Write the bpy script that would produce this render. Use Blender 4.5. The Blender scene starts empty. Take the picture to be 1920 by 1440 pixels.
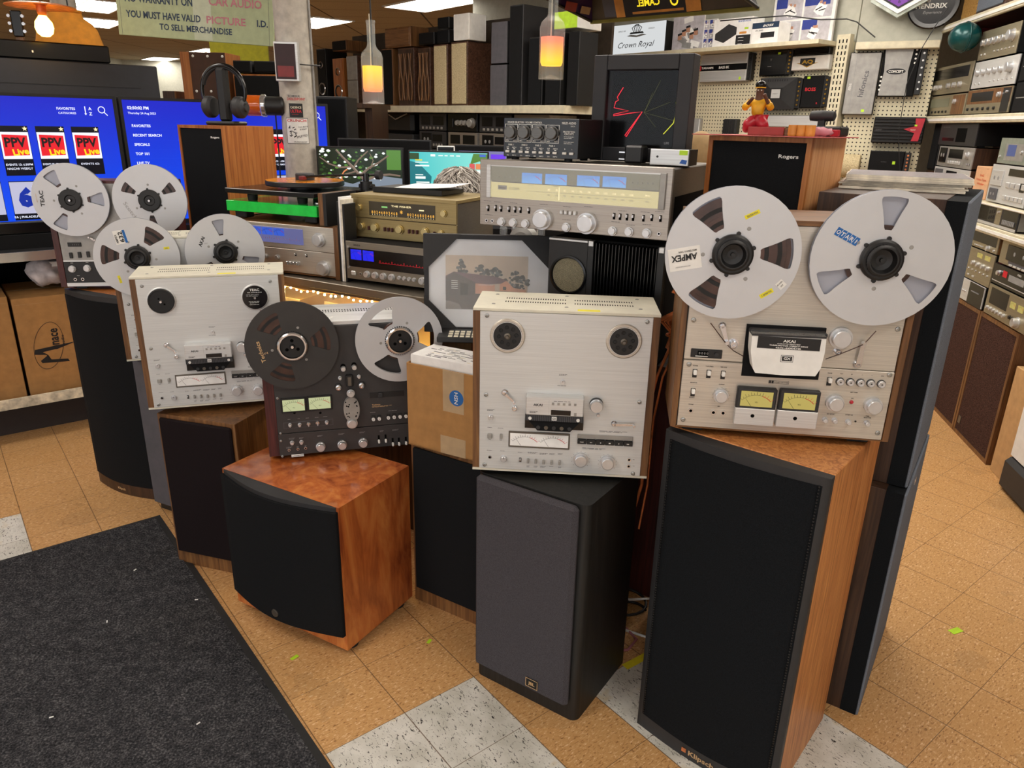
import bpy, math, random
from mathutils import Matrix, Vector
random.seed(11)
SC = bpy.context.scene
COL = SC.collection
PI = math.pi

# ---------------------------------------------------------------- camera, light, exposure
PITCH, ROLL, CAMH, FPX = .3416, .0223, 1.506, 1373.0
cd = bpy.data.cameras.new('camera')
cd.sensor_fit = 'HORIZONTAL'; cd.sensor_width = 36.0; cd.lens = FPX / 1920 * 36.0
cd.clip_start = .05; cd.clip_end = 100
cam = bpy.data.objects.new('camera', cd); COL.objects.link(cam)
_f = Vector((0, math.cos(PITCH), -math.sin(PITCH))); _r0 = Vector((1, 0, 0)); _u0 = Vector((0, math.sin(PITCH), math.cos(PITCH)))
_r = math.cos(ROLL) * _r0 + math.sin(ROLL) * _u0; _u = -math.sin(ROLL) * _r0 + math.cos(ROLL) * _u0
cam.matrix_world = Matrix(((_r.x, _u.x, -_f.x, 0), (_r.y, _u.y, -_f.y, 0), (_r.z, _u.z, -_f.z, CAMH), (0, 0, 0, 1)))
SC.camera = cam
SC.view_settings.view_transform = 'Standard'; SC.view_settings.look = 'None'
SC.view_settings.gamma = 1.0; SC.view_settings.use_curve_mapping = False
SC.view_settings.exposure = 1.45
w = bpy.data.worlds.new('world'); SC.world = w; w.use_nodes = True
w.node_tree.nodes['Background'].inputs[0].default_value = (.93, .96, 1.0, 1)     # daylight through the open shop front behind the camera
w.node_tree.nodes['Background'].inputs[1].default_value = .7
CEIL = 2.75

# ---------------------------------------------------------------- materials
def lin(h):
    h = h.lstrip('#'); o = []
    for k in (0, 2, 4):
        c = int(h[k:k+2], 16) / 255
        o.append(c / 12.92 if c <= .04045 else ((c + .055) / 1.055) ** 2.4)
    return (*o, 1)
MATS = {}
class NT:
    def __init__(s, name):
        s.m = bpy.data.materials.new(name); s.m.use_nodes = True; s.t = s.m.node_tree; s.n = s.t.nodes; s.b = s.n['Principled BSDF']
        s.co = s.n.new('ShaderNodeTexCoord')
    def add(s, typ, **kw):
        d = s.n.new(typ)
        for k, v in kw.items():
            if k.startswith('_'): setattr(d, k[1:], v)
            else: d.inputs[k.replace('__', ' ')].default_value = v
        return d
    def link(s, a, b): s.t.links.new(a, b)
    def math(s, op, a, b=None, c=None):
        d = s.n.new('ShaderNodeMath'); d.operation = op
        for k, v in enumerate((a, b, c)):
            if v is None: continue
            if isinstance(v, (int, float)): d.inputs[k].default_value = v
            else: s.link(v, d.inputs[k])
        return d.outputs[0]
    def mapped(s, sc, src='Object'):
        d = s.n.new('ShaderNodeMapping'); d.inputs['Scale'].default_value = sc; s.link(s.co.outputs[src], d.inputs[0]); return d.outputs[0]
    def noise(s, vec, scale, detail=4, rough=.55, dist=0):
        d = s.add('ShaderNodeTexNoise', Scale=scale, Detail=detail, Roughness=rough, Distortion=dist); s.link(vec, d.inputs['Vector']); return d.outputs['Fac']
    def ramp(s, fac, stops):
        d = s.n.new('ShaderNodeValToRGB'); e = d.color_ramp.elements
        while len(e) < len(stops): e.new(.5)
        for k, (p, c) in enumerate(stops): e[k].position = p; e[k].color = lin(c) if isinstance(c, str) else c
        s.link(fac, d.inputs[0]); return d.outputs[0]
    def mix(s, fac, a, b):
        d = s.n.new('ShaderNodeMix'); d.data_type = 'RGBA'
        for k, v in ((0, fac), (6, a), (7, b)):
            if isinstance(v, str): d.inputs[k].default_value = lin(v)
            elif isinstance(v, (int, float, tuple)): d.inputs[k].default_value = v
            else: s.link(v, d.inputs[k])
        return d.outputs[2]
    def bump(s, h, strength=.3, dist=.002):
        d = s.add('ShaderNodeBump', Strength=strength, Distance=dist); s.link(h, d.inputs['Height']); s.link(d.outputs[0], s.b.inputs['Normal'])
    def base(s, c):
        if isinstance(c, str): s.b.inputs['Base Color'].default_value = lin(c)
        else: s.link(c, s.b.inputs['Base Color'])
    def rm(s, r, m=0.0, spec=None):
        s.b.inputs['Roughness'].default_value = r; s.b.inputs['Metallic'].default_value = m
        if spec is not None: s.b.inputs['Specular IOR Level'].default_value = spec
def put(k, t): MATS[k] = t.m; return t.m
def shade(h, f):
    h = h.lstrip('#'); return '#%02x%02x%02x' % tuple(max(0, min(255, int(int(h[k:k+2], 16) * f))) for k in (0, 2, 4))
def plain(k, c, r=.5, m=0.0, var=.06, spec=None, bump=0):
    t = NT(k); f = t.noise(t.co.outputs['Object'], 25, 3)
    t.base(t.ramp(f, [(.3, shade(c, 1 - var)), (.7, shade(c, 1 + var))])); t.rm(r, m, spec)
    if bump: t.bump(t.noise(t.co.outputs['Object'], 400, 2), bump, .0006)
    return put(k, t)
def brushed(k, c, r=.38, m=.75, sc=(4, 60, 500), amt=.07):
    t = NT(k); f = t.noise(t.mapped(sc), 1, 3)
    t.base(t.ramp(f, [(.25, shade(c, 1 - amt)), (.75, shade(c, 1 + amt))])); t.rm(r, m); t.bump(f, .12, .0004); return put(k, t)
def wood(k, cs, r=.45, sc=(40, 40, 2.2), dist=1.5, coat=0):
    t = NT(k); v = t.mapped(sc); f = t.noise(v, 1, 5, .6, dist); g = t.noise(t.mapped(tuple(4 * x for x in sc)), 1, 2)
    h = t.math('ADD', t.math('MULTIPLY', f, .8), t.math('MULTIPLY', g, .2))
    t.base(t.ramp(h, [(.33, cs[0]), (.5, cs[1]), (.66, cs[2])])); t.rm(r)
    if coat: t.b.inputs['Coat Weight'].default_value = coat; t.b.inputs['Coat Roughness'].default_value = .04
    else: t.bump(g, .1, .0005)
    return put(k, t)
def cloth(k, c, fleck=None, sc=900, r=.95):
    t = NT(k); f = t.noise(t.co.outputs['Object'], sc, 2)
    t.base(t.ramp(f, [(.35, shade(c, .75)), (.65, fleck or shade(c, 1.2))])); t.rm(r, 0, .15); t.bump(f, .25, .0006); return put(k, t)
def glow(k, c, st, c2=None, axis=2, lo=0., hi=1.):
    t = NT(k); t.base('#050505'); t.rm(.3)
    if c2:
        s = t.n.new('ShaderNodeSeparateXYZ'); t.link(t.co.outputs['Object'], s.inputs[0])
        mr = t.add('ShaderNodeMapRange'); t.link(s.outputs[axis], mr.inputs[0]); mr.inputs[1].default_value = lo; mr.inputs[2].default_value = hi
        t.link(t.ramp(mr.outputs[0], [(0, c), (1, c2)]), t.b.inputs['Emission Color'])
    else: t.b.inputs['Emission Color'].default_value = lin(c)
    t.b.inputs['Emission Strength'].default_value = st * (1 if st > 2 else .45); return put(k, t)
def glass(k, c='#ffffff', r=.02, alpha=.2):
    t = NT(k); t.base(c); t.rm(r); t.b.inputs['Alpha'].default_value = alpha; t.m.use_backface_culling = False; return put(k, t)

brushed('alu', '#d6d7d7', .38, .5); brushed('alu_gx', '#d2d3d2', .42, .35, amt=.04); brushed('alu_warm', '#c6bfb4', .36, .5); brushed('gold_panel', '#a08e62', .4, .7); brushed('steel_dark', '#6d675f', .4, .7)
brushed('titan', '#8d8578', .4, .7); brushed('champagne', '#a89f86', .4, .7)
plain('reel_alu', '#c9cacd', .4, .35, .008); plain('reel_back', '#a3a6b2', .4, .3, .01); plain('chrome', '#d4d4d6', .18, .8, .03); plain('knob_alu', '#cdced0', .28, .6, .03); plain('screw_metal', '#a8a8a4', .3, .9)
plain('reel_dark', '#3d3b3a', .5, .3, .04)
plain('black', '#161617', .45, 0, .1); plain('black_gloss', '#0c0c0e', .22); plain('black_matte', '#131314', .8, 0, .1, .2); plain('charcoal', '#2b2b2d', .55); plain('tech_panel', '#3a3838', .5, .2, .05)
plain('void_black', '#060606', .9, 0, .05, .1); plain('rubber', '#1b1b1c', .7, 0, .15)
plain('white', '#e9e8e4', .6, 0, .03); plain('cream_top', '#d9d5c4', .45, .1, .03); plain('paper', '#efeeec', .8, 0, .03); plain('ivory', '#d6cfb8', .5, 0, .04)
plain('grey', '#8b8b8b', .5); plain('grey_mid', '#9a9894', .4, .3); plain('grey_dark', '#55555a', .6); plain('yellow', '#e8dc2c', .6); plain('blue_ink', '#1d62a8', .6); plain('red_ink', '#c3202c', .5); plain('navy_ink', '#1f3550', .6); plain('pink_ink', '#c07a86', .6)
plain('gold_ink', '#c9a77a', .5); plain('lime', '#b6e02a', .5); plain('orange_acrylic', '#d98a1e', .2, 0, .03); plain('copper', '#cf7c4a', .3, .3, .2); plain('gold', '#b8923c', .3, .9); plain('purple', '#5b2a86', .5)
plain('tape', '#3f2a24', .25, 0, .25); plain('skin', '#b98a70', .6); plain('skin_dark', '#5a3826', .55); plain('red', '#b02030', .35); plain('shirt', '#d9912f', .8); plain('tan', '#b08b62', .8)
plain('plastic_red', '#7a1f1f', .4); plain('pillar_paint', '#b9b3a8', .6, 0, .08); plain('shelf_cream', '#d2cab0', .5, .1, .05); plain('shelf_worn', '#c9c1ac', .6, 0, .2); plain('red_back', '#4a1414', .7); plain('dark_kick', '#2b2321', .7); plain('wall_paint', '#b5b5a8', .8, 0, .03)
plain('carton', '#a87d4d', .85, 0, .05, .2); plain('carton_light', '#c09a6c', .85, 0, .05, .2); plain('tape_clear', '#b39a78', .35, 0, .04); plain('tan_fabric', '#ab8f66', .9); plain('sign_board', '#a9b48c', .5, 0, .04); plain('teal', '#12494a', .25, .2)
plain('speaker_grey', '#514f55', .8, 0, .05); plain('bag', '#c9c3c6', .45, 0, .12); plain('lp_cover', '#b7aea0', .5, 0, .3); plain('lp_edge', '#d8d0bf', .7, 0, .15)
plain('sticker_dark', '#17171a', .5); plain('hair_base', '#9b948c', .8, 0, .2); plain('blue_plain', '#2b5fb0', .5); plain('acrylic_green', '#27d651', .15, 0, .05)
wood('walnut', ('#4a3018', '#704b2b', '#8b6339')); wood('walnut_x', ('#543619', '#78522f', '#926a40'), sc=(2.2, 40, 40)); wood('oak', ('#8a5226', '#bb7943', '#d29558'), sc=(70, 70, 3)); wood('oak_x', ('#a06c34', '#c08a4c', '#d0a060'), sc=(3, 55, 55))
wood('cherry', ('#8a4220', '#b8642f', '#cf8040'), .25, (12, 12, 2.6), 1.5, .8); wood('dark_walnut', ('#1f120c', '#3a2518', '#4d3523')); wood('dark_walnut_x', ('#2c1a12', '#4a2f22', '#634737'), sc=(2.5, 35, 35)); wood('teak', ('#7d4419', '#a5622b', '#b4763b'), sc=(45, 45, 1.6)); wood('rosewood', ('#25100e', '#4a1f1d', '#5e2b26')); wood('black_ash', ('#0b0b0b', '#161615', '#242321'), .55, (70, 70, 2))
wood('teak_light', ('#b77a48', '#cf9663', '#d9a878'), sc=(45, 45, 1.6))
cloth('grille_black', '#17181a'); cloth('grille_brown', '#1c1517'); cloth('grille_fleck', '#2b1a16', '#5a4038', 260); cloth('grille_grey', '#474549'); cloth('grille_blue', '#6c737e'); cloth('foam_black', '#14171a', None, 500); cloth('grille_cream', '#cbb78c', '#e0cfa8', 300); cloth('cane', '#8a5f2e', '#c39a58', 300)
cloth('mesh_gold', '#8a8268', '#b8ae90', 700)
glow('led_blue', '#2c6fd6', .9); glow('lamp_diffuser', '#fff6ea', 5.0)
GLASSM = glass('glass', '#f4f8f8', .02, .14); glass('dark_glass', '#0c0c0f', .12, .22); glass('smoke_glass', '#14161a', .03, .75)

# ---------------------------------------------------------------- mesh builder
TXT = {}
def text_geo(s, bold, ital=0):
    k = (s, bold, ital)
    if k not in TXT:
        cu = bpy.data.curves.new('t', 'FONT'); cu.body = s; cu.size = 1; cu.offset = .012 * bold; cu.shear = ital; cu.resolution_u = 2; cu.fill_mode = 'FRONT'
        o = bpy.data.objects.new('t', cu); COL.objects.link(o)
        dg = bpy.context.evaluated_depsgraph_get(); me = o.evaluated_get(dg).to_mesh()
        vs = [(v.co.x, v.co.y) for v in me.vertices]; fs = [tuple(p.vertices) for p in me.polygons]
        o.evaluated_get(dg).to_mesh_clear(); bpy.data.objects.remove(o); bpy.data.curves.remove(cu)
        if vs:
            x0 = min(v[0] for v in vs); x1 = max(v[0] for v in vs); y0 = min(v[1] for v in vs); y1 = max(v[1] for v in vs)
        else: x0 = x1 = y0 = y1 = 0
        TXT[k] = (vs, fs, x0, x1, y0, y1)
    return TXT[k]
class G:
    def __init__(s): s.v = []; s.f = []; s.mi = []; s.sm = []; s.mats = []
    def mid(s, m):
        if m not in s.mats: s.mats.append(m)
        return s.mats.index(m)
    def add(s, vs, fs, m, sm=False):
        b = len(s.v); s.v += [tuple(p) for p in vs]; k = s.mid(m)
        for f in fs: s.f.append(tuple(b + i for i in f)); s.mi.append(k); s.sm.append(sm)
        return s
    def box(s, x0, x1, y0, y1, z0, z1, m, bev=0):
        if x0 > x1: x0, x1 = x1, x0
        if y0 > y1: y0, y1 = y1, y0
        if z0 > z1: z0, z1 = z1, z0
        b = min(bev, (x1-x0)*.45, (y1-y0)*.45, (z1-z0)*.45)
        if b <= 0:
            v = [(x, y, z) for z in (z0, z1) for y in (y0, y1) for x in (x0, x1)]
            return s.add(v, [(0, 2, 3, 1), (4, 5, 7, 6), (0, 1, 5, 4), (2, 6, 7, 3), (0, 4, 6, 2), (1, 3, 7, 5)], m)
        V = []; F = []; idx = {}
        lo = (x0, y0, z0); hi = (x1, y1, z1)
        for sx in (0, 1):
            for sy in (0, 1):
                for sz in (0, 1):
                    for ax in range(3):
                        p = []
                        for a, sg in enumerate((sx, sy, sz)):
                            e = hi[a] if sg else lo[a]
                            p.append(e if a == ax else (e - b if sg else e + b))
                        idx[(sx, sy, sz, ax)] = len(V); V.append(p)
        I = lambda x, y, z, a: idx[(x, y, z, a)]
        for t in (0, 1):
            F += [[I(t,0,0,0), I(t,1,0,0), I(t,1,1,0), I(t,0,1,0)], [I(0,t,0,1), I(1,t,0,1), I(1,t,1,1), I(0,t,1,1)], [I(0,0,t,2), I(1,0,t,2), I(1,1,t,2), I(0,1,t,2)]]
            for q in (0, 1):
                F += [[I(t,q,0,0), I(t,q,1,0), I(t,q,1,1), I(t,q,0,1)], [I(t,0,q,0), I(t,1,q,0), I(t,1,q,2), I(t,0,q,2)], [I(0,t,q,1), I(1,t,q,1), I(1,t,q,2), I(0,t,q,2)]]
        F += [[I(x,y,z,0), I(x,y,z,1), I(x,y,z,2)] for x in (0,1) for y in (0,1) for z in (0,1)]
        cx = Vector(((x0+x1)/2, (y0+y1)/2, (z0+z1)/2)); out = []
        for f in F:
            a, c, d = (Vector(V[f[k]]) for k in (0, 1, 2)); n = (c-a).cross(d-a)
            ctr = sum((Vector(V[k]) for k in f), Vector()) / len(f)
            out.append(tuple(f) if n.dot(ctr-cx) > 0 else tuple(reversed(f)))
        return s.add(V, out, m)
    def lathe(s, prof, c, ax, m, n=24, sm=True, closed=True):
        """prof: (radius, height along ax) list; ax one of 'y-' (towards the viewer), 'z', 'x'"""
        def P(r, h, a):
            u, v = r*math.cos(a), r*math.sin(a)
            if ax == 'y-': return (c[0]+u, c[1]-h, c[2]+v)
            if ax == 'z': return (c[0]+u, c[1]+v, c[2]+h)
            return (c[0]+h, c[1]+u, c[2]+v)
        for (r0, h0), (r1, h1) in zip(prof, prof[1:]):
            vs = [P(r0, h0, 2*PI*k/n) for k in range(n)] + [P(r1, h1, 2*PI*k/n) for k in range(n)]
            fs = [(k, (k+1) % n, n+(k+1) % n, n+k) for k in range(n)]
            if r0 == 0: vs = [P(0, h0, 0)] + [P(r1, h1, 2*PI*k/n) for k in range(n)]; fs = [(0, 1+(k+1) % n, 1+k) for k in range(n)]
            elif r1 == 0: vs = [P(0, h1, 0)] + [P(r0, h0, 2*PI*k/n) for k in range(n)]; fs = [(0, 1+k, 1+(k+1) % n) for k in range(n)]
            s.add(vs, fs, m, sm)
        return s
    def cyl(s, c, r, h, ax, m, n=24, r2=None, base=False):
        r2 = r if r2 is None else r2
        return s.lathe(([(0, 0)] if base or ax != 'y-' else []) + [(r, 0), (r2, h), (0, h)], c, ax, m, n)
    def prism(s, poly, y0, y1, m):
        """outline in x,z extruded in y"""
        n = len(poly); a = sum(poly[k][0]*poly[(k+1) % n][1] - poly[(k+1) % n][0]*poly[k][1] for k in range(n))
        if a < 0: poly = poly[::-1]
        vs = [(x, y0, z) for x, z in poly] + [(x, y1, z) for x, z in poly]
        return s.add(vs, [tuple(range(n)), tuple(range(2*n-1, n-1, -1))] + [(k, n+k, n+(k+1) % n, (k+1) % n) for k in range(n)], m)
    def prismz(s, poly, z0, z1, m, sm=False):
        n = len(poly); a = sum(poly[k][0]*poly[(k+1) % n][1] - poly[(k+1) % n][0]*poly[k][1] for k in range(n))
        if a < 0: poly = poly[::-1]
        vs = [(x, y, z0) for x, y in poly] + [(x, y, z1) for x, y in poly]
        s.add(vs, [tuple(range(n-1, -1, -1)), tuple(range(n, 2*n))], m)
        return s.add(vs, [(k, (k+1) % n, n+(k+1) % n, n+k) for k in range(n)], m, sm)
    def rect(s, x0, z0, x1, z1, y, m): return s.box(x0, x1, y-.0004, y, z0, z1, m)
    def quad(s, pts, m): return s.add(pts, [(0, 1, 2, 3)], m)
    def text(s, t, x, z, h, m, y, rot=0, al='C', bold=1, mirror=False, ital=0, wid=None):
        """lettering on a panel facing -y; h is the capital height; rot anticlockwise"""
        vs, fs, x0, x1, y0, y1 = text_geo(t, bold, ital); k = h / .7
        kx = k if wid is None or x1 == x0 else wid / (x1-x0)
        ox = (x0+x1)/2 if al == 'C' else (x0 if al == 'L' else x1); oy = .35
        c, sn = math.cos(rot), math.sin(rot); o = []
        for a, b in vs:
            a = (a-ox)*kx; b = (b-oy)*k
            if mirror: a = -a
            o.append((x+a*c-b*sn, y-.0007, z+a*sn+b*c))
        if mirror: fs = [tuple(reversed(f)) for f in fs]
        return s.add(o, fs, m)
    def tube(s, pts, r, m, n=8, sm=True):
        pts = [Vector(p) for p in pts]; rr = r if isinstance(r, (list, tuple)) else [r]*len(pts); ring = []; up = None
        for k, p in enumerate(pts):
            d = (pts[min(k+1, len(pts)-1)] - pts[max(k-1, 0)]).normalized()
            if up is None: up = d.orthogonal().normalized()
            up = (up - d*up.dot(d)); up = up.normalized() if up.length > 1e-6 else d.orthogonal().normalized()
            q = d.cross(up); ring.append([p + rr[k]*(math.cos(2*PI*j/n)*up + math.sin(2*PI*j/n)*q) for j in range(n)])
        vs = [v for rg in ring for v in rg]; L = len(pts)
        fs = [(k*n+j, k*n+(j+1) % n, (k+1)*n+(j+1) % n, (k+1)*n+j) for k in range(L-1) for j in range(n)]
        s.add(vs, fs, m, sm); return s.add(vs, [tuple(range(n-1, -1, -1)), tuple((L-1)*n+j for j in range(n))], m)
    def ell(s, c, r, m, nu=20, nv=12, f=None):
        vs = []; fs = []
        for i in range(nv+1):
            t = PI*i/nv
            for j in range(nu):
                p = 2*PI*j/nu; d = Vector((math.sin(t)*math.cos(p), math.sin(t)*math.sin(p), math.cos(t))); k = f(d) if f else 1
                vs.append((c[0]+r[0]*d.x*k, c[1]+r[1]*d.y*k, c[2]+r[2]*d.z*k))
        for i in range(nv):
            for j in range(nu): fs.append((i*nu+j, (i+1)*nu+j, (i+1)*nu+(j+1) % nu, i*nu+(j+1) % nu))
        return s.add(vs, fs, m, True)
    def mesh(s, name):
        me = bpy.data.meshes.new(name); me.from_pydata(s.v, [], s.f)
        for m in s.mats: me.materials.append(MATS[m])
        me.polygons.foreach_set('material_index', s.mi); me.polygons.foreach_set('use_smooth', s.sm); me.update(); return me
def obj(name, g, parent=None, loc=(0, 0, 0), label=None, rot=(0, 0, 0)):
    o = bpy.data.objects.new(name, g.mesh(name) if isinstance(g, G) else g); COL.objects.link(o); o.location = loc; o.rotation_euler = rot
    if parent: o.parent = parent
    if label: o['label'] = label
    return o
def tag(o, label, cat, group=None):
    o['label'] = label; o['category'] = cat
    if group: o['group'] = group
    return o
def thing(name, label, cat, loc=(0, 0, 0), rz=0.0, group=None):
    o = bpy.data.objects.new(name, None); COL.objects.link(o); o.location = loc; o.rotation_euler = (0, 0, rz); o.empty_display_size = .05
    return tag(o, label, cat, group)
def single(name, label, cat, g, loc=(0, 0, 0), rz=0.0, group=None): return tag(obj(name, g, None, loc, None, (0, 0, rz)), label, cat, group)
def struct(name, g, loc=(0, 0, 0), rz=0.0): o = obj(name, g, None, loc, None, (0, 0, rz)); o['kind'] = 'structure'; return o
# planes of the place: origin and heading of the front faces of what stands or hangs there
PL = {'A': (0.3560, 1.5200, 0.8750, -0.1370), 'B': (-0.0970, 1.7045, 0.6650, -0.0711), 'C': (-1.1843, 2.2173, 0.6000, 0.3034), 'D': (-0.7480, 2.0630, 0.5130, 0.2840), 'E': (-1.3800, 2.4870, 0.6750, 0.4000), 'F': (-1.7570, 2.8140, 0.8660, 0.1780), 'KL': (0.3555, 1.5480, 0.0000, -0.7027), 'JB': (-0.0865, 1.7264, 0.0000, -0.5873), 'SU': (-0.8760, 2.0070, 0.0000, -0.5126), 'WA': (-1.1788, 2.2526, 0.0000, -0.2815), 'MI': (-0.3081, 2.0698, 0.0000, -0.5550), 'LK': (-1.7863, 2.8539, 0.0000, -0.4423), 'GR': (-1.4300, 2.6300, 0.0000, -0.4500), 'BO': (0.9610, 1.5920, 0.0000, 0.9790), 'BP': (0.9770, 1.6260, 0.6780, 0.9790), 'RL': (-1.4200, 3.2280, 0.9450, -0.4901), 'RR': (0.5071, 2.0485, 0.9500, -0.6854), 'G': (-0.1022, 2.1572, 1.2235, -0.4764), 'FI': (-0.6122, 2.7869, 1.0947, -0.4163), 'S': (-1.1260, 2.9070, 0.9400, -0.3989), 'K': (-0.6170, 2.6820, 0.9450, -0.4500), 'CO': (-1.2500, 2.9950, 0.0000, -0.5090), 'T': (-2.0400, 3.8000, 0.0000, 0.6743), 'L': (-2.4440, 3.2040, 0.0000, 0.6743), 'P': (1.5300, 6.0900, 0.0000, -0.8970), 'R': (2.2990, 3.2330, 0.0000, -1.7630), 'KB': (0.2850, 5.5670, 0.0000, -0.8000), 'MO': (0.0000, 3.9850, 0.0000, 0.0000), 'FR': (-0.2820, 2.2550, 0.8770, 0.0000), 'CL': (0.2090, 2.2217, 1.4120, -0.4764), 'BX': (-0.3120, 2.0460, 0.5770, -0.4900), 'PI': (-1.1400, 4.0500, 0.0000, 0.0000), 'SG': (-2.1960, 4.4550, 0.0000, 0.0000), 'SS': (-0.0378, 2.1577, 1.4110, -0.4764), 'CP': (2.1850, 5.2700, 0.0000, -0.4840), 'BB': (-1.3000, 5.3000, 0.0000, -0.0500), 'LP': (0.2910, 3.2810, 1.9000, -0.7160)}
def at(pl, s, z=0.0, back=0.0):
    x, y, z0, a = PL[pl]; return (x + s*math.cos(a) - back*math.sin(a), y + s*math.sin(a) + back*math.cos(a), z0 + z)
def yaw(pl): return PL[pl][3]
KM = {}
def knob(par, x, z, r, m='knob_alu', y=0.0, h=None, name='knob', style=0, label=None):
    h = h or r*1.1; k = (round(r, 4), m, round(h, 4), style)
    if k not in KM:
        g = G()
        if style == 0: g.lathe([(r*1.18, 0), (r*1.18, h*.15), (r, h*.15), (r*.96, h*.92), (r*.86, h), (0, h)], (0, 0, 0), 'y-', m, 28); g.box(-.0007, .0007, -h-.0003, -h+.001, r*.2, r*.85, 'grey_dark')
        elif style == 1: g.lathe([(r, 0), (r, h*.6), (r*.9, h*.75), (r*.55, h*.8), (r*.5, h), (0, h)], (0, 0, 0), 'y-', m, 24)
        elif style == 2: g.lathe([(r*1.35, 0), (r*1.35, .0012), (r, .0012), (r, h), (r*.8, h*1.05), (0, h*1.05)], (0, 0, 0), 'y-', m, 20)
        elif style == 3: g.lathe([(r*1.25, 0), (r*1.25, h*.45), (r, h*.45), (r, h), (r*.9, h*1.04), (0, h*1.04)], (0, 0, 0), 'y-', m, 32)
        elif style == 4: g.lathe([(r, 0), (r, .003), (r*.62, .003)], (0, 0, 0), 'y-', 'chrome', 20); g.lathe([(r*.62, .003), (r*.55, .0005), (0, .0005)], (0, 0, 0), 'y-', 'void_black', 20)
        KM[k] = g.mesh(name)
    return obj(name, KM[k], par, (x, y, z), label)
def button(par, x, z, w, h, m='grey_mid', y=0.0, d=.006, name='button'):
    k = ('b', round(w, 4), round(h, 4), m, d)
    if k not in KM: KM[k] = G().box(-w/2, w/2, -d, 0, -h/2, h/2, m, min(w, h)*.15).mesh(name)
    return obj(name, KM[k], par, (x, y, z))
def toggle(par, x, z, y=0.0, w=.006, h=.012, m='chrome'):
    k = ('t', w, h, m)
    if k not in KM: KM[k] = G().box(-w/2, w/2, -.0008, 0, -h/2, h/2, 'void_black').box(-w*.32, w*.32, -.009, 0, -h*.05, h*.42, m, w*.1).mesh('switch')
    return obj('switch', KM[k], par, (x, y, z))
def scr(g, x, z, y=0.0, r=.0055): g.lathe([(r, 0), (r*.9, .0025), (r*.55, .003), (r*.45, .001), (0, .001)], (x, y, z), 'y-', 'screw_metal', 14)
def marks(g, x, z, w, m, y, n=1, h=.0012, gap=.003):
    """a few short lines of fine print"""
    rnd = random.Random(int(x*9000)+int(z*7000))
    for k in range(n):
        p = x - w/2; e = x + w/2 - (0 if k < n-1 else w*.2)
        while p < e:
            q = min(e, p + w*rnd.uniform(.12, .3)); g.rect(p, z-k*gap, q, z-k*gap+h, y, m); p = q + w*.04
def meter(par, x0, z0, x1, z1, face, y=-.001, ink='black', red='red_ink', frame=None, val=.25, name='vu_meter', text=None):
    g = G(); w = x1-x0; h = z1-z0
    if frame: g.box(x0-.005, x1+.005, y-.004, y+.002, z0-.005, z1+.005, frame, .001); y -= .0041
    g.rect(x0, z0, x1, z1, y, face); cx = (x0+x1)/2; R = w*.62; cz = z1 - h*.22 - R
    for k in range(13):
        a = PI*(.5 + .26*(1 - k/6)); mm = ink if k < 9 else red; ca, sa = math.cos(a), math.sin(a); q = h*(.13 if k % 2 else .2)
        g.add([(cx+R*ca-.0004, y-.0006, cz+R*sa), (cx+R*ca+.0004, y-.0006, cz+R*sa), (cx+(R+q)*ca+.0004, y-.0006, cz+(R+q)*sa), (cx+(R+q)*ca-.0004, y-.0006, cz+(R+q)*sa)], [(0, 1, 2, 3)], mm)
    for k in range(12):
        a0 = PI*(.5 + .26*(1 - k/6)); a1 = PI*(.5 + .26*(1 - (k+1)/6)); t = .0006 if k < 8 else .0013
        g.add([(cx+R*math.cos(a), y-.0006, cz+R*math.sin(a)) for a in (a0, a1)] + [(cx+(R-t)*math.cos(a), y-.0006, cz+(R-t)*math.sin(a)) for a in (a1, a0)], [(3, 2, 1, 0)], ink if k < 8 else red)
    a = PI*(.5 + .26*(1 - 2*val)); p0 = (cx + (z0-cz)*math.cos(a)/math.sin(a), z0+h*.02); p1 = (cx+R*.98*math.cos(a), cz+R*.98*math.sin(a))
    g.add([(p0[0]-.0005, y-.0008, p0[1]), (p0[0]+.0005, y-.0008, p0[1]), (p1[0]+.0003, y-.0008, p1[1]), (p1[0]-.0003, y-.0008, p1[1])], [(0, 1, 2, 3)], ink)
    if text: g.text(text, cx, z0+h*.3, h*.1, ink, y)
    return obj(name, g, par)
glow('meter_yellow', '#d9c46a', .55); glow('meter_pale', '#d6dba6', .6)
glow('fairy', '#ffd07a', 40.0); glow('dial_violet', '#7d7fb8', .5); glow('meter_blue', '#3d62d6', .75); glow('meter_deepblue', '#1c22d8', 1.0); glow('dial_red', '#d0142a', .9); glow('lit_cream', '#ffe9b0', 1.0); glow('lit_amber', '#f0b044', 1.0); glow('lit_green', '#8fd27a', .8)
plain('dial_brown', '#3f3723', .35); plain('gold_knob', '#b9a878', .3, .85); glow('dial_olive', '#8a8364', .38); glow('dial_cream', '#d9c98a', .75); glow('meter_sky', '#6fb2ea', .85, '#3f7fd8', 2, .118, .165); brushed('titan_light', '#a8a199', .36, .75); brushed('black_spun', '#62605d', .3, .8)
plain('frame_black', '#222226', .55, 0, .05); plain('card_black', '#2a2a2b', .6, 0, .1); plain('mat_white', '#e6e7ec', .7, 0, .02); glow('trace_red', '#ff2238', 1.6); glow('trace_yellow', '#eef03a', 1.2); glow('trace_yellow_dim', '#8f8f22', .5)
plain('pic_sky', '#cdb9a4', .4, 0, .03); plain('pic_ground', '#453b3a', .4, 0, .2); plain('pic_path', '#7d7473', .4); plain('pic_leaf', '#2b3031', .5, 0, .3); plain('pic_leaf_light', '#5b6364', .5); plain('pic_roof', '#6d4a55', .4, 0, .1); plain('pic_wall', '#3c3031', .4); plain('pic_pink', '#d59a7d', .4)
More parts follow.
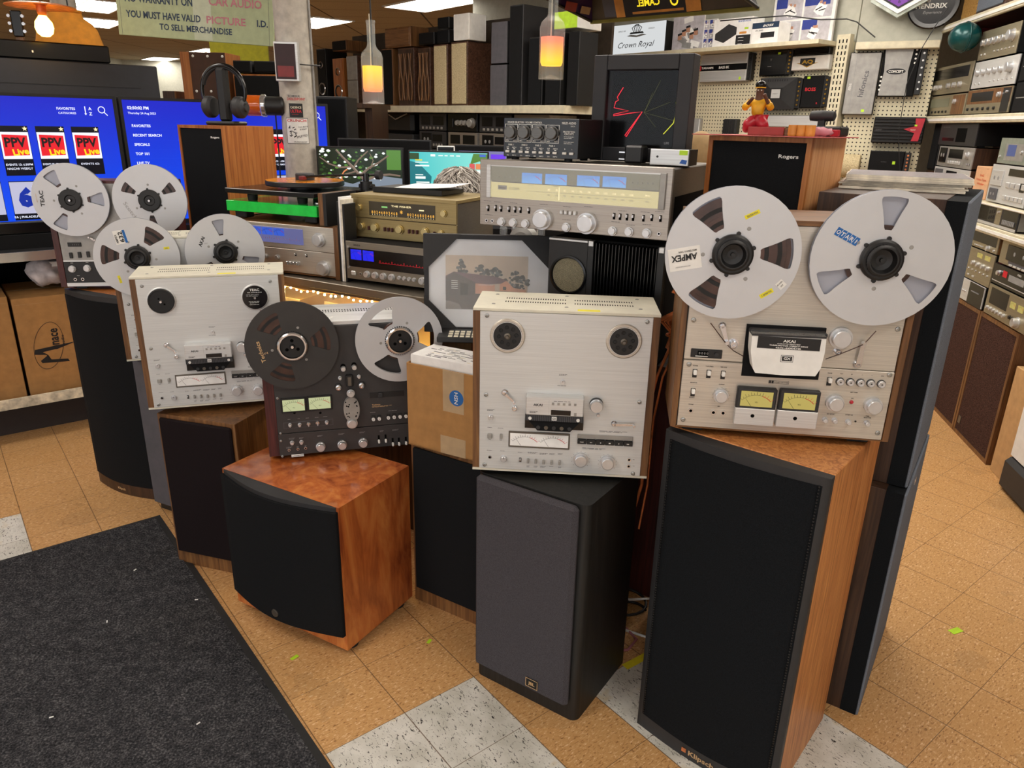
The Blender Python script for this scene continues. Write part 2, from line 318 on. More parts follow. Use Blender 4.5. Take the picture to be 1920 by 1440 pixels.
glow('tv_blue', '#0846e0', 1.0, '#1520b8', 2, .1, .62); glow('tv_white', '#e9ecff', 1.0); glow('tv_line', '#2f49e0', .9); glow('tv_tile', '#0b0e1c', .6); glow('tv_red', '#e0202c', .95); glow('tv_yellow', '#f2d022', 1.0); glow('tv_grey', '#c4c3dc', .8); glow('tv_navy', '#15309c', .9); glow('tv_cyan', '#35a8c8', .8)
plain('display_grey', '#2e2f34', .55, 0, .04); plain('sign_patch', '#bcc3a8', .3, 0, .04); glow('flame', '#ff7340', 1.6, '#ffb414', 2, 1.60, 1.68); glow('flame_low', '#ffae14', 1.6, '#ff6a4a', 2, 1.69, 1.745); glow('bulb_warm', '#ffc04a', 6.0); glass('bottle_glass', '#e8f0ee', .03, .16); plain('orange_wood', '#cf8d3c', .5, 0, .08); plain('red_paper', '#c0605c', .6); plain('yellow_jacket', '#e3a81a', .5, 0, .12); plain('red_box', '#9a2f2a', .5); plain('lp_silver', '#a6a0a6', .25, .3, .1)
t = NT('amber_plastic'); t.base('#d06018'); t.rm(.15); t.b.inputs['Alpha'].default_value = .82; put('amber_plastic', t)
glow('scr_rock', '#8d99a8', .7); glow('scr_leaf', '#36572c', .6); glow('scr_leaf2', '#5c8f3a', .75); glow('scr_white', '#eef4ee', .95); glow('scr_bark', '#8a7566', .7); glow('scr_orange', '#e08a58', .9); glow('scr_dark', '#22301f', .6); glow('scr_turq', '#3ac2c4', .85, '#8fe6da', 0, 0, .4); glow('scr_teal', '#1f7d86', .75); glow('scr_yellow', '#e8d84a', .9); glow('scr_blue', '#4468c8', .9); glow('scr_red', '#d65a5a', .9); glow('scr_lilac', '#8a86b8', .7); glow('scr_purple', '#6a3ad8', 1.0)
for k, c in (('hair_a', '#a39c94'), ('hair_b', '#8a837c'), ('hair_c', '#c2bcb4')): plain(k, c, .6, 0, .1)
plain('brown_board', '#4a3024', .7, 0, .06); plain('yellow_wall', '#b0ad20', .7); glow('sign_white', '#f2f5f6', .62); plain('photo_floor', '#b9b6bd', .5, 0, .08); plain('photo_blue', '#2c3d8e', .5); plain('clock_glass', '#bfc9c0', .15, 0, .1); glow('neon_purple', '#8a2fb0', .7); plain('grey_green', '#7d8478', .5); glow('lcd_blue', '#5a6ba8', .5); plain('peach', '#d8a982', .7, 0, .03); plain('orange_ink', '#c8502a', .6); plain('brown_metal', '#5a3a30', .5); plain('lamp_trim', '#8a8038', .35, .4); plain('purple_dark', '#3a2048', .4); plain('lamp_picture', '#4a4030', .4); plain('red_wood', '#8a2f22', .5)

plain('dark_red_face', '#2a0c10', .5, 0, .1)

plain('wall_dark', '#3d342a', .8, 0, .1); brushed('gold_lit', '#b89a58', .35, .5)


# ---------------------------------------------------------------- the setting
def floor_mat():
    t = NT('floor_tiles'); T = .2286; sp = t.n.new('ShaderNodeSeparateXYZ'); t.link(t.co.outputs['Object'], sp.inputs[0])
    i = t.math('DIVIDE', sp.outputs[0], T); j = t.math('DIVIDE', sp.outputs[1], T)
    def between(v, a, b): return t.math('MULTIPLY', t.math('GREATER_THAN', v, a), t.math('LESS_THAN', v, b))
    w = t.math('MULTIPLY', between(i, -2, 0), t.math('LESS_THAN', j, 0))
    w = t.math('MAXIMUM', w, t.math('MULTIPLY', between(i, 1, 3), t.math('LESS_THAN', j, -1)))
    w = t.math('MAXIMUM', w, t.math('MULTIPLY', between(i, -6, -4), between(j, 6, 8)))
    fi = t.math('FRACT', i); fj = t.math('FRACT', j)
    def seam(f, q): return t.math('LESS_THAN', t.math('MINIMUM', f, t.math('SUBTRACT', 1, f)), q)
    sm = t.math('MAXIMUM', seam(fi, .0065), seam(fj, .004)); st = t.math('MULTIPLY', seam(fi, .03), 1)
    cell = t.n.new('ShaderNodeCombineXYZ'); t.link(t.math('FLOOR', i), cell.inputs[0]); t.link(t.math('FLOOR', j), cell.inputs[1])
    wn = t.n.new('ShaderNodeTexWhiteNoise'); t.link(cell.outputs[0], wn.inputs['Vector'])
    o = t.co.outputs['Object']
    fl = t.noise(t.mapped((85, 230, 1)), 1, 2, .5, .8); cl = t.noise(o, 9, 3); sc = t.noise(t.mapped((300, 55, 1)), 1, 3, .7, 2.5); big = t.noise(o, 2.2, 4)
    tan = t.ramp(fl, [(.33, '#8d6238'), (.39, '#c39560'), (.60, '#cb9e69'), (.68, '#e4c49c')])
    tan = t.mix(t.math('MULTIPLY', t.math('GREATER_THAN', sc, .70), .75), tan, '#5d3f22')
    dk = t.noise(t.mapped((38, 26, 1)), 1, 4, .8, 1.6); tan = t.mix(t.math('MULTIPLY', t.math('GREATER_THAN', dk, .715), .9), tan, '#2a2420')
    tan = t.mix(t.math('MULTIPLY', wn.outputs['Value'], .16), tan, '#b8874e')
    tan = t.mix(t.math('MULTIPLY', t.math('GREATER_THAN', big, .62), .18), tan, '#7d6242')
    wh = t.ramp(cl, [(.35, '#c2c0b6'), (.6, '#dddbd4'), (.74, '#cdb98c')])
    bl = t.noise(t.mapped((150, 60, 1)), 1, 4, .75, 1.2); wh = t.mix(t.math('GREATER_THAN', bl, .60), wh, '#24211e')
    c = t.mix(w, tan, wh); c = t.mix(t.math('MULTIPLY', sm, .8), c, '#5a3f24')
    t.base(c); t.rm(.33, 0, .4); t.link(t.ramp(cl, [(.3, (.28, .28, .28, 1)), (.7, (.42, .42, .42, 1))]), t.b.inputs['Roughness']); t.bump(fl, .04, .0004); return put('floor_tiles', t)
floor_mat()
def mat_carpet():
    t = NT('carpet'); o = t.co.outputs['Object']; f = t.noise(o, 170, 3, .7); g = t.noise(o, 45, 2)
    t.base(t.ramp(t.math('ADD', t.math('MULTIPLY', f, .75), t.math('MULTIPLY', g, .25)), [(.38, '#1d1d20'), (.52, '#39393c'), (.68, '#6b6a6c')])); t.rm(1, 0, .1); t.bump(f, .7, .004); return put('carpet', t)
mat_carpet()
def pegboard_mat():
    t = NT('pegboard'); sp = t.n.new('ShaderNodeSeparateXYZ'); t.link(t.co.outputs['Object'], sp.inputs[0])
    def f(k): v = t.math('FRACT', t.math('DIVIDE', sp.outputs[k], .0254)); return t.math('SUBTRACT', v, .5)
    a, b = f(0), f(2); d = t.math('ADD', t.math('MULTIPLY', a, a), t.math('MULTIPLY', b, b)); h = t.math('LESS_THAN', d, .034)
    t.base(t.mix(h, '#d5cdb0', '#1b1712')); t.rm(.6); return put('pegboard', t)
pegboard_mat()
def ceiling_mat():
    t = NT('ceiling_tiles'); sp = t.n.new('ShaderNodeSeparateXYZ'); t.link(t.co.outputs['Object'], sp.inputs[0])
    def g(k, q): v = t.math('FRACT', t.math('DIVIDE', sp.outputs[k], q)); return t.math('LESS_THAN', v, .02)
    m = t.math('MAXIMUM', g(0, 1.22), g(1, .61)); n = t.noise(t.co.outputs['Object'], 60, 3)
    t.base(t.mix(m, t.ramp(n, [(.35, '#9d8f78'), (.6, '#b0a288')]), '#4c4132')); t.rm(.9); return put('ceiling_tiles', t)
ceiling_mat()
TH, GX, GY = .6743, -.0915, 1.7073
CA, SA = math.cos(TH), math.sin(TH)
struct('floor', G().box(-12, 26, -14, 24, -.05, 0, 'floor_tiles'), (GX, GY, 0), TH)
struct('ceiling', G().box(-14, 16, -5, 24, 0, .05, 'ceiling_tiles'), (0, 0, CEIL))
struct('wall_back', G().box(-16, 16, 0, .1, 0, CEIL, 'wall_paint'), (0, 19, 0))
struct('wall_left', G().box(0, 22, 0, .1, 0, CEIL, 'wall_paint'), (-9.5, -3, 0), PI/2)
# right hand wall behind the stepped shelves, the pegboard wall and the short corner panel between them
struct('wall_right', G().box(-4.5, 7, .62, .7, 0, CEIL, 'wall_paint'), at('R', 0), yaw('R'))
g = G(); g.box(-3.3, 1.04, 0, .03, .35, 2.06, 'pegboard'); g.box(-3.3, 1.04, .03, .11, 0, CEIL, 'wall_paint'); struct('wall_pegboard', g, at('P', 0), yaw('P'))
# ceiling lights: 2x4 ft troffers in the ceiling grid
def troffer(x, y, rz, label, L=1.2, W=.6):
    t = thing('ceiling_light', label, 'ceiling light', (x, y, CEIL), rz, 'fluorescent ceiling lights')
    g = G(); e = .025
    for a in ((-L/2, -L/2+e, -W/2, W/2), (L/2-e, L/2, -W/2, W/2), (-L/2, L/2, -W/2, -W/2+e), (-L/2, L/2, W/2-e, W/2)): g.box(*a, -.014, 0, 'white')
    for k in range(1, 4): g.box(-L/2, L/2, -W/2+W*k/4-.006, -W/2+W*k/4+.006, -.012, -.008, 'ivory')
    obj('frame', g, t); obj('diffuser', G().box(-L/2+e, L/2-e, -W/2+e, W/2-e, -.006, -.002, 'lamp_diffuser'), t)
troffer(-2.80, 11.05, TH+PI/2, 'ceiling light panel just right of the grey pillar')
troffer(-0.99, 9.10, TH+PI/2, 'ceiling light panel above the row of tall wooden speakers')
troffer(-6.16, 15.95, TH+PI/2, 'ceiling light panel below the bottom edge of the hanging sign')
troffer(-8.31, 18.43, TH+PI/2, 'small-looking ceiling light panel left of the brown-backed speaker')
troffer(-6.09, 11.61, TH+PI/2, 'ceiling light panel beside the tan sweatshirt')
troffer(-5.18, 9.87, TH+PI/2, 'ceiling light panel at the left edge of the hanging sign')
for k, (x, y) in enumerate(((-1.6, .6), (1.2, .2), (-.4, -1.6), (2.6, -1.2), (-3.2, -1.2), (-2.6, 2.9), (.2, 2.6), (2.4, 2.2), (-.8, 5.0), (1.3, 4.6), (-3.6, 5.3), (-5.5, 1.5), (3.6, .6), (1.6, 3.4), (.7, 4.0))): troffer(x, y, TH, 'ceiling light panel over the shop floor out of the picture')
# walk-off mat at lower left
u2 = lambda i, j: (i, j)
g = G(); mp = [(-1.393, 2.567), (-2.548, 1.610), (-0.905, -0.405), (0.250, 0.552)]
g.prismz([(x, y) for x, y in mp], 0, .006, 'rubber')
cxm = sum(p[0] for p in mp)/len(mp); cym = sum(p[1] for p in mp)/len(mp)
mt = single('entrance_mat', 'charcoal carpet entrance mat with black rubber edge lying on the tiled floor', 'mat', g)
def inset(poly, d):
    out = []; n = len(poly)
    for k in range(n):
        p0, p1, p2 = Vector(poly[k-1]), Vector(poly[k]), Vector(poly[(k+1) % n]); e1 = (p1-p0).normalized(); e2 = (p2-p1).normalized()
        n1 = Vector((-e1.y, e1.x)); n2 = Vector((-e2.y, e2.x)); b = (n1+n2).normalized(); out.append(tuple(p1 + b*d/max(.3, b.dot(n1))))
    return out
obj('carpet_pile', G().prismz(inset(mp, .022), .004, .011, 'carpet'), mt)
for k, (x, y, w, a, lb) in enumerate(((1.443, 1.962, .022, .4, 'lime price tag lying on the tan tiles right of the oak speaker'), (-.627, 1.77, .012, .9, 'lime paper scrap on the floor just in front of the cherry cube'), (-.237, 1.855, .010, 1.2, 'lime paper scrap on the floor between the cherry cube and the grey speaker'))): single('paper_tag', lb, 'tag', G().box(-w, w, -w*.5, w*.5, .0006, .0014, 'lime'), (x, y, 0), a, 'lime paper tags on the floor')
for k, (x, y, a) in enumerate(((-1.19, 1.51, .5), (-1.30, 2.18, 1.2), (-1.02, 2.02, .2), (-1.25, 1.9, 2.0), (-.8, 1.5, .9))): single('lint', 'small white bit of lint lying on the charcoal mat', 'lint', G().box(-.005, .005, -.0014, .0014, .0112, .0135, 'paper'), (x, y, 0), a, 'bits of lint on the mat')
# ---------------------------------------------------------------- loudspeakers on the floor
def bowed(W, y0, bow, z0, z1, n=14, yb=0.0, taper=0):
    return [(W*k/n, y0 - bow*math.sin(PI*k/n)) for k in range(n+1)] + [(W, yb), (0, yb)]
def badge(par, g, label=None):
    gr = [c for c in par.children if c.name.startswith(('grille', 'plinth'))]   # lettering sits on the front cloth or rail
    return obj('badge', g, gr[0] if gr else par, label=label)

# oak speaker with stitched black front (right foreground)
t = thing('floor_speaker', 'oak floor speaker with stitched black front holding the deck with two large silver reels', 'speaker', at('KL', 0), yaw('KL'))
W, D, H = .370, .352, .857
obj('cabinet', G().box(0, W, .022, D, 0, H, 'oak', .002), t)
g = G(); g.prismz(bowed(W, .0, .018, 0, H, 16, .022), 0.0, H-.002, 'charcoal', True); obj('baffle', g, t)
gg = G(); n = 16
pts = bowed(W, -.004, .018, 0, 0, n, .01)
gg.prismz([(.014 + (x/W)*(W-.028), y) for x, y in pts], .045, H-.022, 'foam_black', True)
for k in range(110):
    z = .05 + (H-.075)*k/109
    gg.box(.017, .020, -.0075, -.004, z, z+.004, 'black'); gg.box(W-.020, W-.017, -.0075, -.004, z, z+.004, 'black')
obj('grille', gg, t)
g = G(); g.text('Klipsch', W/2+.008, .022, .014, 'gold_ink', -.0185, wid=.068, bold=2); g.rect(W/2-.045, .016, W/2-.033, .028, -.0185, 'copper'); badge(t, g)
for x in (.03, W-.03): obj('foot', G().cyl((x, .06, -.0), .012, .004, 'z', 'rubber', 14, base=True), t)

# grey-grilled black ash speaker in the centre
t = thing('floor_speaker', 'black ash floor speaker with dark grey cloth front under the bare reel deck', 'speaker', at('JB', 0), yaw('JB'))
W, D, H = .332, .285, .651
rc = .022
pl = [(0, 0), (0, D), (W, D), (W, 0)]
prof = [(rc - rc*math.cos(a), rc - rc*math.sin(a)) for a in [k*PI/12 for k in range(7)]] + [(W-rc + rc*math.sin(a), rc - rc*math.cos(a)) for a in [k*PI/12 for k in range(7)]] + [(W, D), (0, D)]
obj('cabinet', G().prismz(prof, 0, H, 'black_ash', True), t)
g = G(); a = .012
for (x0, x1, y0, y1) in ((.008, W-.022, -.022, .004),): g.box(x0, x1, y0, y1, .05, H-.003, 'grille_grey', .010)
obj('grille', g, t)
g = G(); g.box(W*.56, W*.56+.038, -.0245, -.0215, .068, .096, 'black_gloss', .001)
for q in ((0, .038, 0, .0015), (0, .038, .0265, .028), (0, .0015, 0, .028), (.0365, .038, 0, .028)): g.rect(W*.56+q[0], .068+q[2], W*.56+q[1], .068+q[3], -.0247, 'gold_ink')
g.text('JBL', W*.56+.019, .082, .010, 'gold_ink', -.0247, bold=2); badge(t, g)

# glossy cherry subwoofer
t = thing('subwoofer', 'glossy cherry wood subwoofer cube with bowed black front on round feet', 'subwoofer', at('SU', 0), yaw('SU'))
W, D, H = .467, .315, .5
obj('cabinet', G().prismz([(0, 0), (W, 0), (W, D), (0, D)], .022, H, 'cherry'), t)
g = G(); pb = [(.004+(x/W)*(W-.008), y) for x, y in bowed(W, -.012, .042, 0, 0, 18, .004)]
g.prismz(pb, .075, H-.014, 'grille_black', True); pc = [(.010+(x/W)*(W-.020), y+.008) for x, y in bowed(W, -.012, .042, 0, 0, 18, -.004)]
g.prismz(pc, H-.016, H-.001, 'charcoal', True); g.prismz(pc, .068, .076, 'charcoal', True); obj('grille', g, t)
obj('badge', G().lathe([(.013, 0), (.013, .002), (.010, .003), (0, .003)], (W*.5, -.054, .10), 'y-', 'steel_dark', 20), t)
for x, y in ((.04, .06), (W-.035, .05), (.04, D-.04), (W-.035, D-.04)): obj('foot', G().lathe([(0, 0), (.024, 0), (.026, .012), (.02, .023), (0, .023)], (x, y, 0), 'z', 'rubber', 20), t)

def wood_speaker(pl, W, D, H, label, wd, gr, edge=.012, plinth=.055, gz=None, proud=.012, out=0):
    t = thing('floor_speaker', label, 'speaker', at(pl, 0), yaw(pl))
    g = G(); g.box(0, W, .0, D, 0, H, wd, .001); obj('cabinet', g, t)
    obj('grille', G().box(edge, W-edge, -proud, .002, plinth, H-edge, gr, .005), t); return t
t = wood_speaker('WA', .3015, .27, .5746, 'walnut floor speaker with dark brown cloth front between the mat and the cherry cube', 'walnut', 'grille_brown')
wood_speaker('MI', .32, .30, .5738, 'walnut floor speaker with black cloth front under the open cardboard box', 'walnut', 'grille_black')
# far left tower with curved front
t = thing('floor_speaker', 'tall black floor speaker with curved front and low brown base under the leftmost deck', 'speaker', at('LK', 0), yaw('LK'))
W, D, H = .368, .33, .853
obj('cabinet', G().box(0, W, .02, D, 0, H, 'teak', .002), t)
obj('plinth', G().prismz(bowed(W, .0, .03, 0, 0, 14, .02), 0, .05, 'dark_walnut', True), t); obj('top_rail', G().prismz(bowed(W, .0, .03, 0, 0, 14, .02), H-.022, H-.001, 'charcoal', True), t)
obj('grille', G().prismz(bowed(W, -.003, .03, 0, 0, 14, .02), .05, H-.022, 'grille_black', True), t)
g = G(); g.text('Klipsch', W*.5, .024, .010, 'gold_ink', -.0305, wid=.045, bold=2); badge(t, g)
# slim grey tower
t = thing('floor_speaker', 'slim grey-fronted floor speaker on a black plinth beside the walnut one', 'speaker', at('GR', 0), yaw('GR'))
W, D, H = .30, .27, .645
obj('plinth', G().box(.008, W-.008, .01, D, 0, .035, 'black'), t); obj('cabinet', G().box(0, W, .012, D, .035, H, 'black_ash'), t); obj('grille', G().box(0, W, -.012, .012, .036, H-.004, 'speaker_grey', .004), t)
# pair of large speakers facing right, stacked
for k, pl in enumerate(('BO', 'BP')):
    t = thing('large_speaker', ('walnut cabinet with grey cloth front facing the aisle, lower of the stacked pair', 'walnut cabinet with grey cloth front facing the aisle, upper of the stacked pair')[k], 'speaker', at(pl, 0), yaw(pl), 'stacked walnut speakers with grey fronts')
    W, D, H = .47, .31, (.677, .691)[k]
    obj('cabinet', G().box(0, W, .042, D, 0, H, 'dark_walnut', .001), t)
    g = G(); g.box(0, W, .002, .042, .0, H-.002, 'foam_black'); g.box(.0, W, -.004, .004, .0, H-.002, 'grille_blue', .003); obj('grille', g, t)
    if k == 0: obj('badge', G().box(W*.40, W*.46, -.006, -.003, H-.05, H-.035, 'chrome'), t)
# tan bookshelf speakers with black grilles
def rogers(pl, H, label, sz):
    W = D = .27; t = thing('bookshelf_speaker', label, 'speaker', at(pl, 0), yaw(pl)); e = .012
    g = G(); g.box(0, W, .012, D, 0, H, 'teak' if sz == 0 else 'teak_light', .001)
    for q in ((0, e, 0, H), (W-e, W, 0, H), (e, W-e, 0, e), (e, W-e, H-e, H)): g.box(q[0], q[1], 0, .012, q[2], q[3], 'teak')
    obj('cabinet', g, t); obj('grille', G().box(e, W-e, .003, .012, e, H-e, 'grille_black', .002), t)
    g = G(); g.text('Rogers', W*.80, H-.045, .0085 if sz else .008, 'white', .003, wid=.05, bold=1.5); badge(t, g); return t
rogers('RL', .528, 'orange-brown teak speaker with black front and a headset on its top', 0)
rogers('RR', .538, 'pale teak speaker with black front and a figurine on its top', 1)


# ---------------------------------------------------------------- tape reels
def reel(pl, s, z, label, m='reel_alu', a0=90, ha=22, r0=.058, r1=.118, taper=.62, tape=.112, back=True, hub='nab', gap=.014, stickers=None, R=.1335, see=False):
    """a 10.5 inch reel standing on a spindle, its axis along the deck's front normal; a0: angle of one window, ha: half angle of the windows at their outer edge"""
    t = thing('tape_reel', label, 'tape reel', at(pl, s, z, -gap), yaw(pl), 'tape reels on the decks'); TH = .011; base_m = m
    def flange(y0, solid=False):
        m = 'reel_back' if solid and base_m == 'reel_alu' else base_m; g = G(); rs = [.038, r0] + [r0 + (r1-r0)*q for q in (.06, .16, .35, .6, .84, .94, 1)] + [R-.003, R]
        def half(r):
            q = (r-r0)/(r1-r0); w = ha*(taper + (1-taper)*q); 
            if q > .86: w -= ha*.16*((q-.86)/.14)**2
            if q < .1: w -= ha*.12*((.1-q)/.1)**2
            return w
        us = [-1, -.7, -.35, 0, .35, .7, 1]; cols = []
        for wdw in range(3):
            for q in us: cols.append((wdw, q, 'w'))
            for q in (.08, .17, .25, .33, .42, .5, .58, .67, .75, .83, .92): cols.append((wdw, q, 's'))
        def ang(c, r):
            w, q, k = c; h = half(min(max(r, r0), r1))
            return math.radians(a0 + 120*w + (q*h if k == 'w' else h + q*(120-2*h)))
        n = len(cols); V = [[(r*math.cos(ang(c, r)), r*math.sin(ang(c, r))) for c in cols] for r in rs]
        def hole(i, j): return not solid and cols[j][2] == 'w' and cols[(j+1) % n][2] == 'w' and rs[i] >= r0 - 1e-6 and rs[i+1] <= r1 + 1e-6
        ed = .0018
        for i in range(len(rs)-1):
            for j in range(n):
                if hole(i, j): continue
                k = (j+1) % n; q = [V[i][j], V[i][k], V[i+1][k], V[i+1][j]]
                g.add([(x, y0, zz) for x, zz in q] + [(x, y0+ed, zz) for x, zz in q], [(0, 1, 2, 3), (7, 6, 5, 4)] , m)
                for a, b, ni, nj in ((0, 1, i-1, j), (1, 2, i, k), (2, 3, i+1, j), (3, 0, i, j-1)):
                    if ni < 0 or ni >= len(rs)-1 or hole(ni, nj % n): g.add([(q[a][0], y0, q[a][1]), (q[b][0], y0, q[b][1]), (q[b][0], y0+ed, q[b][1]), (q[a][0], y0+ed, q[a][1])], [(0, 3, 2, 1)], m)
        for k in range(3):
            a = math.radians(a0 + 60 + 120*k); g.lathe([(.0042, 0), (.0036, .0006), (.0012, .0008), (0, .0003)], (.058*math.cos(a), y0, .058*math.sin(a)), 'y-', 'grey_mid', 12)
        return g
    ff = obj('front_flange', flange(-TH), t)
    if back: obj('back_flange', flange(-.0018, not see), t)
    g = G(); rs = [.037 + (tape-.037)*k/9 for k in range(10)]
    for k in range(9): g.lathe([(rs[k], .0095 - .0005*(k % 2)), (rs[k+1], .0095 - .0005*(k % 2))], (0, 0, 0), 'y-', 'tape' if k % 3 else 'rubber' if tape > .09 else 'tape', 48)
    g.lathe([(tape, 0), (tape, .0095)], (0, 0, 0), 'y-', 'tape', 48); obj('tape_pack', g, t)
    g = G()
    if hub == 'nab':
        g.lathe([(.0405, .010), (.0405, .019), (.036, .022), (.031, .022), (.031, .028), (.027, .030), (.0245, .030), (.020, .016), (.010, .014), (.0045, .014), (.004, .022), (0, .022)], (0, 0, 0), 'y-', 'black', 36)
        for k in range(6):
            a = math.radians(20 + 60*k); g.cyl((.0425*math.cos(a), -.010, .0425*math.sin(a)), .0042, .006, 'y-', 'black', 10)
        for k in range(30):
            a = 2*PI*k/30; g.box(.0305*math.cos(a)-.001, .0305*math.cos(a)+.001, -.027, -.021, .0305*math.sin(a)-.001, .0305*math.sin(a)+.001, 'charcoal')
    elif hub == 'flat':
        g.lathe([(.0405, .010), (.0405, .017), (.037, .019), (.020, .019), (.017, .015), (.006, .015), (.0045, .024), (0, .024)], (0, 0, 0), 'y-', 'black', 36); g.lathe([(.0045, .015), (.004, .025), (0, .025)], (0, -.0004, 0), 'y-', 'chrome', 12)
        for k in range(6):
            a = math.radians(35 + 60*k); g.cyl((.0425*math.cos(a), -.010, .0425*math.sin(a)), .0036, .005, 'y-', 'black', 10)
    else:
        g.lathe([(.043, .010), (.043, .021), (.0395, .024), (.0355, .024)], (0, 0, 0), 'y-', 'chrome', 40); g.lathe([(.0355, .024), (.034, .0165), (.008, .0165), (.006, .022), (0, .022)], (0, 0, 0), 'y-', 'black', 36); g.lathe([(.0045, .020), (.004, .026), (0, .026)], (0, 0, 0), 'y-', 'chrome', 12)
        for k in range(3):
            a = math.radians(90 + 120*k); g.lathe([(.005, .0168), (.0045, .0172), (0, .0172)], (.018*math.cos(a), -.0002, .018*math.sin(a)), 'y-', 'void_black', 12)
        for k in range(40):
            a = 2*PI*k/40; g.box(.044*math.cos(a)-.0012, .044*math.cos(a)+.0012, -.019, -.011, .044*math.sin(a)-.0012, .044*math.sin(a)+.0012, 'rubber')
    obj('hub', g, t)
    if stickers: 
        st = stickers(-TH - .0003)
        for nm, sg, lb in st: obj(nm, sg, ff, label=lb)
    return t
def label_quad(g, cx, cz, w, h, rot, m, y):
    c, s = math.cos(rot), math.sin(rot)
    p = [(cx+a*c-b*s, cz+a*s+b*c) for a, b in ((-w/2, -h/2), (w/2, -h/2), (w/2, h/2), (-w/2, h/2))]; g.prism(p, y-.0004, y, m)
def pol(r, deg): return r*math.cos(math.radians(deg)), r*math.sin(math.radians(deg))
# ---------------------------------------------------------------- common deck pieces
def feet(t, W, D, z=-.012, h=.012, w=.04):
    for x in (.03, W-.03-w):
        for y in (.025, D-.06): obj('foot', G().box(x, x+w, y, y+.035, z, z+h, 'rubber', .002), t)
def arm(t, p0, p1, r0, r1, m='chrome', name='tension_arm', w=.007, y=0.0):
    g = G(); a = Vector((p1[0]-p0[0], p1[1]-p0[1])); n = Vector((-a.y, a.x)).normalized()*w*.5
    g.lathe([(r0, 0), (r0, .004), (r0*.7, .007), (0, .007)], (p0[0], y, p0[1]), 'y-', m, 20)
    g.prism([(p0[0]+n.x, p0[1]+n.y), (p1[0]+n.x*.6, p1[1]+n.y*.6), (p1[0]-n.x*.6, p1[1]-n.y*.6), (p0[0]-n.x, p0[1]-n.y)], y-.012, y-.009, m)
    g.cyl((p0[0], y-.006, p0[1]), .004, .006, 'y-', m, 12); g.cyl((p1[0], y-.009, p1[1]), r1, .012, 'y-', m, 14); return obj(name, g, t)
def roller(t, p, r, m='chrome', name='guide_roller', h=.012):
    return obj(name, G().lathe([(r*1.5, 0), (r*1.5, .002), (r, .002), (r, h), (r*.8, h*1.08), (r*.35, h*1.08), (r*.3, h*.8), (0, h*.8)], (p[0], 0, p[1]), 'y-', m, 24), t)
def tabs(v): return v
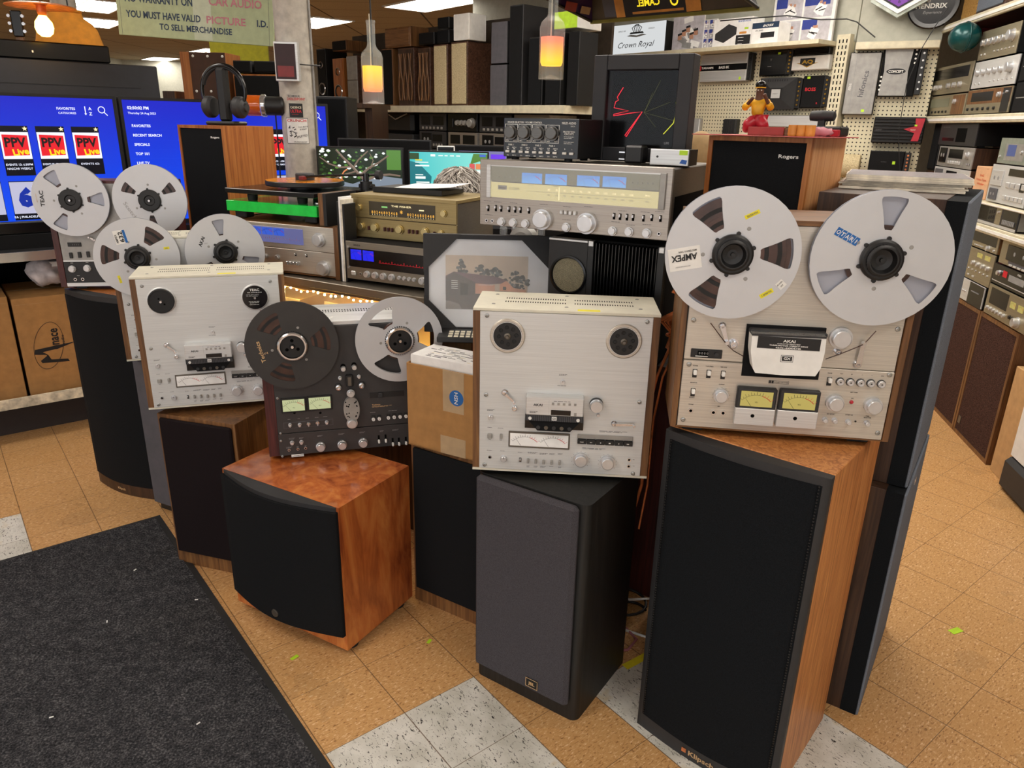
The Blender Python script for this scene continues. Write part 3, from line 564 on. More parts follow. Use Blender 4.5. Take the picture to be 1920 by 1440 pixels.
# deck with white metal top: the bare one in the centre, its twin at left and a third behind
def cream_deck(pl, label, W, H, D, left='fan', right='fan', top='cream_top'):
    t = thing('reel_to_reel_deck', label, 'tape deck', at(pl, 0), yaw(pl), 'reel-to-reel tape decks'); e = .0175
    g = G(); g.box(0, e, 0, D, .006, H-.006, 'walnut'); g.box(W-e, W, 0, D, .006, H-.006, 'walnut'); obj('side_panel', G().box(0, e, .001, D, .006, H-.007, 'walnut'), t); obj('side_panel', G().box(W-e, W, .001, D, .006, H-.007, 'walnut'), t)
    g = G(); g.box(0, W, -.001, D, H-.007, H, top, .001)
    for q in range(2):
        for k in range(52):
            if 24 < k < 28: continue
            x = W*.16 + W*.70*k/51; g.box(x, x+.0025, D*(.38+.2*q), D*(.38+.2*q)+.012, H-.0002, H+.0003, 'void_black')
    for x, y in ((W*.1, D*.25), (W*.5, D*.2), (W*.9, D*.25), (W*.1, D*.82), (W*.5, D*.85), (W*.9, D*.82)): g.lathe([(.005, 0), (.004, .0012), (0, .0012)], (x, y, H), 'z', 'grey_mid', 10)
    g.box(W*.56, W*.68, .004, .02, H-.0001, H+.0004, 'yellow'); obj('top_cover', g, t)
    obj('bottom_cover', G().box(0, W, -.001, D, 0, .006, top).box(e, W-e, .004, D, .0061, H-.0072, 'charcoal'), t)
    g = G(); g.box(e, W-e, -.003, .004, .0065, H-.0075, 'alu_gx', .001); y = -.003
    for p in ((0.0341, 0.4089), (0.4125, 0.4088), (0.0334, 0.2075), (0.4102, 0.2067), (0.0316, 0.0160), (0.4088, 0.0133)): scr(g, p[0], p[1], y)
    for p, w, n in (((0.2217, 0.2685), .02, 2), ((0.0458, 0.1680), .018, 2), ((0.0453, 0.1197), .014, 1), ((0.0730, 0.1194), .018, 1), ((0.0450, 0.0858), .008, 1), ((0.0728, 0.0866), .008, 1), ((0.0453, 0.0565), .016, 1), ((0.0786, 0.0565), .014, 1), ((0.1230, 0.0552), .014, 1), ((0.1536, 0.0570), .024, 2), ((0.1815, 0.0555), .020, 2), ((0.2034, 0.0560), .014, 2), ((0.2235, 0.0572), .012, 2), ((0.1436, 0.0187), .008, 2), ((0.1629, 0.0191), .010, 2), ((0.1811, 0.0190), .014, 2), ((0.2037, 0.0203), .012, 1), ((0.2240, 0.0200), .008, 2), ((0.3530, 0.1253), .07, 2), ((0.3083, 0.0768), .06, 2), ((0.2220, 0.2395), .026, 1), ((0.4087, 0.0515), .006, 1), ((0.4100, 0.0337), .006, 1)): marks(g, p[0], p[1], w, 'grey_dark', y, n, .0009, .0026)
    for p, r in (((0.2757, 0.0438), .023), ((0.3432, 0.0401), .023)):
        for k in range(11):
            a = math.radians(-40 + 26*k); g.rect(p[0]+r*math.cos(a)-.0006, p[1]+r*math.sin(a)-.0006, p[0]+r*math.cos(a)+.0006, p[1]+r*math.sin(a)+.0006, y, 'grey_dark')
    p = (0.1402, 0.0378); obj('front_panel', g, t)
    for (p, st) in (((0.0843, 0.3612), left), ((0.3616, 0.3596), right)):
        g = G(); g.lathe([(.0425, 0), (.0425, .003), (.040, .0045), (.0355, .0045)], (p[0], y, p[1]), 'y-', 'alu_warm' if st == 'fan' else 'alu', 48)
        if st == 'fan':
            g.lathe([(.0355, .0045), (.0355, .006), (.0345, .006), (.0345, .004), (.0335, .004), (.006, .0042)], (p[0], y, p[1]), 'y-', 'black', 48); g.lathe([(.0352, .0062), (.0338, .0062)], (p[0], y, p[1]), 'y-', 'alu', 48)
            for k in range(8):
                a = 2*PI*k/8 + .1; g.lathe([(.0052, .0043), (.0048, .0056), (.0035, .0056), (.003, .0046), (0, .0046)], (p[0]+.021*math.cos(a), y, p[1]+.021*math.sin(a)), 'y-', 'rubber', 14)
            g.lathe([(.0085, .0042), (.008, .008), (.004, .010), (.0035, .016), (0, .016)], (p[0], y, p[1]), 'y-', 'steel_dark', 20)
        elif st == 'rubber':
            g.lathe([(.0385, .0045), (.0385, .012), (.0365, .0135), (.034, .0135), (.0335, .012), (0, .012)], (p[0]-.0, y, p[1]), 'y-', 'rubber', 48); g.lathe([(.004, .012), (.0035, .024), (0, .024)], (p[0], y, p[1]), 'y-', 'chrome', 12)
            for a, b in ((-.006, .008), (.009, -.010)): g.lathe([(.003, .0122), (0, .0122)], (p[0]+a, y, p[1]+b), 'y-', 'void_black', 12)
        else:
            g.lathe([(.0385, .0045), (.0385, .0065), (.038, .0068), (0, .0068)], (p[0], y, p[1]), 'y-', 'black_gloss', 48); g.lathe([(.004, .0068), (.0035, .02), (0, .02)], (p[0], y, p[1]), 'y-', 'chrome', 12)
            yy = y-.0068; g.text('TEAC', p[0], p[1]+.025, .0075, 'white', yy, bold=2, wid=.03); g.text('REEL ADAPTER JPAN', p[0], p[1]+.0165, .0026, 'white', yy, wid=.044)
            for q in range(3): marks(g, p[0]-.002*q, p[1]+.010-.0035*q, .052-.004*q, 'grey', yy)
            for q, ww in ((-.014, .04), (-.018, .034), (-.024, .036)): marks(g, p[0], p[1]+q, ww, 'white', yy, 1, .0011)
        obj('turntable', g, t)
    p = (0.2215, 0.2498); knob(t, p[0], p[1], .0055, y=y)
    arm(t, (0.0803, 0.2164), (0.1052, 0.1948), .0085, .0025, y=y); roller(t, (0.1056, 0.1766), .0065); arm(t, (0.3525, 0.1481), (0.4002, 0.1500), .0075, .003, y=y)
    # head block
    a, b = (0.1342, 0.2180), (0.2751, 0.1708); c = (0.1339, 0.2280); d0, d1 = (0.1329, 0.1412), (0.2774, 0.1279)
    x0, x1 = a[0], b[0]; g = G(); yh = -.032; z0, z1 = b[1], a[1]
    g.box(x0, x1, yh, y, z0, z1, 'alu', .002); g.box(x0+(x1-x0)*.4, x0+(x1-x0)*.402, yh-.0003, yh, z0+.004, z1-.004, 'grey'); g.text('AKAI', (0.1618, 0.2006)[0]+.002, (z0+z1)/2+.004, .0062, 'black', yh, bold=2, wid=.022); marks(g, x0+.02, z0+.009, .02, 'black', yh, 2)
    for k in range(5): xx = x0+(x1-x0)*(.47+.095*k); g.box(xx-.003, xx+.003, yh-.002, yh, z1-.018, z1-.012, 'grey_mid', .0005)
    xx = x0+(x1-x0)*.86; g.box(xx-.003, xx+.003, yh-.002, yh, z0+.003, z0+.011, 'grey_mid', .0005); marks(g, x0+(x1-x0)*.66, z1-.009, .05, 'grey_dark', yh)
    hc = obj('head_cover', g, t); obj('display', G().rect(x0+(x1-x0)*.44, z0+.003, x0+(x1-x0)*.78, z0+.016, yh-.0006, 'black_gloss'), hc)
    g = G(); zz = z0-.016; g.box(x0-.001, x1+.001, yh+.004, y, zz, z0, 'charcoal')
    for k in range(30): xk = x0+.004+(x1-x0-.008)*k/29; g.box(xk, xk+.001, yh+.003, yh+.004, zz, z0-.001, 'grey_dark')
    g.rect((x0+x1)/2-.006, zz+.003, (x0+x1)/2+.006, z0-.003, yh+.003, 'white'); g.text('GX', (x0+x1)/2, zz+.008, .0045, 'black', yh+.0027, bold=2)
    for xx in (x0+.011, x1-.012): g.lathe([(.0045, 0), (.004, .002), (0, .002)], (xx, yh+.004, zz+.006), 'y-', 'white', 14)
    obj('head_gate', g, hc, label='ribbed dark gate under the silver head cover')
    g = G(); zb = d1[1]; g.box(x0-.002, x1+.002, -.012, y, zb, zz, 'black_gloss'); g.prism([(x0+.006, zz), (x1-.006, zz), (x1-.03, zb-.001), (x0+.03, zb-.001)], yh+.008, -.010, 'black_matte')
    for k in range(5): g.cyl((x0+.032+(x1-x0-.064)*k/4, -.012, zb+.008), .005, .014, 'y-', 'steel_dark' if k % 2 else 'charcoal', 14)
    obj('head_tray', g, t)
    p = (0.3060, 0.1971); g = G(); g.lathe([(.0165, 0), (.0165, .014), (.0150, .0145), (.0150, .024), (.014, .0255), (0, .0255)], (p[0], y, p[1]), 'y-', 'knob_alu', 36); g.lathe([(.0168, .001), (.0168, .0142)], (p[0], y, p[1]), 'y-', 'black', 36); obj('capstan_roller', g, t)
    roller(t, (0.3120, 0.1698), .004)
    p = (0.0460, 0.1484); knob(t, p[0], p[1], .0065, y=y)
    p = (0.0448, 0.0979); button(t, p[0], p[1], .012, .013, 'grey_mid', y, .007); p = (0.0730, 0.0987); button(t, p[0], p[1], .0065, .013, 'grey_mid', y, .007)
    a, b = (0.0939, 0.1123), (0.2439, 0.0724); g = G(); g.box(a[0]-.002, b[0]+.002, y-.003, y, b[1]-.002, a[1]+.002, 'steel_dark', .001); g.rect(a[0]+.002, b[1]+.003, b[0]-.002, a[1]-.003, y-.0032, 'paper'); mf = obj('meter_frame', g, t)
    xm = (a[0]+b[0])/2
    for (q0, q1) in ((a[0]+.006, xm-.001), (xm+.001, b[0]-.006)): meter(mf, q0, b[1]+.004, q1, a[1]-.004, 'paper', y-.0035, 'grey_dark', val=.15)
    a, b = (0.2644, 0.1149), (0.4023, 0.0908); zt = (0.2651, 0.1030)[1]; obj('transport_bar', G().box(a[0], b[0], y-.003, y, zt, a[1], 'grey_mid', .001), t)
    for k in range(6):
        x0 = a[0]+(b[0]-a[0])*k/6; w = (b[0]-a[0])/6; g = G().box(x0+.0005, x0+w-.0005, y-.009, y, b[1], zt-.0005, 'black', .001); zc = (b[1]+zt)/2
        if k in (0, 1): g.text(('PAUSE', 'REC')[k], x0+w/2, zc, .0022, 'white', y-.009)
        elif k == 3: g.rect(x0+w*.4, zc-.0015, x0+w*.6, zc+.0015, y-.0091, 'white')
        else:
            for q in ((-.002,), (), (), (), (), (-.002,))[k] + (.001,) if k != 4 else (.0,): g.prism([(x0+w/2+q-.0015, zc-.0016), (x0+w/2+q+.0015, zc), (x0+w/2+q-.0015, zc+.0016)], y-.0095, y-.009, 'white')
        obj('transport_key', g, t)
    p = (0.0451, 0.0388); knob(t, p[0], p[1], .0046, y=y, style=4, name='headphone_jack', h=.004)
    for p in ((0.3967, 0.0516), (0.3970, 0.0337)): knob(t, p[0], p[1], .0046, y=y, style=4, name='microphone_jack', h=.004)
    p = (0.0807, 0.0363); knob(t, p[0], p[1], .0078, y=y); p = (0.1228, 0.0349); toggle(t, p[0], p[1], y)
    for p in ((0.1428, 0.0349), (0.1624, 0.0349), (0.1823, 0.0337), (0.2025, 0.0341), (0.2227, 0.0342)): button(t, p[0], p[1], .0058, .011, 'grey_mid', y, .008)
    for p in ((0.2756, 0.0457), (0.3431, 0.0420)): knob(t, p[0], p[1], .0150, y=y, style=3, h=.017, name='level_knob')
    feet(t, W, D); return t
cream_deck('B', 'tape deck with white top and no reels standing on the grey-fronted speaker', .4446, .4265, .185)
cream_deck('C', 'tape deck with cream top, one black turntable and one round label disc on its spindles', .4552, .4367, .19, 'rubber', 'label')
cream_deck('E', 'cream-topped tape deck mostly hidden behind its twin, carrying two silver reels', .45, .435, .16, 'fan', 'fan')
# large deck at right
t = thing('reel_to_reel_deck', 'wood-cased tape deck with two yellow meters carrying the two largest silver reels', 'tape deck', at('A', 0), yaw('A'), 'reel-to-reel tape decks')
W, H, D = .463, .461, .21; e = .013
obj('side_panel', G().box(0, e, -.004, D, 0, H, 'walnut', .001), t); obj('side_panel', G().box(W-e, W, -.004, D, 0, H, 'walnut', .001), t); obj('top_panel', G().box(e, W-e, -.004, D, H-.01, H, 'walnut_x'), t); obj('bottom_panel', G().box(e, W-e, -.002, D, 0, .004, 'walnut_x').box(e, W-e, .004, D-.005, .004, H-.01, 'charcoal'), t)
zs = .1585; g = G(); g.box(e+.002, W-e-.002, -.001, .005, zs, H-.011, 'alu_warm', .001)
for p in ((0.0274, 0.2458), (0.4372, 0.2501)): scr(g, p[0], p[1], -.001)
obj('upper_panel', g, t); g = G(); y = -.004; g.box(e+.002, W-e-.002, y, .005, .004, zs-.001, 'alu_warm', .001)
for p in ((0.0276, 0.1477), (0.4383, 0.1522), (0.0271, 0.0182), (0.4379, 0.0200)): scr(g, p[0], p[1], y)
for p, s in (((0.0415, 0.1457), 'POWER'), ((0.0709, 0.1460), 'TAPE SPEED'), ((0.1010, 0.1464), 'REEL SIZE'), ((0.0416, 0.1069), 'MONITOR'), ((0.1008, 0.1069), 'OUTPUT'), ((0.0407, 0.0560), 'PHONE'), ((0.1007, 0.0558), 'MIC'), ((0.3196, 0.1480), 'PAUSE'), ((0.3432, 0.1484), 'REC'), ((0.3745, 0.1086), 'MIC - LINE'), ((0.3738, 0.0950), 'REC'), ((0.3354, 0.0562), 'REC MODE'), ((0.3734, 0.0571), 'DOLBY NR'), ((0.4105, 0.0570), 'TAPE'), ((0.4111, 0.0536), 'SELECTOR'), ((0.3638, 0.1482), 'FF'), ((0.3842, 0.1484), '<'), ((0.4038, 0.1485), '>'), ((0.4249, 0.1488), 'RW'), ((0.0407, 0.0722), 'SOURCE')): g.text(s, p[0], p[1], .0022, 'black', y, bold=2)
p = (0.2185, 0.1200); g.text('DOLBY SYSTEM', p[0]+.005, p[1], .0026, 'black', y, wid=.029)
for q in ((-.021, .021, -.0035, -.003), (-.021, .021, .003, .0035), (-.021, -.0205, -.0035, .0035), (.0205, .021, -.0035, .0035)): g.rect(p[0]+q[0], p[1]+q[2], p[0]+q[1], p[1]+q[3], y, 'black')
g.rect(p[0]-.020, p[1]-.0028, p[0]-.0155, p[1]+.0028, y, 'black'); g.rect(p[0]-.0148, p[1]-.0028, p[0]-.0103, p[1]+.0028, y, 'black')
for p in ((0.1025, 0.0812), (0.3387, 0.0830), (0.4162, 0.0826)):
    for k in range(11): a = math.radians(-50+28*k); r = .0185; g.rect(p[0]+r*math.cos(a)-.0005, p[1]+r*math.sin(a)-.0005, p[0]+r*math.cos(a)+.0005, p[1]+r*math.sin(a)+.0005, y, 'black')
obj('lower_panel', g, t)
arm(t, (0.0875, 0.2372), (0.0993, 0.2045), .008, .004, 'chrome', w=.011); roller(t, (0.1142, 0.1992), .008); arm(t, (0.3711, 0.1709), (0.3727, 0.2196), .009, .004, 'chrome', w=.012)
roller(t, (0.3273, 0.1953), .006); p = (0.3279, 0.2260); knob(t, p[0], p[1], .0185, y=-.001, style=3, h=.02, name='capstan_roller')
a, b = (0.0287, 0.1835), (0.0943, 0.1640); g = G(); g.box(a[0], b[0], -.004, -.001, b[1], a[1], 'black', .001); g.box(a[0]+.014, a[0]+.036, -.0045, -.004, b[1]+.005, a[1]-.004, 'void_black')
for k in range(4): g.text('0', a[0]+.018+.0055*k, (a[1]+b[1])/2+.001, .005, 'grey', -.0045)
g.rect(a[0]+.01, b[1]+.003, a[0]+.036, b[1]+.0045, -.0046, 'white'); g.cyl((b[0]-.012, -.004, (a[1]+b[1])/2), .0045, .005, 'y-', 'charcoal', 16); obj('tape_counter', g, t)
# head cover
pa = [(0.1373, 0.2442), (0.2972, 0.2449), (0.2977, 0.1315), (0.1391, 0.1300)]
g = G(); g.prism(pa, -.006, -.001, 'black_matte'); x0, x1 = pa[0][0]+.004, pa[1][0]-.002; zt = pa[0][1]; g.box(x0, x1, -.03, -.006, zt-.014, zt-.005, 'charcoal', .002); obj('head_housing', g, t)
P1 = [(0.1418, 0.2363), (0.2874, 0.2382), (0.2890, 0.2051), (0.2864, 0.1711), (0.2782, 0.1533), (0.2159, 0.1509), (0.1580, 0.1526), (0.1520, 0.1619), (0.1437, 0.1976)]
g = G(); g.prism(P1, -.05, -.012, 'white'); l0, l1 = (0.1543, 0.2332), (0.2782, 0.2071); ym = -.0503; g.rect(l0[0], l1[1], l1[0], P1[0][1]-.004, ym, 'black'); cx = (l0[0]+l1[0])/2; zt = l0[1]
g.prism([P1[0], P1[1], (P1[1][0], P1[1][1]-.004), (P1[0][0], P1[0][1]-.004)], -.051, -.012, 'charcoal')
g.text('AKAI', cx, zt-.0085, .0052, 'white', ym-.0004, bold=2, wid=.024); g.text('GLASS & X\'TAL FERRITE HEAD', cx, zt-.0145, .0022, 'white', ym-.0004, wid=.046); g.text('THREE-MOTOR / DIRECT DRIVE', cx, zt-.0185, .0026, 'white', ym-.0004, wid=.076, bold=2); g.text('GX-600DB', cx, zt-.0232, .003, 'white', ym-.0004, wid=.05, bold=2)
pz = (0.2171, 0.1872)
for q in ((.0125, .0075, 'black'), (.0115, .0065, 'white'), (.010, .005, 'black')): g.rect(pz[0]-q[0], pz[1]-q[1], pz[0]+q[0], pz[1]+q[1], -.0501-.0002*(3-len(q)), q[2]) if 0 else g.box(pz[0]-q[0], pz[0]+q[0], -.0502-(.0125-q[0])*.2, -.0500, pz[1]-q[1], pz[1]+q[1], q[2])
g.text('GX', pz[0], pz[1]+.0008, .005, 'white', -.0509, bold=2, wid=.014); obj('head_cover', g, t)
# meters and controls
for k, (poly, w0, w1, dot) in enumerate((([(0.1337, 0.1071), (0.2136, 0.1078), (0.2194, 0.0226), (0.1342, 0.0237)], (0.1359, 0.1071), (0.2097, 0.0671), (0.1712, 0.0447)), ([(0.2220, 0.1084), (0.3030, 0.1092), (0.3077, 0.0236), (0.2227, 0.0242)], (0.2232, 0.1080), (0.2967, 0.0679), (0.2600, 0.0457)))):
    x0, x1 = (poly[0][0]+poly[3][0])/2, (poly[1][0]+poly[2][0])/2; z0, z1 = (poly[2][1]+poly[3][1])/2, (poly[0][1]+poly[1][1])/2
    g = G(); g.box(x0, x1, -.018, y, z0, z1, 'charcoal', .002); g.box(x0-.0005, x1+.0005, -.0195, y, z0-.0005, w1[1]-.006, 'alu', .001); g.lathe([(.0042, 0), (0, .0003)], (dot[0], -.0196, dot[1]), 'y-', 'void_black', 16); mh_ = obj('meter_housing', g, t)
    meter(mh_, x0+.008, w1[1]-.001, x1-.008, z1-.007, 'meter_yellow', -.0183, val=.12, text='VU')
for p in ((0.0414, 0.1283), (0.0709, 0.1286), (0.1011, 0.1286), (0.0419, 0.0845), (0.3207, 0.1294)): obj('switch', G().box(p[0]-.0048, p[0]+.0048, y-.0012, y, p[1]-.0095, p[1]+.0095, 'black', .002).box(p[0]-.0036, p[0]+.0036, y-.011, y, p[1]-.001, p[1]+.0085, 'white', .001), t)
p = (0.1016, 0.0824); knob(t, p[0], p[1], .0128, y=y, h=.017, style=3)
for p in ((0.3386, 0.0839), (0.4161, 0.0834)): knob(t, p[0], p[1], .0148, y=y, style=3, h=.02, name='level_knob')
for p in ((0.0414, 0.0415), (0.0904, 0.0410), (0.1111, 0.0413)): knob(t, p[0], p[1], .0054, y=y, style=4, name='jack', h=.004)
for p in ((0.3423, 0.1309), (0.3629, 0.1311), (0.3834, 0.1314), (0.4039, 0.1316), (0.4250, 0.1314)): obj('transport_key', G().lathe([(.0088, 0), (.0088, .002), (.0078, .002)], (p[0], y, p[1]), 'y-', 'black', 24).lathe([(.0076, .002), (.0074, .007), (.006, .0078), (0, .0072)], (p[0], y, p[1]), 'y-', 'knob_alu', 24).rect(p[0]-.0015, p[1]-.0012, p[0]+.0015, p[1]+.0012, y-.0078, 'black'), t)
for p in ((0.3253, 0.0420), (0.3452, 0.0423), (0.3737, 0.0412), (0.4117, 0.0416)): knob(t, p[0], p[1], .0048, y=y, style=2, h=.011, name='button')
p = (0.3730, 0.0865); obj('record_lamp', G().lathe([(.0042, 0), (.004, .002), (.0025, .0035), (0, .004)], (p[0], y, p[1]), 'y-', 'red', 16), t)
p = (0.3886, 0.0432); obj('indicator', G().cyl((p[0], y, p[1]), .002, .001, 'y-', 'black', 12), t)
g = G()
for P in (((0.0610, 0.2450), (0.0985, 0.2011), (0.1156, 0.1870), (0.1381, 0.1760)), ((0.3023, 0.1815), (0.3276, 0.1937), (0.3470, 0.2039), (0.3722, 0.2183), (0.3907, 0.2477))): g.tube([(p[0], -.016, p[1]) for p in P], .0011, 'tape', 6)
obj('tape_path', g, t); feet(t, W, D, -.016, .016, .045)
# dark studio deck
t = thing('reel_to_reel_deck', 'dark grey tape deck with wine-red side panel standing on the cherry cube', 'tape deck', at('D', 0), yaw('D'), 'reel-to-reel tape decks')
W, H, D = .456, .424, .225; e = .034
obj('side_panel', G().box(0, e-.003, .002, D, 0, H-.01, 'rosewood', .001), t); obj('side_panel', G().box(W-.02, W, .002, D, 0, H-.01, 'rosewood', .001), t)
g = G(); g.box(e-.003, W-.02, .004, D, .003, H-.012, 'charcoal'); obj('case', g, t); g = G(); g.box(e-.003, W-.02, .0, D, H-.012, H, 'alu', .001)
for q in range(2):
    for k in range(44): x = e+.02+(W-.09)*k/43; g.box(x, x+.004, D*.52+.02*q, D*.52+.02*q+.010, H-.0002, H+.0003, 'void_black')
g.lathe([(.014, 0), (.013, .0005), (.010, .0005)], (W*.45, D*.25, H), 'z', 'white', 20); obj('top_cover', g, t)
y = -.004; zs = (0.1652, 0.0759)[1]; g = G(); x0, x1 = e-.003, W-.02; g.box(x0, x1, y, .004, zs+.001, H-.013, 'tech_panel', .001)
for p in ((0.0392, 0.1943), (0.0389, 0.0788)): scr(g, p[0], p[1], y, .004)
q0, q1 = (0.0496, 0.1190), (0.1978, 0.0882); zc = (q0[1]+q1[1])/2; g.rect(q0[0], zc-.011, q1[0], zc+.009, y, 'grey_dark'); g.rect(q0[0]+.001, zc-.010, q1[0]-.001, zc+.008, y-.0003, 'tech_panel')
for p, w in (((0.0684, 0.1223), .01), ((0.0964, 0.1218), .008), ((0.1226, 0.1215), .012), ((0.1509, 0.1211), .014), ((0.1765, 0.1217), .016), ((0.3231, 0.1226), .02), ((0.3875, 0.1234), .034)): marks(g, p[0], p[1], w, 'grey', y, 1, .0011)
p = (0.3329, 0.1487); g.text('Technics', p[0], p[1], .0042, 'gold_ink', y, wid=.026, bold=1.5); marks(g, p[0]+.018, p[1]-.006, .062, 'gold_ink', y, 2, .0008, .0025); p = (0.0848, 0.1425); g.lathe([(.004, 0), (0, .001)], (p[0], y, p[1]), 'y-', 'void_black', 14); p = (0.1614, 0.1357); g.lathe([(.004, 0), (0, .001)], (p[0], y, p[1]), 'y-', 'void_black', 14)
obj('upper_panel', g, t); g = G(); g.box(x0, x1, y-.003, .004, .003, zs, 'tech_panel', .001)
for p in ((0.0381, 0.0547), (0.0384, 0.0028)): scr(g, p[0], p[1], y-.003, .004)
for p, w in (((0.0711, 0.0599), .018), ((0.0993, 0.0593), .014), ((0.0602, 0.0311), .018), ((0.0859, 0.0306), .006), ((0.1094, 0.0307), .006), ((0.1554, 0.0610), .016), ((0.2206, 0.0610), .018), ((0.2856, 0.0603), .018), ((0.3464, 0.0584), .012), ((0.3906, 0.0585), .02)): marks(g, p[0], p[1], w, 'grey', y-.003, 2, .0009, .0028)
p = (0.0836, 0.0005); g.rect(p[0]-.0185, p[1]-.0042, p[0]+.0185, p[1]+.0042, y-.003, 'white'); g.text('AUTO REVERSE', p[0]-.005, p[1]-.0005, .0024, 'black', y-.0034, wid=.021, bold=2); g.text('1700', p[0]+.012, p[1]+.001, .0042, 'grey_dark', y-.0034, wid=.010)
obj('lower_panel', g, t)
for a, b in (((0.0522, 0.1879), (0.1164, 0.1506)), ((0.1296, 0.1893), (0.1939, 0.1514))): meter(t, a[0], b[1], b[0], a[1], 'meter_pale', y-.001, val=.1, frame='black', text='VU')
for p in ((0.0689, 0.1046), (0.0972, 0.1028), (0.1784, 0.1037)): knob(t, p[0], p[1], .0042, y=y, style=2, h=.012, name='button')
for p in ((0.1240, 0.1033), (0.1510, 0.1041)): g = G(); g.lathe([(.006, 0), (.0055, .004), (0, .004)], (p[0], y, p[1]), 'y-', 'chrome', 16); g.box(p[0]-.0015, p[0]+.0015, y-.012, y-.003, p[1]-.006, p[1]+.006, 'knob_alu', .0005); obj('selector_knob', g, t)
g = G(); oc = (0.2562, 0.1456); vv = []
for k in range(40): a = 2*PI*k/40; zz = .040*math.sin(a); vv.append((oc[0] + .0245*math.copysign(abs(math.cos(a))**.8, math.cos(a)), oc[1]-.002+zz))
g.prism(vv, y-.014, y, 'grey_mid'); rnd = random.Random(4)
for sx in (-1, 1):
    for k in range(9): xx = oc[0] + sx*rnd.uniform(.006, .018); zz = oc[1] + (rnd.uniform(.006, .028) if k < 5 else rnd.uniform(-.028, -.012)); g.lathe([(.0022, .0003), (0, .0004)], (xx, y-.014, zz), 'y-', 'void_black', 10)
obj('head_plate', g, t); p = (0.2559, 0.1982); knob(t, p[0], p[1], .0105, y=y-.014, h=.012, name='capstan_cap'); p = (0.2553, 0.0966); knob(t, p[0], p[1], .0135, y=y-.008, style=3, h=.013, name='pinch_roller')
for p, r in (((0.2380, 0.2770), .0075), ((0.2711, 0.2795), .0075)): obj('guide_roller', G().cyl((p[0], y, p[1]+.006), .0075, .003, 'y-', 'void_black', 20).lathe([(r, 0), (r, .014), (r*.85, .016), (0, .016)], (p[0], y, p[1]), 'y-', 'knob_alu', 24), t)
for p, r in (((0.2203, 0.2176), .0085), ((0.2904, 0.2192), .0085)): obj('guide_roller', G().cyl((p[0], y, p[1]), r*1.3, .004, 'y-', 'black', 24).lathe([(r, .004), (r, .012), (r*.6, .013), (r*.5, .009), (0, .009)], (p[0], y, p[1]), 'y-', 'chrome', 24), t)
for p in ((0.2268, 0.2459), (0.2840, 0.2466)): knob(t, p[0], p[1], .0042, y=y, style=2, name='guide_roller', h=.012)
p = (0.2532, 0.2419); obj('head_block', G().box(p[0]-.010, p[0]+.012, y-.016, y, p[1]-.022, p[1]+.014, 'black', .002).box(p[0]-.004, p[0]+.006, y-.018, y-.016, p[1]-.018, p[1]+.01, 'steel_dark'), t)
a, b = (0.3144, 0.1943), (0.4221, 0.1669); zc = (a[1]+b[1])/2; g = G(); g.box(a[0], b[0], y-.001, y, zc-.009, zc+.009, 'black'); g.box(a[0]+.026, a[0]+.04, y-.008, y-.001, zc-.006, zc+.008, 'charcoal', .001); obj('counter_panel', g, t)
for p in ((0.3222, 0.1012), (0.3405, 0.1016), (0.3692, 0.1025), (0.3876, 0.1026), (0.4062, 0.1026), (0.4251, 0.1027)): obj('transport_key', G().box(p[0]-.0058, p[0]+.0058, y-.003, y, p[1]-.008, p[1]+.012, 'black', .001).lathe([(.0054, .003), (.005, .009), (0, .0085)], (p[0], y, p[1]), 'y-', 'white', 18).rect(p[0]-.001, p[1]-.001, p[0]+.001, p[1]+.001, y-.0092, 'black'), t)
y2 = y-.003
for p in ((0.0704, 0.0459), (0.0983, 0.0452)): knob(t, p[0], p[1], .0048, y=y2, style=2, h=.011, name='button')
for p in ((0.0595, 0.0221), (0.0864, 0.0228), (0.1093, 0.0234)): knob(t, p[0], p[1], .0042, y=y2, style=4, h=.004, name='jack')
for p in ((0.1550, 0.0252), (0.2210, 0.0249), (0.2864, 0.0257)): g = G(); g.lathe([(.0145, 0), (.0145, .007), (.013, .008), (.0125, .008), (.012, .018), (.011, .019), (0, .019)], (p[0], y2, p[1]), 'y-', 'knob_alu', 36); obj('level_knob', g, t)
for p in ((0.3363, 0.0264), (0.3581, 0.0268), (0.3802, 0.0121), (0.4001, 0.0114), (0.4226, 0.0123)): obj('lever', G().box(p[0]-.003, p[0]+.003, y2-.001, y2, p[1]-.006, p[1]+.018, 'void_black').box(p[0]-.0032, p[0]+.0032, y2-.013, y2-.001, p[1]-.006, p[1]+.004, 'white', .0015), t)
feet(t, W, D)
# deck on the far left
t = thing('reel_to_reel_deck', 'brown-sided tape deck with grey upper and black lower panel at the far left', 'tape deck', at('F', 0), yaw('F'), 'reel-to-reel tape decks')
W, H, D = .447, .405, .12; e = .022
obj('side_panel', G().box(-.012, e-.012, -.004, D, 0, H, 'rosewood', .001), t); obj('side_panel', G().box(W-e, W, -.004, D, 0, H, 'rosewood', .001), t); obj('top_panel', G().box(e-.012, W-e, -.002, D, H-.01, H, 'rosewood').box(e-.012, W-e, .006, D, .002, H-.01, 'charcoal'), t)
zs = (0.0324, 0.1026)[1]; zb = (0.0182, 0.0178)[1]; g = G(); x0, x1 = e-.010, W-e; y = -.002
g.box(x0, x1, y, .006, zs+.003, H-.011, 'grey_mid'); g.box(x0, x1, y-.002, .006, zs-.002, zs+.003, 'alu'); obj('upper_panel', g, t)
a, b = (0.0380, 0.1742), (0.0868, 0.1582); g = G(); g.box(a[0], b[0], y-.003, y, b[1], a[1], 'black', .001)
for k in range(4): g.text('1', a[0]+.018+.007*k, (a[1]+b[1])/2, .005, 'grey', y-.003)
obj('tape_counter', g, t)
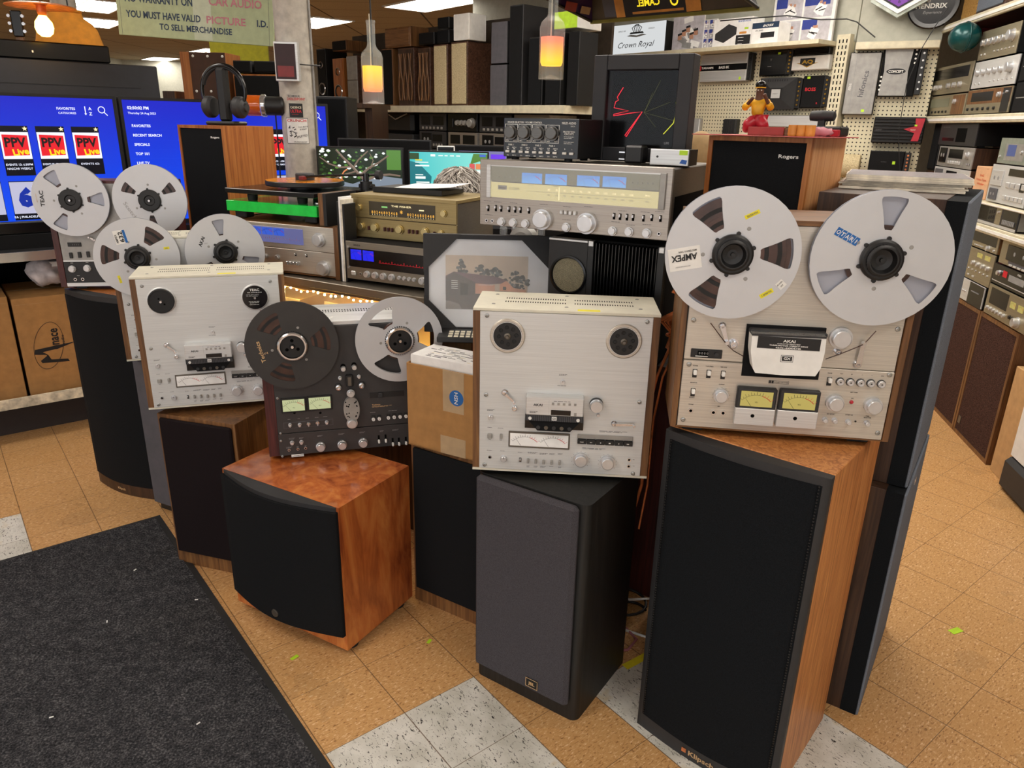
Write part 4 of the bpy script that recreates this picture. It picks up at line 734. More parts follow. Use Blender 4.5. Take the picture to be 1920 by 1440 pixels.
for p in ((0.0440, 0.1250), (0.0749, 0.1267), (0.1056, 0.1284)): obj('switch', G().box(p[0]-.0055, p[0]+.0055, y-.007, y, p[1]-.011, p[1]+.011, 'black', .001), t)
g = G(); g.box(x0, x1, y-.002, .006, zb, zs-.002, 'black'); g.box(x0, x1, y-.004, .006, .004, zb, 'alu')
for p in ((0.0425, 0.0948), (0.0978, 0.0973), (0.0580, 0.0449)): marks(g, p[0], p[1], .012, 'white', y-.002)
for p in ((0.0399, 0.0726), (0.0942, 0.0747)):
    for k in range(9): a = math.radians(-40+32*k); r = .0135; g.rect(p[0]+r*math.cos(a)-.0006, p[1]+r*math.sin(a)-.0006, p[0]+r*math.cos(a)+.0006, p[1]+r*math.sin(a)+.0006, y-.002, 'white')
obj('lower_panel', g, t)
for p in ((0.0399, 0.0726), (0.0942, 0.0747)): knob(t, p[0], p[1], .0105, y=y-.002, style=3, h=.014)
for p in ((0.0442, 0.0312), (0.0710, 0.0317)): knob(t, p[0], p[1], .006, y=y-.002, style=4, h=.004, name='jack')
arm(t, (0.1366, 0.1840), (0.1223, 0.1948), .006, .003); feet(t, W, D)

# ---------------------------------------------------------------- the reels
def st_a(y):
    g = G(); c, s = pol(.094, 188); r = math.radians(180+12); label_quad(g, c, s, .064, .046, r, 'white', y); g.text('AMPEX', c-.001, s+.002, .0125, 'black', y-.0005, r, bold=2.5, wid=.052); g.text('MASTERING TAPE', c+.004, s+.0155, .0036, 'black', y-.0005, r, wid=.036); g.text('LOW NOISE HIGH OUTPUT', c-.002, s-.0165, .002, 'grey_dark', y-.0005, r, wid=.03)
    h = G(); c, s = pol(.085, 70); label_quad(h, c, s, .030, .008, math.radians(28), 'yellow', y); h.text('SQUEEZE', c, s, .0035, 'grey_dark', y-.0005, math.radians(208), wid=.022)
    k = G(); c, s = pol(.108, -45); label_quad(k, c, s, .028, .009, math.radians(35), 'yellow', y); k.text('SQUEEZE 2', c, s, .0032, 'grey_dark', y-.0005, math.radians(215), wid=.022)
    l = G(); c, s = pol(.117, -29); label_quad(l, c, s, .016, .016, math.radians(50), 'white', y); l.text('NEW EP', c-.003, s+.002, .0026, 'black', y-.0005, math.radians(230)); l.text('641', c+.002, s-.002, .0032, 'black', y-.0005, math.radians(230))
    return [('label', g, 'white rectangular label turned upside down'), ('tape_label', h, 'yellow strip above the hub'), ('tape_label', k, 'yellow strip at lower right'), ('tape_label', l, 'small white label at the rim')]
reel('A', .087, .392, 'silver reel full of tape with a large white upside-down label', a0=3, ha=17, r0=.055, r1=.118, tape=.114, stickers=st_a)
def st_b(y):
    g = G(); c, s = pol(.082, 149); r = math.radians(-26); label_quad(g, c, s, .049, .0165, r, 'blue_ink', y)
    for k, ch in enumerate('OTARI'):
        d = (k-2)*.0098; g.text(ch, c+d*math.cos(r), s+d*math.sin(r), .0082, 'white', y-.0005, r, bold=1, ital=.1, wid=.0022 if ch == 'I' else .0068)
        if k: d -= .0049; label_quad(g, c+d*math.cos(r), s+d*math.sin(r), .0006, .0165, r-.15, 'white', y-.0004)
    return [('label', g, 'blue label with white letters')]
reel('A', .371, .394, 'nearly empty silver reel with a blue label, right reel of the right deck', a0=87, ha=13, r0=.058, r1=.121, tape=.067, taper=.58, stickers=st_b)
def st_d(y):
    g = G(); c, s = pol(.086, 189); r = math.radians(103); g.text('Technics', c-.005, s, .0115, 'gold_ink', y, r, bold=1.5, wid=.066); g.text('2', c+.010, s-.004, .010, 'gold_ink', y, r, bold=1); return [('lettering', g, 'gold lettering')]
reel('D', .095, .362, 'dark grey reel with gold lettering on the dark deck', 'reel_dark', a0=10, ha=22, r0=.056, r1=.110, tape=.118, hub='ring', stickers=st_d)
reel('D', .411, .361, 'plain silver reel partly behind the cardboard box, right reel of the dark deck', a0=126, ha=27, r0=.056, r1=.108, tape=.06, hub='ring', see=True)
def st_e(y):
    g = G(); c, s = pol(.083, 121); r = math.radians(100); label_quad(g, c, s, .046, .038, r, 'white', y); q = lambda a, b: (c + a*math.cos(r) - b*math.sin(r), s + a*math.sin(r) + b*math.cos(r))
    p = q(0, -.014); label_quad(g, p[0], p[1], .044, .008, r, 'blue_ink', y-.0003); p = q(0, -.002); g.text('632', p[0], p[1], .0125, 'black', y-.0005, r, bold=2.5, wid=.036); p = q(-.004, .013); g.text('AMPEX', p[0], p[1], .0065, 'black', y-.0005, r, bold=1.5, wid=.03)
    h = G(); c, s = pol(.096, -132); label_quad(h, c, s, .026, .008, math.radians(-78), 'yellow', y); h.text('NO.1', c, s, .0035, 'grey_dark', y-.0005, math.radians(-78))
    k = G(); c, s = pol(.098, 17); label_quad(k, c, s, .018, .0085, math.radians(5), 'yellow', y); k.text('SIDE', c, s, .003, 'grey_dark', y-.0005, math.radians(5)); return [('label', g, 'white label with a blue bar'), ('tape_label', h, 'yellow strip'), ('tape_label', k, 'yellow strip')]
reel('E', .086, .372, 'silver reel with a white and blue number label, left reel of the half-hidden deck', a0=52, ha=19, r0=.056, r1=.112, tape=.118, hub='nab', stickers=st_e)
def st_f(y): g = G(); c, s = pol(.085, 152); g.text('AKAI', c, s, .0105, 'black', y, math.radians(65), bold=2.5, wid=.036); marks(g, c+.014, s-.006, .012, 'grey', y, 2); return [('lettering', g, None)]
reel('E', .369, .378, 'silver reel with black lettering peeking over the cream top, right reel of the half-hidden deck', a0=98, ha=11, r0=.06, r1=.115, tape=.064, hub='nab', stickers=st_f)
def st_g(y): g = G(); c, s = pol(.098, 177); g.text('TEAC', c, s, .0135, 'black', y, math.radians(88), bold=2, wid=.058); g.text('MADE IN JAPAN', c-.018, s+.002, .003, 'gold_ink', y, math.radians(92)); return [('lettering', g, None)]
reel('F', .085, .335, 'almost empty silver reel with black lettering in front of the blue screen, leftmost reel', a0=2, ha=14, r0=.058, r1=.116, tape=.066, hub='flat', stickers=st_g)
def st_h(y): g = G(); c, s = pol(.083, 207); g.text('Scotch', c, s, .014, 'grey_mid', y, math.radians(-60), bold=0, wid=.07); return [('lettering', g, None)]
reel('F', .363, .335, 'silver reel full of tape at upper left with faint engraved lettering', a0=30, ha=12, r0=.056, r1=.104, tape=.106, hub='flat', stickers=st_h)


# ---------------------------------------------------------------- electronics: one builder for every boxed component
def component(name, label, cat, pl, s0, z0, s1, z1, D, panel, body='black_matte', back=0.0, group=None, spec=(), fit=True, foot=True, side=None):
    """front rectangle s0..s1, z0..z1 on a plane; spec in fractions of the front: (kind, x, z, ...)"""
    s0, s1 = min(s0, s1), max(s0, s1); z0, z1 = min(z0, z1), max(z0, z1); W, H = s1-s0, z1-z0; f = .008 if foot else 0
    t = thing(name, label, cat, at(pl, s0, z0, back), yaw(pl), group)
    obj('case', G().box(.001, W-.001, .004, D, f, H-.002, body, .002), t)
    if side:
        for x in (0, W-.012): obj('side_panel', G().box(x, x+.012, .002, D, f*.5, H, side, .001), t)
    g = G(); y = -.002; g.box(0, W, y, .005, f*.6, H, panel, .0012)
    later = []
    for it in spec:
        k, fx, fz = it[0], it[1]*W, it[2]*H
        if k == 'r': g.rect(fx-it[3]*W/2, fz-it[4]*H/2, fx+it[3]*W/2, fz+it[4]*H/2, y, it[5])
        elif k == 't': g.text(it[4], fx, fz, it[3]*H, it[5], y, bold=1.5, wid=it[6]*W if len(it) > 6 else None)
        elif k == 'm': marks(g, fx, fz, it[3]*W, it[4], y, it[5] if len(it) > 5 else 1, .0012)
        else: later.append(it)
    obj('front_panel', g, t)
    for it in later:
        k, fx, fz = it[0], it[1]*W, it[2]*H
        if k == 'k': knob(t, fx, fz, it[3]*H, it[4] if len(it) > 4 else 'knob_alu', y, style=it[5] if len(it) > 5 else 0)
        elif k == 'b': button(t, fx, fz, it[3]*W, it[4]*H, it[5] if len(it) > 5 else 'grey_mid', y)
        elif k == 's': toggle(t, fx, fz, y, .006, .014)
        elif k == 'w': obj('display_window', G().rect(fx-it[3]*W/2, fz-it[4]*H/2, fx+it[3]*W/2, fz+it[4]*H/2, y-.0005, it[5]), t)
        elif k == 'v': meter(t, fx-it[3]*W/2, fz-it[4]*H/2, fx+it[3]*W/2, fz+it[4]*H/2, it[5], y-.001)
        elif k == 'd': # cassette door with two reels behind a pane
            x0, x1, a, b = fx-it[3]*W/2, fx+it[3]*W/2, fz-it[4]*H/2, fz+it[4]*H/2
            q = G(); q.box(x0, x1, y-.006, y, a, b, it[5] if len(it) > 5 else 'black_gloss', .002); r = (b-a)*.14
            for xx in (x0+(x1-x0)*.32, x0+(x1-x0)*.68): q.lathe([(r, 0), (r*.8, .001), (0, .001)], (xx, y-.006, (a+b)/2), 'y-', 'grey', 14)
            obj('cassette_door', q, t)
    if f:
        for x in (.02, W-.05):
            for yy in (.03, D-.06): obj('foot', G().box(x, x+.03, yy, yy+.03, 0, f+.001, 'rubber'), t)
    return t
def krow(n, x0, x1, z, r, m='knob_alu', st=0): return [('k', x0+(x1-x0)*k/max(1, n-1), z, r, m, st) for k in range(n)]
def brow(n, x0, x1, z, w, h, m='grey_mid'): return [('b', x0+(x1-x0)*k/max(1, n-1), z, w, h, m) for k in range(n)]
# ---------------------------------------------------------------- counter in the middle
t = thing('display_counter', 'glass-fronted counter lit by a string of warm lights behind the tape decks', 'counter', at('CO', 0), yaw('CO'))
L, CT, Dp = 1.13, .938, .42
obj('counter_top', G().box(-.25, L, -.012, Dp, CT-.03, CT, 'titan', .002), t); obj('end_panel', G().box(-.25, -.22, 0, Dp, 0, CT-.03, 'dark_walnut'), t); obj('end_panel', G().box(L-.03, L, 0, Dp, 0, CT-.03, 'dark_walnut'), t)
obj('back_panel', G().box(-.22, L-.03, Dp-.02, Dp, 0, CT-.03, 'gold_lit'), t); obj('header_rail', G().box(-.22, L-.03, .0, .015, CT-.042, CT-.03, 'titan'), t); obj('glass_front', G().box(-.22, L-.03, .003, .008, .5, CT-.042, 'glass'), t); obj('base_panel', G().box(-.22, L-.03, 0, Dp-.03, 0, .5, 'dark_walnut'), t); obj('shelf', G().box(-.22, L-.03, .03, Dp-.03, .70, .715, 'gold_panel'), t)
g = G()
for k in range(44):
    x = -.2+1.26*k/43; g.ell((x, .028+.004*math.sin(k*2.1), CT-.058+.004*math.sin(k*1.3)), (.0042, .0042, .0042), 'fairy', 8, 5)
g.tube([(-.2+1.26*k/20, .03, CT-.053+.004*math.sin(k)) for k in range(21)], .0012, 'copper', 5); obj('light_string', g, t, label='string of warm white bulbs')
for x in (.35, .62, .9):  # added point lamps without bodies, boosting the bulb string's light inside the counter
    l = bpy.data.lights.new('added_string_glow', 'POINT'); l.energy = 1.6; l.color = (1, .72, .32); l.shadow_soft_size = .03; lo = bpy.data.objects.new('added_string_glow', l); COL.objects.link(lo); lo.parent = t; lo.location = (x, .10, CT-.07)
for k, (s, w, h, lb) in enumerate(((.14, .20, .09, 'brass-coloured case on the lit shelf inside the counter, left one'), (.48, .24, .10, 'brass-coloured case on the lit shelf inside the counter, right one'))):
    component('stored_receiver', lb, 'receiver', 'CO', s, .716, s+w, .716+h, .2, 'gold_panel', 'gold', back=.14, spec=krow(4, .2, .7, .3, .08, 'gold')+[('w', .5, .68, .7, .3, 'black_gloss')], group='cases inside the lit counter')
# silver receiver, left on the counter
a = (-0.0006, 0.2025); b = (0.5205, 0.0043); W, H = .515, .192
t = thing('stereo_receiver', 'wide silver receiver with blue-lit meters in a walnut case on the counter', 'receiver', at('S', 0), yaw('S'), 'receivers on the counter')
obj('side_panel', G().box(-.012, .004, -.004, .36, 0, H+.004, 'walnut'), t); obj('side_panel', G().box(W-.016, W+.004, -.004, .36, 0, H+.004, 'walnut'), t); obj('case', G().box(.004, W-.016, .004, .36, .004, H, 'walnut_x'), t)
zs = H*.52; g = G(); g.box(.004, W-.016, -.002, .006, zs, H-.002, 'alu_warm', .001); g.box(.004, W-.016, -.002, .006, .012, zs-.002, 'alu_warm', .001); y = -.002
w0, w1 = .055, W*.70; g.box(w0, w1, y-.002, y, zs+.018, H-.015, 'dial_violet', .001)
for k in range(26): xx = w0+.02+(w1-w0-.04)*k/25; g.rect(xx, zs+.032, xx+.0012, zs+.036+(k % 3 == 0)*.004, y-.0022, 'pink_ink')
obj('front_panel', g, t)
for k in range(4): x0 = w0+.004+(w1-w0)*.18*k; meter(t, x0, H-.046, x0+(w1-w0)*.165, H-.019, 'meter_blue', y-.0025)
knob(t, W*.845, zs+.045, .021, y=y, style=3, h=.022, name='tuning_knob'); knob(t, W*.87, zs*.40, .0225, y=y, style=3, h=.022, name='volume_knob')
for k in range(3): knob(t, W*(.23+.11*k), zs*.62, .0095, y=y, style=0)
for k in range(4): obj('lever', G().box(-.0025, .0025, -.018, 0, -.006, .006, 'chrome', .001), t, (W*(.56+.03*k), y, zs*.48))
for k in range(2): toggle(t, W*(.62+.1*k), zs*.8, y)
for k in range(6): button(t, W*(.1+.06*k), zs*.2, .016, .008, 'alu', y)
button(t, W*.45, zs*.12, .05, .008, 'alu', y)
# black receiver with the blue and red dial, and the brass tube receiver on it
W, H = .455, .147
t = thing('stereo_receiver', 'dark receiver with blue meters and a red-lit dial under the brass one', 'receiver', at('K', 0), yaw('K'), 'receivers on the counter')
obj('case', G().box(.004, W-.004, .004, .34, .012, H, 'black_matte', .002), t); g = G(); y = -.002; g.box(0, W, y, .005, .010, H, 'titan', .001); g.rect(.012, H*.38, W-.012, H*.84, y, 'black_gloss'); g.text('SANSUI', .05, H*.92, .006, 'black', y, wid=.03)
for k in range(22): xx = .15+.27*k/21; g.rect(xx, H*.56, xx+.002, H*.56+.0022+(k % 4 == 0)*.005, y-.0006, 'dial_red')
g.rect(.145, H*.545, .43, H*.55, y-.0006, 'dial_red'); obj('front_panel', g, t)
for k in range(2): meter(t, .022+.054*k, H*.56, .022+.054*k+.048, H*.81, 'meter_deepblue', y-.0008)
button(t, .032, H*.22, .02, .016, 'alu', y); knob(t, .062, H*.22, .005, y=y, style=4, h=.004, name='jack')
for k in range(4): knob(t, .092+.036*k, H*.23, .011, y=y)
for k in range(4): knob(t, .232+.021*k, H*.24, .0065, y=y)
for k in range(3): knob(t, .33+.036*k, H*.24, .012, y=y)
for x in (.012, W-.012):
    for zz in (H*.36, H*.86): obj('rack_bolt', G().cyl((x, y, zz), .005, .004, 'y-', 'chrome', 12), t)
for x in (.03, W-.06): obj('foot', G().box(x, x+.03, .03, .07, 0, .013, 'rubber'), t)
W, H = .445, .155
t = thing('tube_receiver', 'brass-fronted tube receiver with a row of glowing dial numbers', 'receiver', at('FI', 0), yaw('FI'), 'receivers on the counter')
obj('case', G().box(.003, W-.003, .004, .30, .0, H-.012, 'steel_dark', .002), t); obj('top_cover', G().box(0, W, -.006, .30, H-.012, H, 'gold_panel', .001), t)
g = G(); y = -.002; zs = H*.46; g.box(0, W, y, .005, 0, zs-.001, 'gold_panel', .001); g.box(0, W, y-.003, .005, zs+.001, H-.011, 'gold_panel', .001); x0, x1 = W*.185, W*.81; g.box(x0, x1, y-.0045, y-.002, zs+.012, H-.022, 'dial_brown'); yy = y-.0046
g.text('THE FISHER', (x0+x1)/2, H-.034, .0062, 'lit_cream', yy, wid=.085); g.text('*', (x0+x1)/2, zs+.026, .02, 'lit_amber', yy)
for sgn in (0, 1):
    for k in range(11): xx = x0+.014+.0105*k+sgn*(x1-x0)*.55; g.text(str((88+2*k) % 10), xx, zs+.024, .0095, 'lit_amber', yy, bold=1); g.rect(xx-.0006, zs+.0135, xx+.0006, zs+.017, yy, 'lit_cream')
g.rect(x0+.055, H-.042, x0+.08, H-.037, yy, 'lit_green'); g.rect(x1-.065, H-.044, x1-.045, H-.04, yy, 'lit_cream'); obj('front_panel', g, t)
for x in (W*.09, W*.89): knob(t, x, zs+.037, .0105, 'gold_knob', y-.003, style=3)
for x, r in ((.10, .0125), (.235, .0135), (.475, .0135), (.715, .0125), (.86, .010)): knob(t, W*x, zs*.55, r, 'gold_knob', y, style=3)
for x in (.175, .33, .366, .402, .565, .602, .64, .80): obj('switch', G().box(-.0035, .0035, -.009, 0, -.007, .007, 'rosewood', .001), t, (W*x, y, zs*.5))
# binder and paper on the brass receiver
component('black_case', 'flat black case lying on the back of the brass receiver', 'case', 'FI', .03, .156, .33, .176, .17, 'black', 'black', back=.10, foot=False)
g = G(); n = 9
for k in range(n): a = k/n; b = (k+1)/n; zz = lambda q: .178+.012*q*q; g.add([(.24*a, 0, zz(a)), (.24*b, 0, zz(b)), (.24*b, .17, zz(b)+.006), (.24*a, .17, zz(a)+.006)], [(0, 1, 2, 3)], 'paper', True)
single('paper_sheet', 'white sheet of paper curling on the flat black case', 'paper', g, at('FI', .13, -.0005, .09), yaw('FI'))
# upright records between the receivers
for k, (s, w, h, m, lb) in enumerate(((-.034, .008, .232, 'black', 'black record box edge standing just right of the walnut-cased receiver'), (-.025, .008, .245, 'paper', 'white record sleeve standing upright, left of two between the receivers'), (-.0165, .0075, .238, 'lp_edge', 'yellowed record sleeve standing upright, right of two between the receivers'), (-.0085, .0075, .226, 'black', 'black-edged record sleeve standing against the dark receiver'))):
    single('record_sleeve', lb, 'record', G().box(0, w, 0, .068, 0, h*1.25, m, .001), at('K', s, -.006, -.0), yaw('K'), 'records upright between the receivers')
# turntables on the silver receiver
z0 = .197
t = thing('acrylic_turntable_base', 'bright green acrylic plinth on black feet under the black turntable', 'turntable plinth', at('S', -.01, z0, .01), yaw('S'))
a, b = (0.0483, 0.2629), (0.4689, 0.2154); Wg = .43; obj('plinth', G().box(0, Wg, 0, .30, .026, .066, 'acrylic_green', .002), t)
for x in (.02, Wg-.075):
    for yy in (.02, .23): obj('foot', G().box(x, x+.055, yy, yy+.05, 0, .026, 'black', .004), t)
obj('speed_button', G().lathe([(.012, 0), (.012, .008), (.010, .010), (0, .010)], (Wg-.03, .05, .066), 'z', 'chrome', 20), t); obj('motor', G().cyl((Wg-.03, .05, .066), .016, .003, 'z', 'black', 20), t)
t = thing('record_player', 'black turntable with an orange platter standing on the green plinth', 'turntable', at('S', .0, z0+.0672, .0), yaw('S'))
obj('plinth', G().box(0, .42, .0, .33, .028, .046, 'black_gloss', .002).box(.42, .505, .21, .33, .028, .046, 'black_gloss', .002), t)
for x, yy in ((.09, .05), (.32, .06), (.22, .28)): obj('foot', G().lathe([(0, 0), (.018, 0), (.02, .02), (.016, .028)], (x, yy, 0), 'z', 'rubber', 18), t)
px_ = .255; py_ = .165
obj('sub_platter', G().cyl((px_, py_, .046), .06, .012, 'z', 'black', 30), t); g = G(); g.lathe([(0, .058), (.148, .058), (.15, .062), (.15, .074), (.148, .077)], (px_, py_, 0), 'z', 'black', 64); g.lathe([(.148, .0771), (0, .0771)], (px_, py_, 0), 'z', 'orange_acrylic', 64); obj('platter', g, t)
obj('record_clamp', G().lathe([(.036, .077), (.036, .098), (.034, .102), (0, .102)], (px_, py_, 0), 'z', 'charcoal', 36), t)
g = G(); bx, by = .468, .268; g.cyl((bx, by, .046), .024, .03, 'z', 'black', 24); g.cyl((bx, by, .076), .012, .03, 'z', 'black_gloss', 18); g.tube([(bx, by, .10), (bx-.11, by-.09, .098), (bx-.175, by-.15, .094)], .0045, 'black_gloss', 10); g.box(bx-.19, bx-.17, by-.17, by-.145, .082, .096, 'plastic_red', .002); g.tube([(bx, by, .10), (bx+.035, by+.035, .10)], .005, 'black', 10); g.lathe([(0, 0), (.017, 0), (.017, .02), (0, .02)], (bx+.03, by+.03, .10), 'x', 'charcoal', 20); g.box(bx-.03, bx+.03, by-.012, by+.02, .05, .066, 'black', .003); obj('tonearm', g, t)
g = G(); g.box(0, .020, 0, .19, 0, .115, 'walnut').box(.020, .034, .0, .19, 0, .115, 'black'); single('speaker_side_board', 'upright walnut and black board at the right end of the green plinth', 'board', g, at('S', .438, z0, .0), yaw('S'))
# tube amplifier behind, beside the brass receiver
t = thing('tube_amplifier', 'chrome tube amplifier with glass tubes beside the brass receiver', 'amplifier', at('FI', .535, -.155, .10), yaw('FI'))
obj('chassis', G().box(0, .26, 0, .24, 0, .16, 'chrome', .003).box(.03, .23, -.03, 0, .12, .135, 'alu'), t)
def tube_valve(x, y, z, h=.07, r=.014):
    g = G(); g.lathe([(0, 0), (r*.9, 0), (r*.9, .012)], (x, y, z), 'z', 'black', 16); g.box(x-r*.45, x+r*.45, y-r*.35, y+r*.35, z+.014, z+h*.75, 'grey_dark'); obj('tube', g, t); q = G(); q.lathe([(r, .012), (r, h*.8), (r*.7, h*.95), (r*.2, h), (0, h)], (x, y, z), 'z', 'glass', 18); obj('tube_glass', q, t)
for x, y in ((.03, .03), (.075, .035), (.125, .03)): tube_valve(x, y, .16, .062)
for x, y in ((.04, .12), (.09, .12), (.14, .12)): tube_valve(x, y, .16, .11)
for x, y in ((.01, .2), (.07, .2)): obj('capacitor', G().lathe([(.023, 0), (.023, .10), (.021, .104), (0, .104)], (x, y, .16), 'z', 'chrome', 22), t)
obj('transformer', G().lathe([(0, 0), (.042, 0), (.046, .006), (.046, .05), (.03, .054), (0, .05)], (.15, -.035, .19), 'y-', 'grey_mid', 30).box(.11, .19, -.034, .02, .13, .162, 'alu'), t)
# table that carries the large receiver, the power amplifier and the framed picture
t = thing('equipment_stand', 'dark red-brown stand carrying the power amplifier and the large silver receiver', 'stand', at('G', 0, -1.2235), yaw('G'))
obj('table_top', G().box(-.20, .572, .06, .55, .845, .872, 'dark_walnut'), t)
obj('cabinet_base', G().box(-.16, .565, .22, .54, 0, .845, 'rosewood', .002), t)
# power amplifier with fan and heat sink
a = (0.2127, -0.0295); b = (0.5467, -0.0342); s0, s1 = a[0], b[0]; H = .335; Wd = s1-s0; sm = (0.3312, -0.0413)[0]-s0
t = thing('power_amplifier', 'black power amplifier with a round fan grille and vertical cooling fins under the large receiver', 'amplifier', at('G', s0, -.351, .02), yaw('G'))
obj('case', G().box(.002, Wd-.002, .03, .40, .012, H, 'black_matte'), t); g = G(); g.box(0, sm, 0, .03, .012, H-.006, 'black', .002); g.box(0, sm-.002, -.002, .03, H-.006, H, 'alu', .001); cx, cz, r = sm*.53, H-.10, sm*.40
g.lathe([(r+.008, 0), (r+.008, .006), (r+.003, .007), (r, .002)], (cx, 0, cz), 'y-', 'black_gloss', 48); g.lathe([(0, .001), (r, .001)], (cx, 0, cz), 'y-', 'mesh_gold', 48)
for k in range(-14, 15):
    d = k*r/14.5; hl = math.sqrt(max(0, r*r-d*d)); c45 = .7071; g.add([(cx+c45*d-c45*hl, -.0022, cz+c45*d+c45*hl), (cx+c45*d+c45*hl, -.0022, cz+c45*d-c45*hl), (cx+c45*d+c45*hl+.0006, -.0022, cz+c45*d-c45*hl+.0006), (cx+c45*d-c45*hl+.0006, -.0022, cz+c45*d+c45*hl+.0006)], [(0, 1, 2, 3)], 'black')
marks(g, sm*.75, H*.30, .035, 'copper', 0, 4, .0016, .006); g.ell((sm*.08, -.004, H*.33), (.003, .003, .003), 'chrome', 8, 6); obj('fan_panel', g, t)
g = G(); g.box(sm, Wd, .012, .03, .012, H-.012, 'void_black'); g.box(sm, sm+.016, -.002, .03, .012, H, 'black'); g.box(Wd-.018, Wd, -.002, .03, .012, H, 'black')
for x in (sm+.001, Wd-.016): g.box(x, x+.014, -.003, .012, H-.014, H+.001, 'alu', .001)
for k in range(19): x = sm+.022+(Wd-sm-.045)*k/18; g.box(x, x+.0022, -.001, .20, .02, H-.004, 'black_gloss')
obj('heat_sink', g, t)
for x in (.02, Wd-.05): obj('foot', G().box(x, x+.03, .05, .09, 0, .014, 'rubber'), t); obj('foot', G().box(x, x+.03, .33, .37, 0, .014, 'rubber'), t)
# large silver receiver
W, H, D = .557, .1875, .45
t = thing('stereo_receiver', 'very large silver receiver with four blue meters over a cream tuning dial', 'receiver', at('G', 0), yaw('G'))
obj('case', G().box(.006, W-.006, .006, D, .014, H-.004, 'steel_dark', .003).box(W-.0062, W-.004, .05, D-.05, .03, H*.6, 'void_black'), t)
g = G(); y = -.004; g.box(0, W, y, .006, .006, H, 'titan_light', .002)
a, b = (0.0374, 0.1657), (0.5255, 0.0855); wx0, wx1, wz0, wz1 = a[0], b[0], b[1], H-.018
g.box(wx0-.013, wx0, y-.006, y, wz0-.002, wz1+.004, 'alu', .001); g.box(wx1, wx1+.016, y-.006, y, wz0-.002, wz1+.004, 'grey_mid', .001); g.box(wx0, wx1, y-.0025, y, wz1, wz1+.003, 'alu'); zm = wz0+(wz1-wz0)*.52
g.rect(wx0, zm, wx1, wz1, y, 'dial_olive'); g.rect(wx0, wz0, wx1, zm, y, 'dial_cream'); g.rect(wx0+.002, zm-.002, wx1-.002, zm+.001, y-.0003, 'grey_dark'); ys = y-.0006
g.rect(wx0+.022, zm-.022, wx0+.05, zm-.010, ys, 'grey'); g.text('Sansui', wx0+.036, zm-.016, .0042, 'black', ys-.0003, wid=.024, ital=.2); g.text('G-22000', wx0+.073, zm-.017, .0068, 'grey_dark', ys, wid=.032, bold=0); g.rect(wx0+.11, zm-.0215, wx1-.02, zm-.021, ys, 'grey_dark')
for k in range(11): xx = wx0+.18+.235*k/10; g.text(str(88+2*k), xx, zm-.014, .0052, 'lit_cream', ys); g.text(str(550+100*k), xx, zm-.028, .004, 'grey_dark', ys)
for k in range(60): xx = wx0+.14+.30*k/59; g.rect(xx, zm-.0215, xx+.0004, zm-.019, ys, 'grey_dark')
g.text('MHz', wx1-.03, zm-.013, .0048, 'lit_cream', ys); g.text('kHz', wx1-.03, zm-.028, .0042, 'grey_dark', ys); px0 = (0.2478, 0.0931)[0]; g.rect(px0-.0012, wz0+.004, px0+.0012, zm-.006, ys-.0006, 'lit_cream')
for p in ((0.0626, 0.1420), (0.0804, 0.1418), (0.0977, 0.1416), (0.1152, 0.1432), (0.2817, 0.1445), (0.4519, 0.1459), (0.4655, 0.1460), (0.4789, 0.1464), (0.4923, 0.1467), (0.5059, 0.1471)): g.lathe([(.002, 0), (.0015, .001), (0, .001)], (p[0], ys, p[1]), 'y-', 'grey_dark', 10)
for p in ((0.0756, 0.1279), (0.1632, 0.1243), (0.2376, 0.1248), (0.3307, 0.1265), (0.4035, 0.1276), (0.4683, 0.1329)): marks(g, p[0], p[1], .02, 'grey_dark', ys)
for p in ((0.0282, 0.0728), (0.0617, 0.0719), (0.1128, 0.0723), (0.2757, 0.0730), (0.2057, 0.0744), (0.3375, 0.0772), (0.4332, 0.0734), (0.4946, 0.0744), (0.5332, 0.0777), (0.0340, 0.0343), (0.1158, 0.0391), (0.2755, 0.0382), (0.4170, 0.0437), (0.4579, 0.0383), (0.5026, 0.0435), (0.1082, 0.0003)): marks(g, p[0], p[1], .03, 'grey_dark', y, 1, .001)
obj('front_panel', g, t)
for a, b in (((0.1343, 0.1561), (0.1955, 0.1289)), ((0.2053, 0.1563), (0.2689, 0.1293)), ((0.2987, 0.1574), (0.3625, 0.1303)), ((0.3711, 0.1585), (0.4353, 0.1317))): meter(t, a[0], b[1], b[0], a[1], 'meter_sky', y-.0012, 'grey_dark')
obj('dial_glass', G().box(wx0, wx1, y-.006, y-.004, wz0, wz1, 'glass'), t)
for p in ((0.2032, 0.0357), (0.3350, 0.0350)): knob(t, p[0], p[1], .0225, y=y, style=3, h=.026, name='large_knob')
for p in ((0.0734, 0.0193), (0.1112, 0.0192), (0.1500, 0.0192), (0.2744, 0.0195), (0.4075, 0.0203), (0.4534, 0.0217), (0.5013, 0.0222)): knob(t, p[0], p[1], .0098, y=y, style=3, h=.013)
for p in ((0.0285, 0.0534), (0.0533, 0.0551), (0.0706, 0.0548), (0.0963, 0.0551), (0.1153, 0.0553), (0.1322, 0.0557), (0.1585, 0.0557), (0.4085, 0.0586), (0.4252, 0.0581), (0.4443, 0.0585), (0.4610, 0.0590), (0.4888, 0.0591), (0.5110, 0.0621), (0.5340, 0.0617)): toggle(t, p[0], p[1], y, .0065, .017)
for p in ((0.2586, 0.0584), (0.2713, 0.0586), (0.2847, 0.0585), (0.2980, 0.0587)): button(t, p[0], p[1], .0085, .011, 'alu', y, .008)
for p in ((0.0240, 0.0185), (0.0429, 0.0188), (0.5336, 0.0232)): knob(t, p[0], p[1], .0045, y=y, style=4, h=.003, name='jack')
